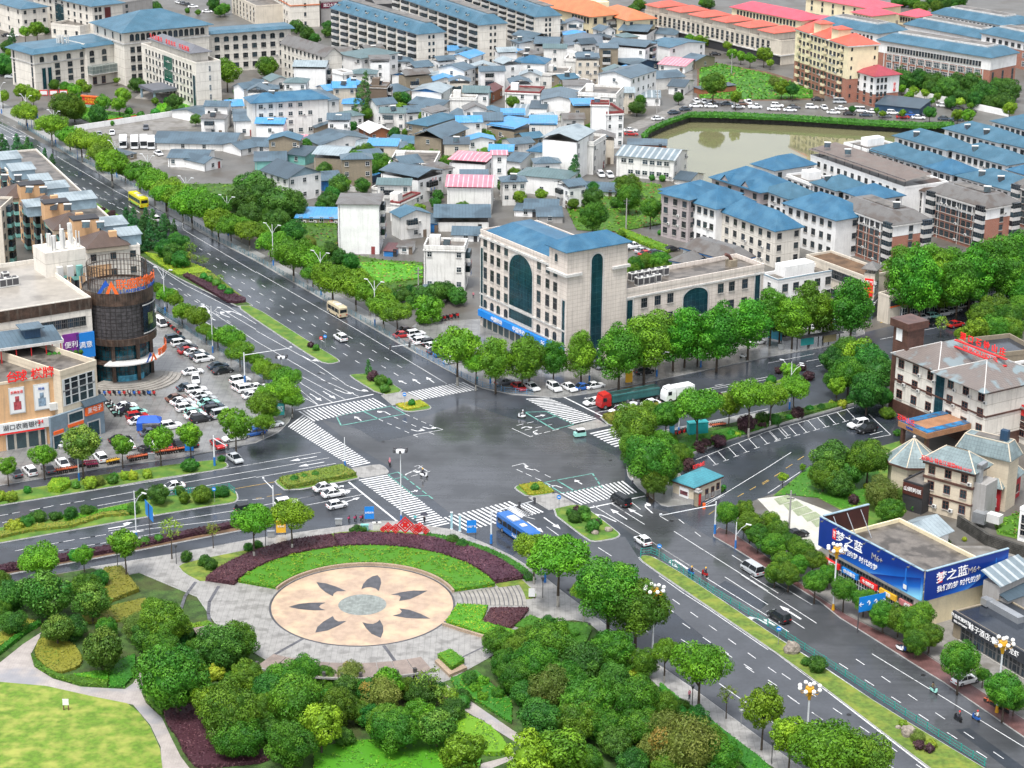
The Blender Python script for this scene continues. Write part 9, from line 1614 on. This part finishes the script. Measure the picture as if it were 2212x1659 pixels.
for tl,x,y,l,tx in[('12',980,1190,'blue and green information board at the plaza kerb behind the maroon bikes','文明城市'),('12',1862,1310,'blue and yellow information board beside the glass pillars','公益广告'),('12',218,1310,'yellow bulletin board with bin beside the west road tree','讲文明'),('02',1638,600,'teal information board before the mall lot','湖口县')]:board(tl,x,y,1.7,2.4,.5,5,l,m_signb if 'yellow b' not in l else m_signg,tx,None,.4,'information_board')
for tl,x,y in[('12',1690,1262),('12',1762,1282)]:tile(tl);p=G(x,y);t=thing('glass_pillar','%s pale blue glass pillar at the plaza crossing'%('left' if x<1700 else 'right'),'pillar',(p.x,p.y,.15));k=MB();k.box(-.2,-.12,.2,.2,.12,3.2);k.build('panel',mat('pillar_pale_blue',(.35,.58,.65),.2),t);k=MB();k.box(-.24,-.16,0,.24,.16,.2);k.box(-.24,-.16,3.2,.24,.16,3.35);k.build('frame',m_pw,t)
for tl,x,y,c,l in[('11',565,1365,'r','round red no entry sign on the avenue median tip'),('11',600,1350,'b','round blue arrow sign on the avenue median tip'),('12',1285,200,'b','small blue sign on the north island'),('22',405,1100,'b','small blue sign on the south-east island'),('22',1270,1530,'b','blue U-turn sign at the green fence'),('33',88,595,'b','blue lane sign on the south-east median'),('02',1855,1030,'b','blue walking sign at the lower west median tip'),('23',1978,1305,'g','grey-backed sign on the park side kerb'),('02',1330,580,'r','round no parking sign before the mall lot')]:
 tile(tl);p=G(x,y);t=thing('traffic_sign',l,'traffic sign',(p.x,p.y,.15),radians(-15));k=MB();k.cyl(0,0,0,3.0,.05,n=6);k.build('post',m_duct,t);k=MB();k.cyl(0,0,0,.05,.42,n=14);o=k.build('disc',{'r':m_red,'b':m_signb,'g':m_duct}[c],t,(0,-.06,2.7));o.rotation_euler=(pi/2,0,0);k=MB();k.box(-.25,-.13,2.63,.25,-.11,2.77);k.build('symbol',m_signw,t)
tile('12');p=G(1290,1330);t=thing('diamond_sculpture','bright red sculpture of cut-out diamond squares behind the purple hedge','sculpture',(p.x,p.y,.6),radians(2))
for x,z,s in[(-3.0,1.5,.95),(-3.9,1.1,.6),(-1.7,1.2,.95),(0,1.9,1.6),(1.9,1.0,1.1),(2.6,1.4,1.0),(3.6,.8,.75)]:
 k=MB();i=0
 for r0,r1 in((1.0,.8),(.66,.45)):
  for j in range(4):a,b_=j*pi/2,(j+1)*pi/2;q=[(r0*cos(a),r0*sin(a)),(r0*cos(b_),r0*sin(b_)),(r1*cos(b_),r1*sin(b_)),(r1*cos(a),r1*sin(a))];k.add([(x+u*s,-.08,z+v*s)for u,v in q]+[(x+u*s,.08,z+v*s)for u,v in q],[(0,1,2,3),(7,6,5,4),(0,4,5,1),(3,2,6,7)])
 for j in range(4):a=j*pi/2+pi/4;k.tube((x+.36*s*cos(a),0,z+.36*s*sin(a)),(x+.7*s*cos(a),0,z+.7*s*sin(a)),.06,n=4)
 k.box(x-.28*s,-.06,z-.28*s,x+.28*s,.06,z+.28*s);k.build('diamond',m_red,t)
def fence(name,label,pts,h=1.1,m=None,sp=2.4,z0=.15,dens=3):
 k=MB();P=[Vector(p[:2])for p in pts];c=P[0].copy();po=MB()
 for a,b_ in zip(P[:-1],P[1:]):
  d=b_-a;L_=d.length;d.normalize();a=a-c;b2=b_-c
  for z in(h*.12,h*.55,h):k.tube((*a,z),(*b2,z),.035,n=4)
  for i in range(int(L_*dens)):q=a+d*i/dens;k.tube((*q,h*.12),(*q,h),.018,n=3)
  for i in range(int(L_/sp)+1):q=a+d*min(i*sp,L_);po.box(q.x-.06,q.y-.06,0,q.x+.06,q.y+.06,h+.12)
 t=thing(name,label,'fence',(c.x,c.y,z0));k.build('rails',m or m_fence,t);po.build('posts',m or m_fence,t)
tile('00');fence('fence','long blue-grey railing along the village side of the avenue',gt([(160,1078),(500,1280),(600,1340),(1240,1659)])+gd([(475,523),(553,562),(780,693),(900,762)]))
tile('11');fence('fence','blue panelled railing round the forecourt car row',gt([(1390,1395),(1850,1640),(1960,1690),(2150,1735),(2400,1760)]),m=mat('fence_panel_blue',(.10,.25,.42),.5));tile('01');fence('fence','blue-grey railing along the mall car park',gt([(1350,1020),(1700,1260),(2212,1575)])+gd([(590,836),(622,864)]));tile('22');fence('fence','green railing along the south-east median',gt([(1110,1510),(1115,1480),(1200,1470),(1250,1490),(1480,1650)])+gd([(1540,1283),(1659,1355),(1784,1436),(1909,1519),(2130,1659)]),m=m_fg)
tile('02');fence('fence','green railing behind the shrubs of the lower west median',gt([(1300,1000),(1650,950),(1980,915),(2035,960)]),m=m_fg)
def boxy(tl,x,y,w,d,h,rz,name,label,cat,m,cap=None,z0=.15):
 tile(tl);p=G(x,y);t=thing(name,label,cat,(p.x,p.y,z0),radians(rz));k=MB();k.box(-w/2,-d/2,.1,w/2,d/2,h);k.build('body',m,t);k=MB();k.box(-w/2-.08,-d/2-.08,h,w/2+.08,d/2+.08,h+.14);k.box(-w/2+.05,-d/2+.05,0,w/2-.05,d/2-.05,.1);k.build('cover',cap or m,t);k=MB()
 for i in range(3):u=-w/2+w*(i+.5)/3;k.box(u-w*.14,-d/2-.03,h*.15,u+w*.14,-d/2,h*.88)
 k.build('door',cap or m,t);return t
boxy('22',1600,450,4.0,1.6,2.4,16,'electrical_cabinet','large teal metal cabinet on the pavement of the east road','cabinet',mat('cabinet_teal',(.02,.36,.38),.4),z0=.6)
for tl,x,y,l in[('12',130,1330,'beside the yellow bulletin board'),('12',715,1225,'at the plaza kerb left of the maroon bikes'),('02',1310,655,'between the rows of orange bikes'),('31',110,1370,'by the bus shelter'),('31',735,1240,'right of the bus shelter')]:boxy(tl,x,y,1.2,.5,1.1,5,'litter_bin','grey double litter bin '+l,'litter bin',m_duct)
for x,l in((1030,'left'),(1060,'right')):boxy('12',x,1275,.8,.5,1.5,0,'utility_box','%s white utility box beside the red diamonds'%l,'cabinet',m_ac)
boxy('12',940,1275,1.3,.6,1.1,0,'utility_box','green utility box behind the fan shrub at the plaza','cabinet',WM['teal'])
tile('02');p=G(1292,395);t=thing('market_tent','bright blue canvas tent among the parked cars','tent',(p.x,p.y,.17),radians(5));k=MB();k.add([(-2.4,-1.8,1.9),(2.4,-1.8,1.9),(2.4,1.8,1.9),(-2.4,1.8,1.9),(-1.4,0,2.9),(1.4,0,2.9)],[(0,1,5,4),(1,2,5),(2,3,4,5),(3,0,4)]);k.box(-2.4,-1.8,.3,-2.35,1.8,1.9);k.box(-2.4,-1.8,.3,-1.2,-1.75,1.9);k.box(2.35,-1.8,.3,2.4,1.8,1.9);k.build('canopy',mat('canvas_blue',(.01,.09,.50),.6),t);k=MB()
for s in(-1,1):
 for r in(-1,1):k.cyl(2.35*s,1.75*r,0,2,.05,n=5)
k.build('post',m_pw,t)
tile('31');p=G(440,1340);t=thing('bus_shelter','dark bus shelter with green and tan poster panels on the east road','bus shelter',(p.x,p.y,.2),radians(24));k=MB();k.box(-6,-.9,2.7,6,1.1,2.85);k.build('roof',m_steel,t)
for i in range(5):k=MB();k.box(-.08,.3,0,.08,.5,2.7);k.build('post',m_steel,t,(-5.6+i*2.8,0,0))
for i,m_ in enumerate((m_teal2,mat('poster_tan',(.45,.38,.2),.4))):k=MB();k.box(-1.7,.25,.6,1.7,.35,2.4);k.build('poster',m_,t,(-3+i*6,0,0))
board('31',60,1290,3.6,2.4,.4,-38,'slanted billboard with a pale blue landscape beside the bus shelter',m_lbl,None,name='billboard');board('12',185,310,3,2.6,.9,20,'teal clinic billboard among the trees of the mall corner',m_teal2,'口腔',None,1.3,name='billboard')
board('21',1008,1659,1.6,2.6,.3,15,'yellow and blue advertising box on the kerb under the plane trees',m_signg,None,name='advertising_box');board('22',1378,470,1.2,2.6,.3,30,'tall white and blue notice beside the teal cabinet',m_lbl,None,name='information_board');board('22',1195,940,1.2,2.2,.3,0,'yellow advertising box in front of the gate house tree',m_signg,None,name='advertising_box')
board('03',573,1165,.9,1.0,.9,0,'small brown-framed notice on the round lawn',m_signwh,None,name='notice',lc=m_frb);board('23',172,200,1.1,1.5,.4,0,'brown-framed notice at the end of the plaza hedge',m_signwh,None,name='notice',lc=m_frb)
for i,(tl,x,y,r)in enumerate([('22',715,1300,.75),('22',835,1275,.8),('33',205,665,1.3),('33',1210,1380,1.3),('33',1130,1320,.5)]):
 tile(tl);p=G(x,y);k=MB();k.ball(0,0,0,r,r*.8,r*.75 if i!=2 else r*1.2,9,6);k.v=[(a*(q:=1+.3*noise.noise(Vector((a*1.3+i,b_*1.3,c)))),b_*q,c*q)for a,b_,c in k.v];tag(k.build('rock',mat('rock',(.36,.31,.26),.9,var=.25,vs=2),None,(p.x,p.y,r*.5)),'%s ornamental rock of the south-east medians, from the top'%ordn(i),'rock','ornamental rocks')
tile('22');t=thing('barrier','white boom barrier across the car park drive beside the gate house','barrier',G(1640,1040),0);a=G(1660,1035,1)-G(1640,1040);b_=G(1840,945,1)-G(1640,1040);k=MB();k.tube(a,b_,.06,n=5);k.tube(a+Vector((0,0,-.4)),b_+Vector((0,0,-.4)),.04,n=4);k.build('boom',m_pw,t);k=MB();k.box(a.x-.25,a.y-.2,0,a.x+.25,a.y+.2,1.1);k.build('housing',m_signo,t)
tile('03');p=G(1800,590);t=thing('timber_kiosk','small kiosk with a pale timber roof behind the dark post at the plaza edge','kiosk',(p.x,p.y,.1),radians(25));k=MB();k.box(-1.9,-1.5,2.2,1.9,1.7,2.35);k.build('roof',m_wood,t);k=MB();k.box(-1.6,-1.2,0,1.6,1.4,2.2);k.build('body',m_dpost,t)
# road paint collected above becomes one marking sheet
struct(MARK.build('road_markings',[m_white,m_yel,m_green],uv=False))
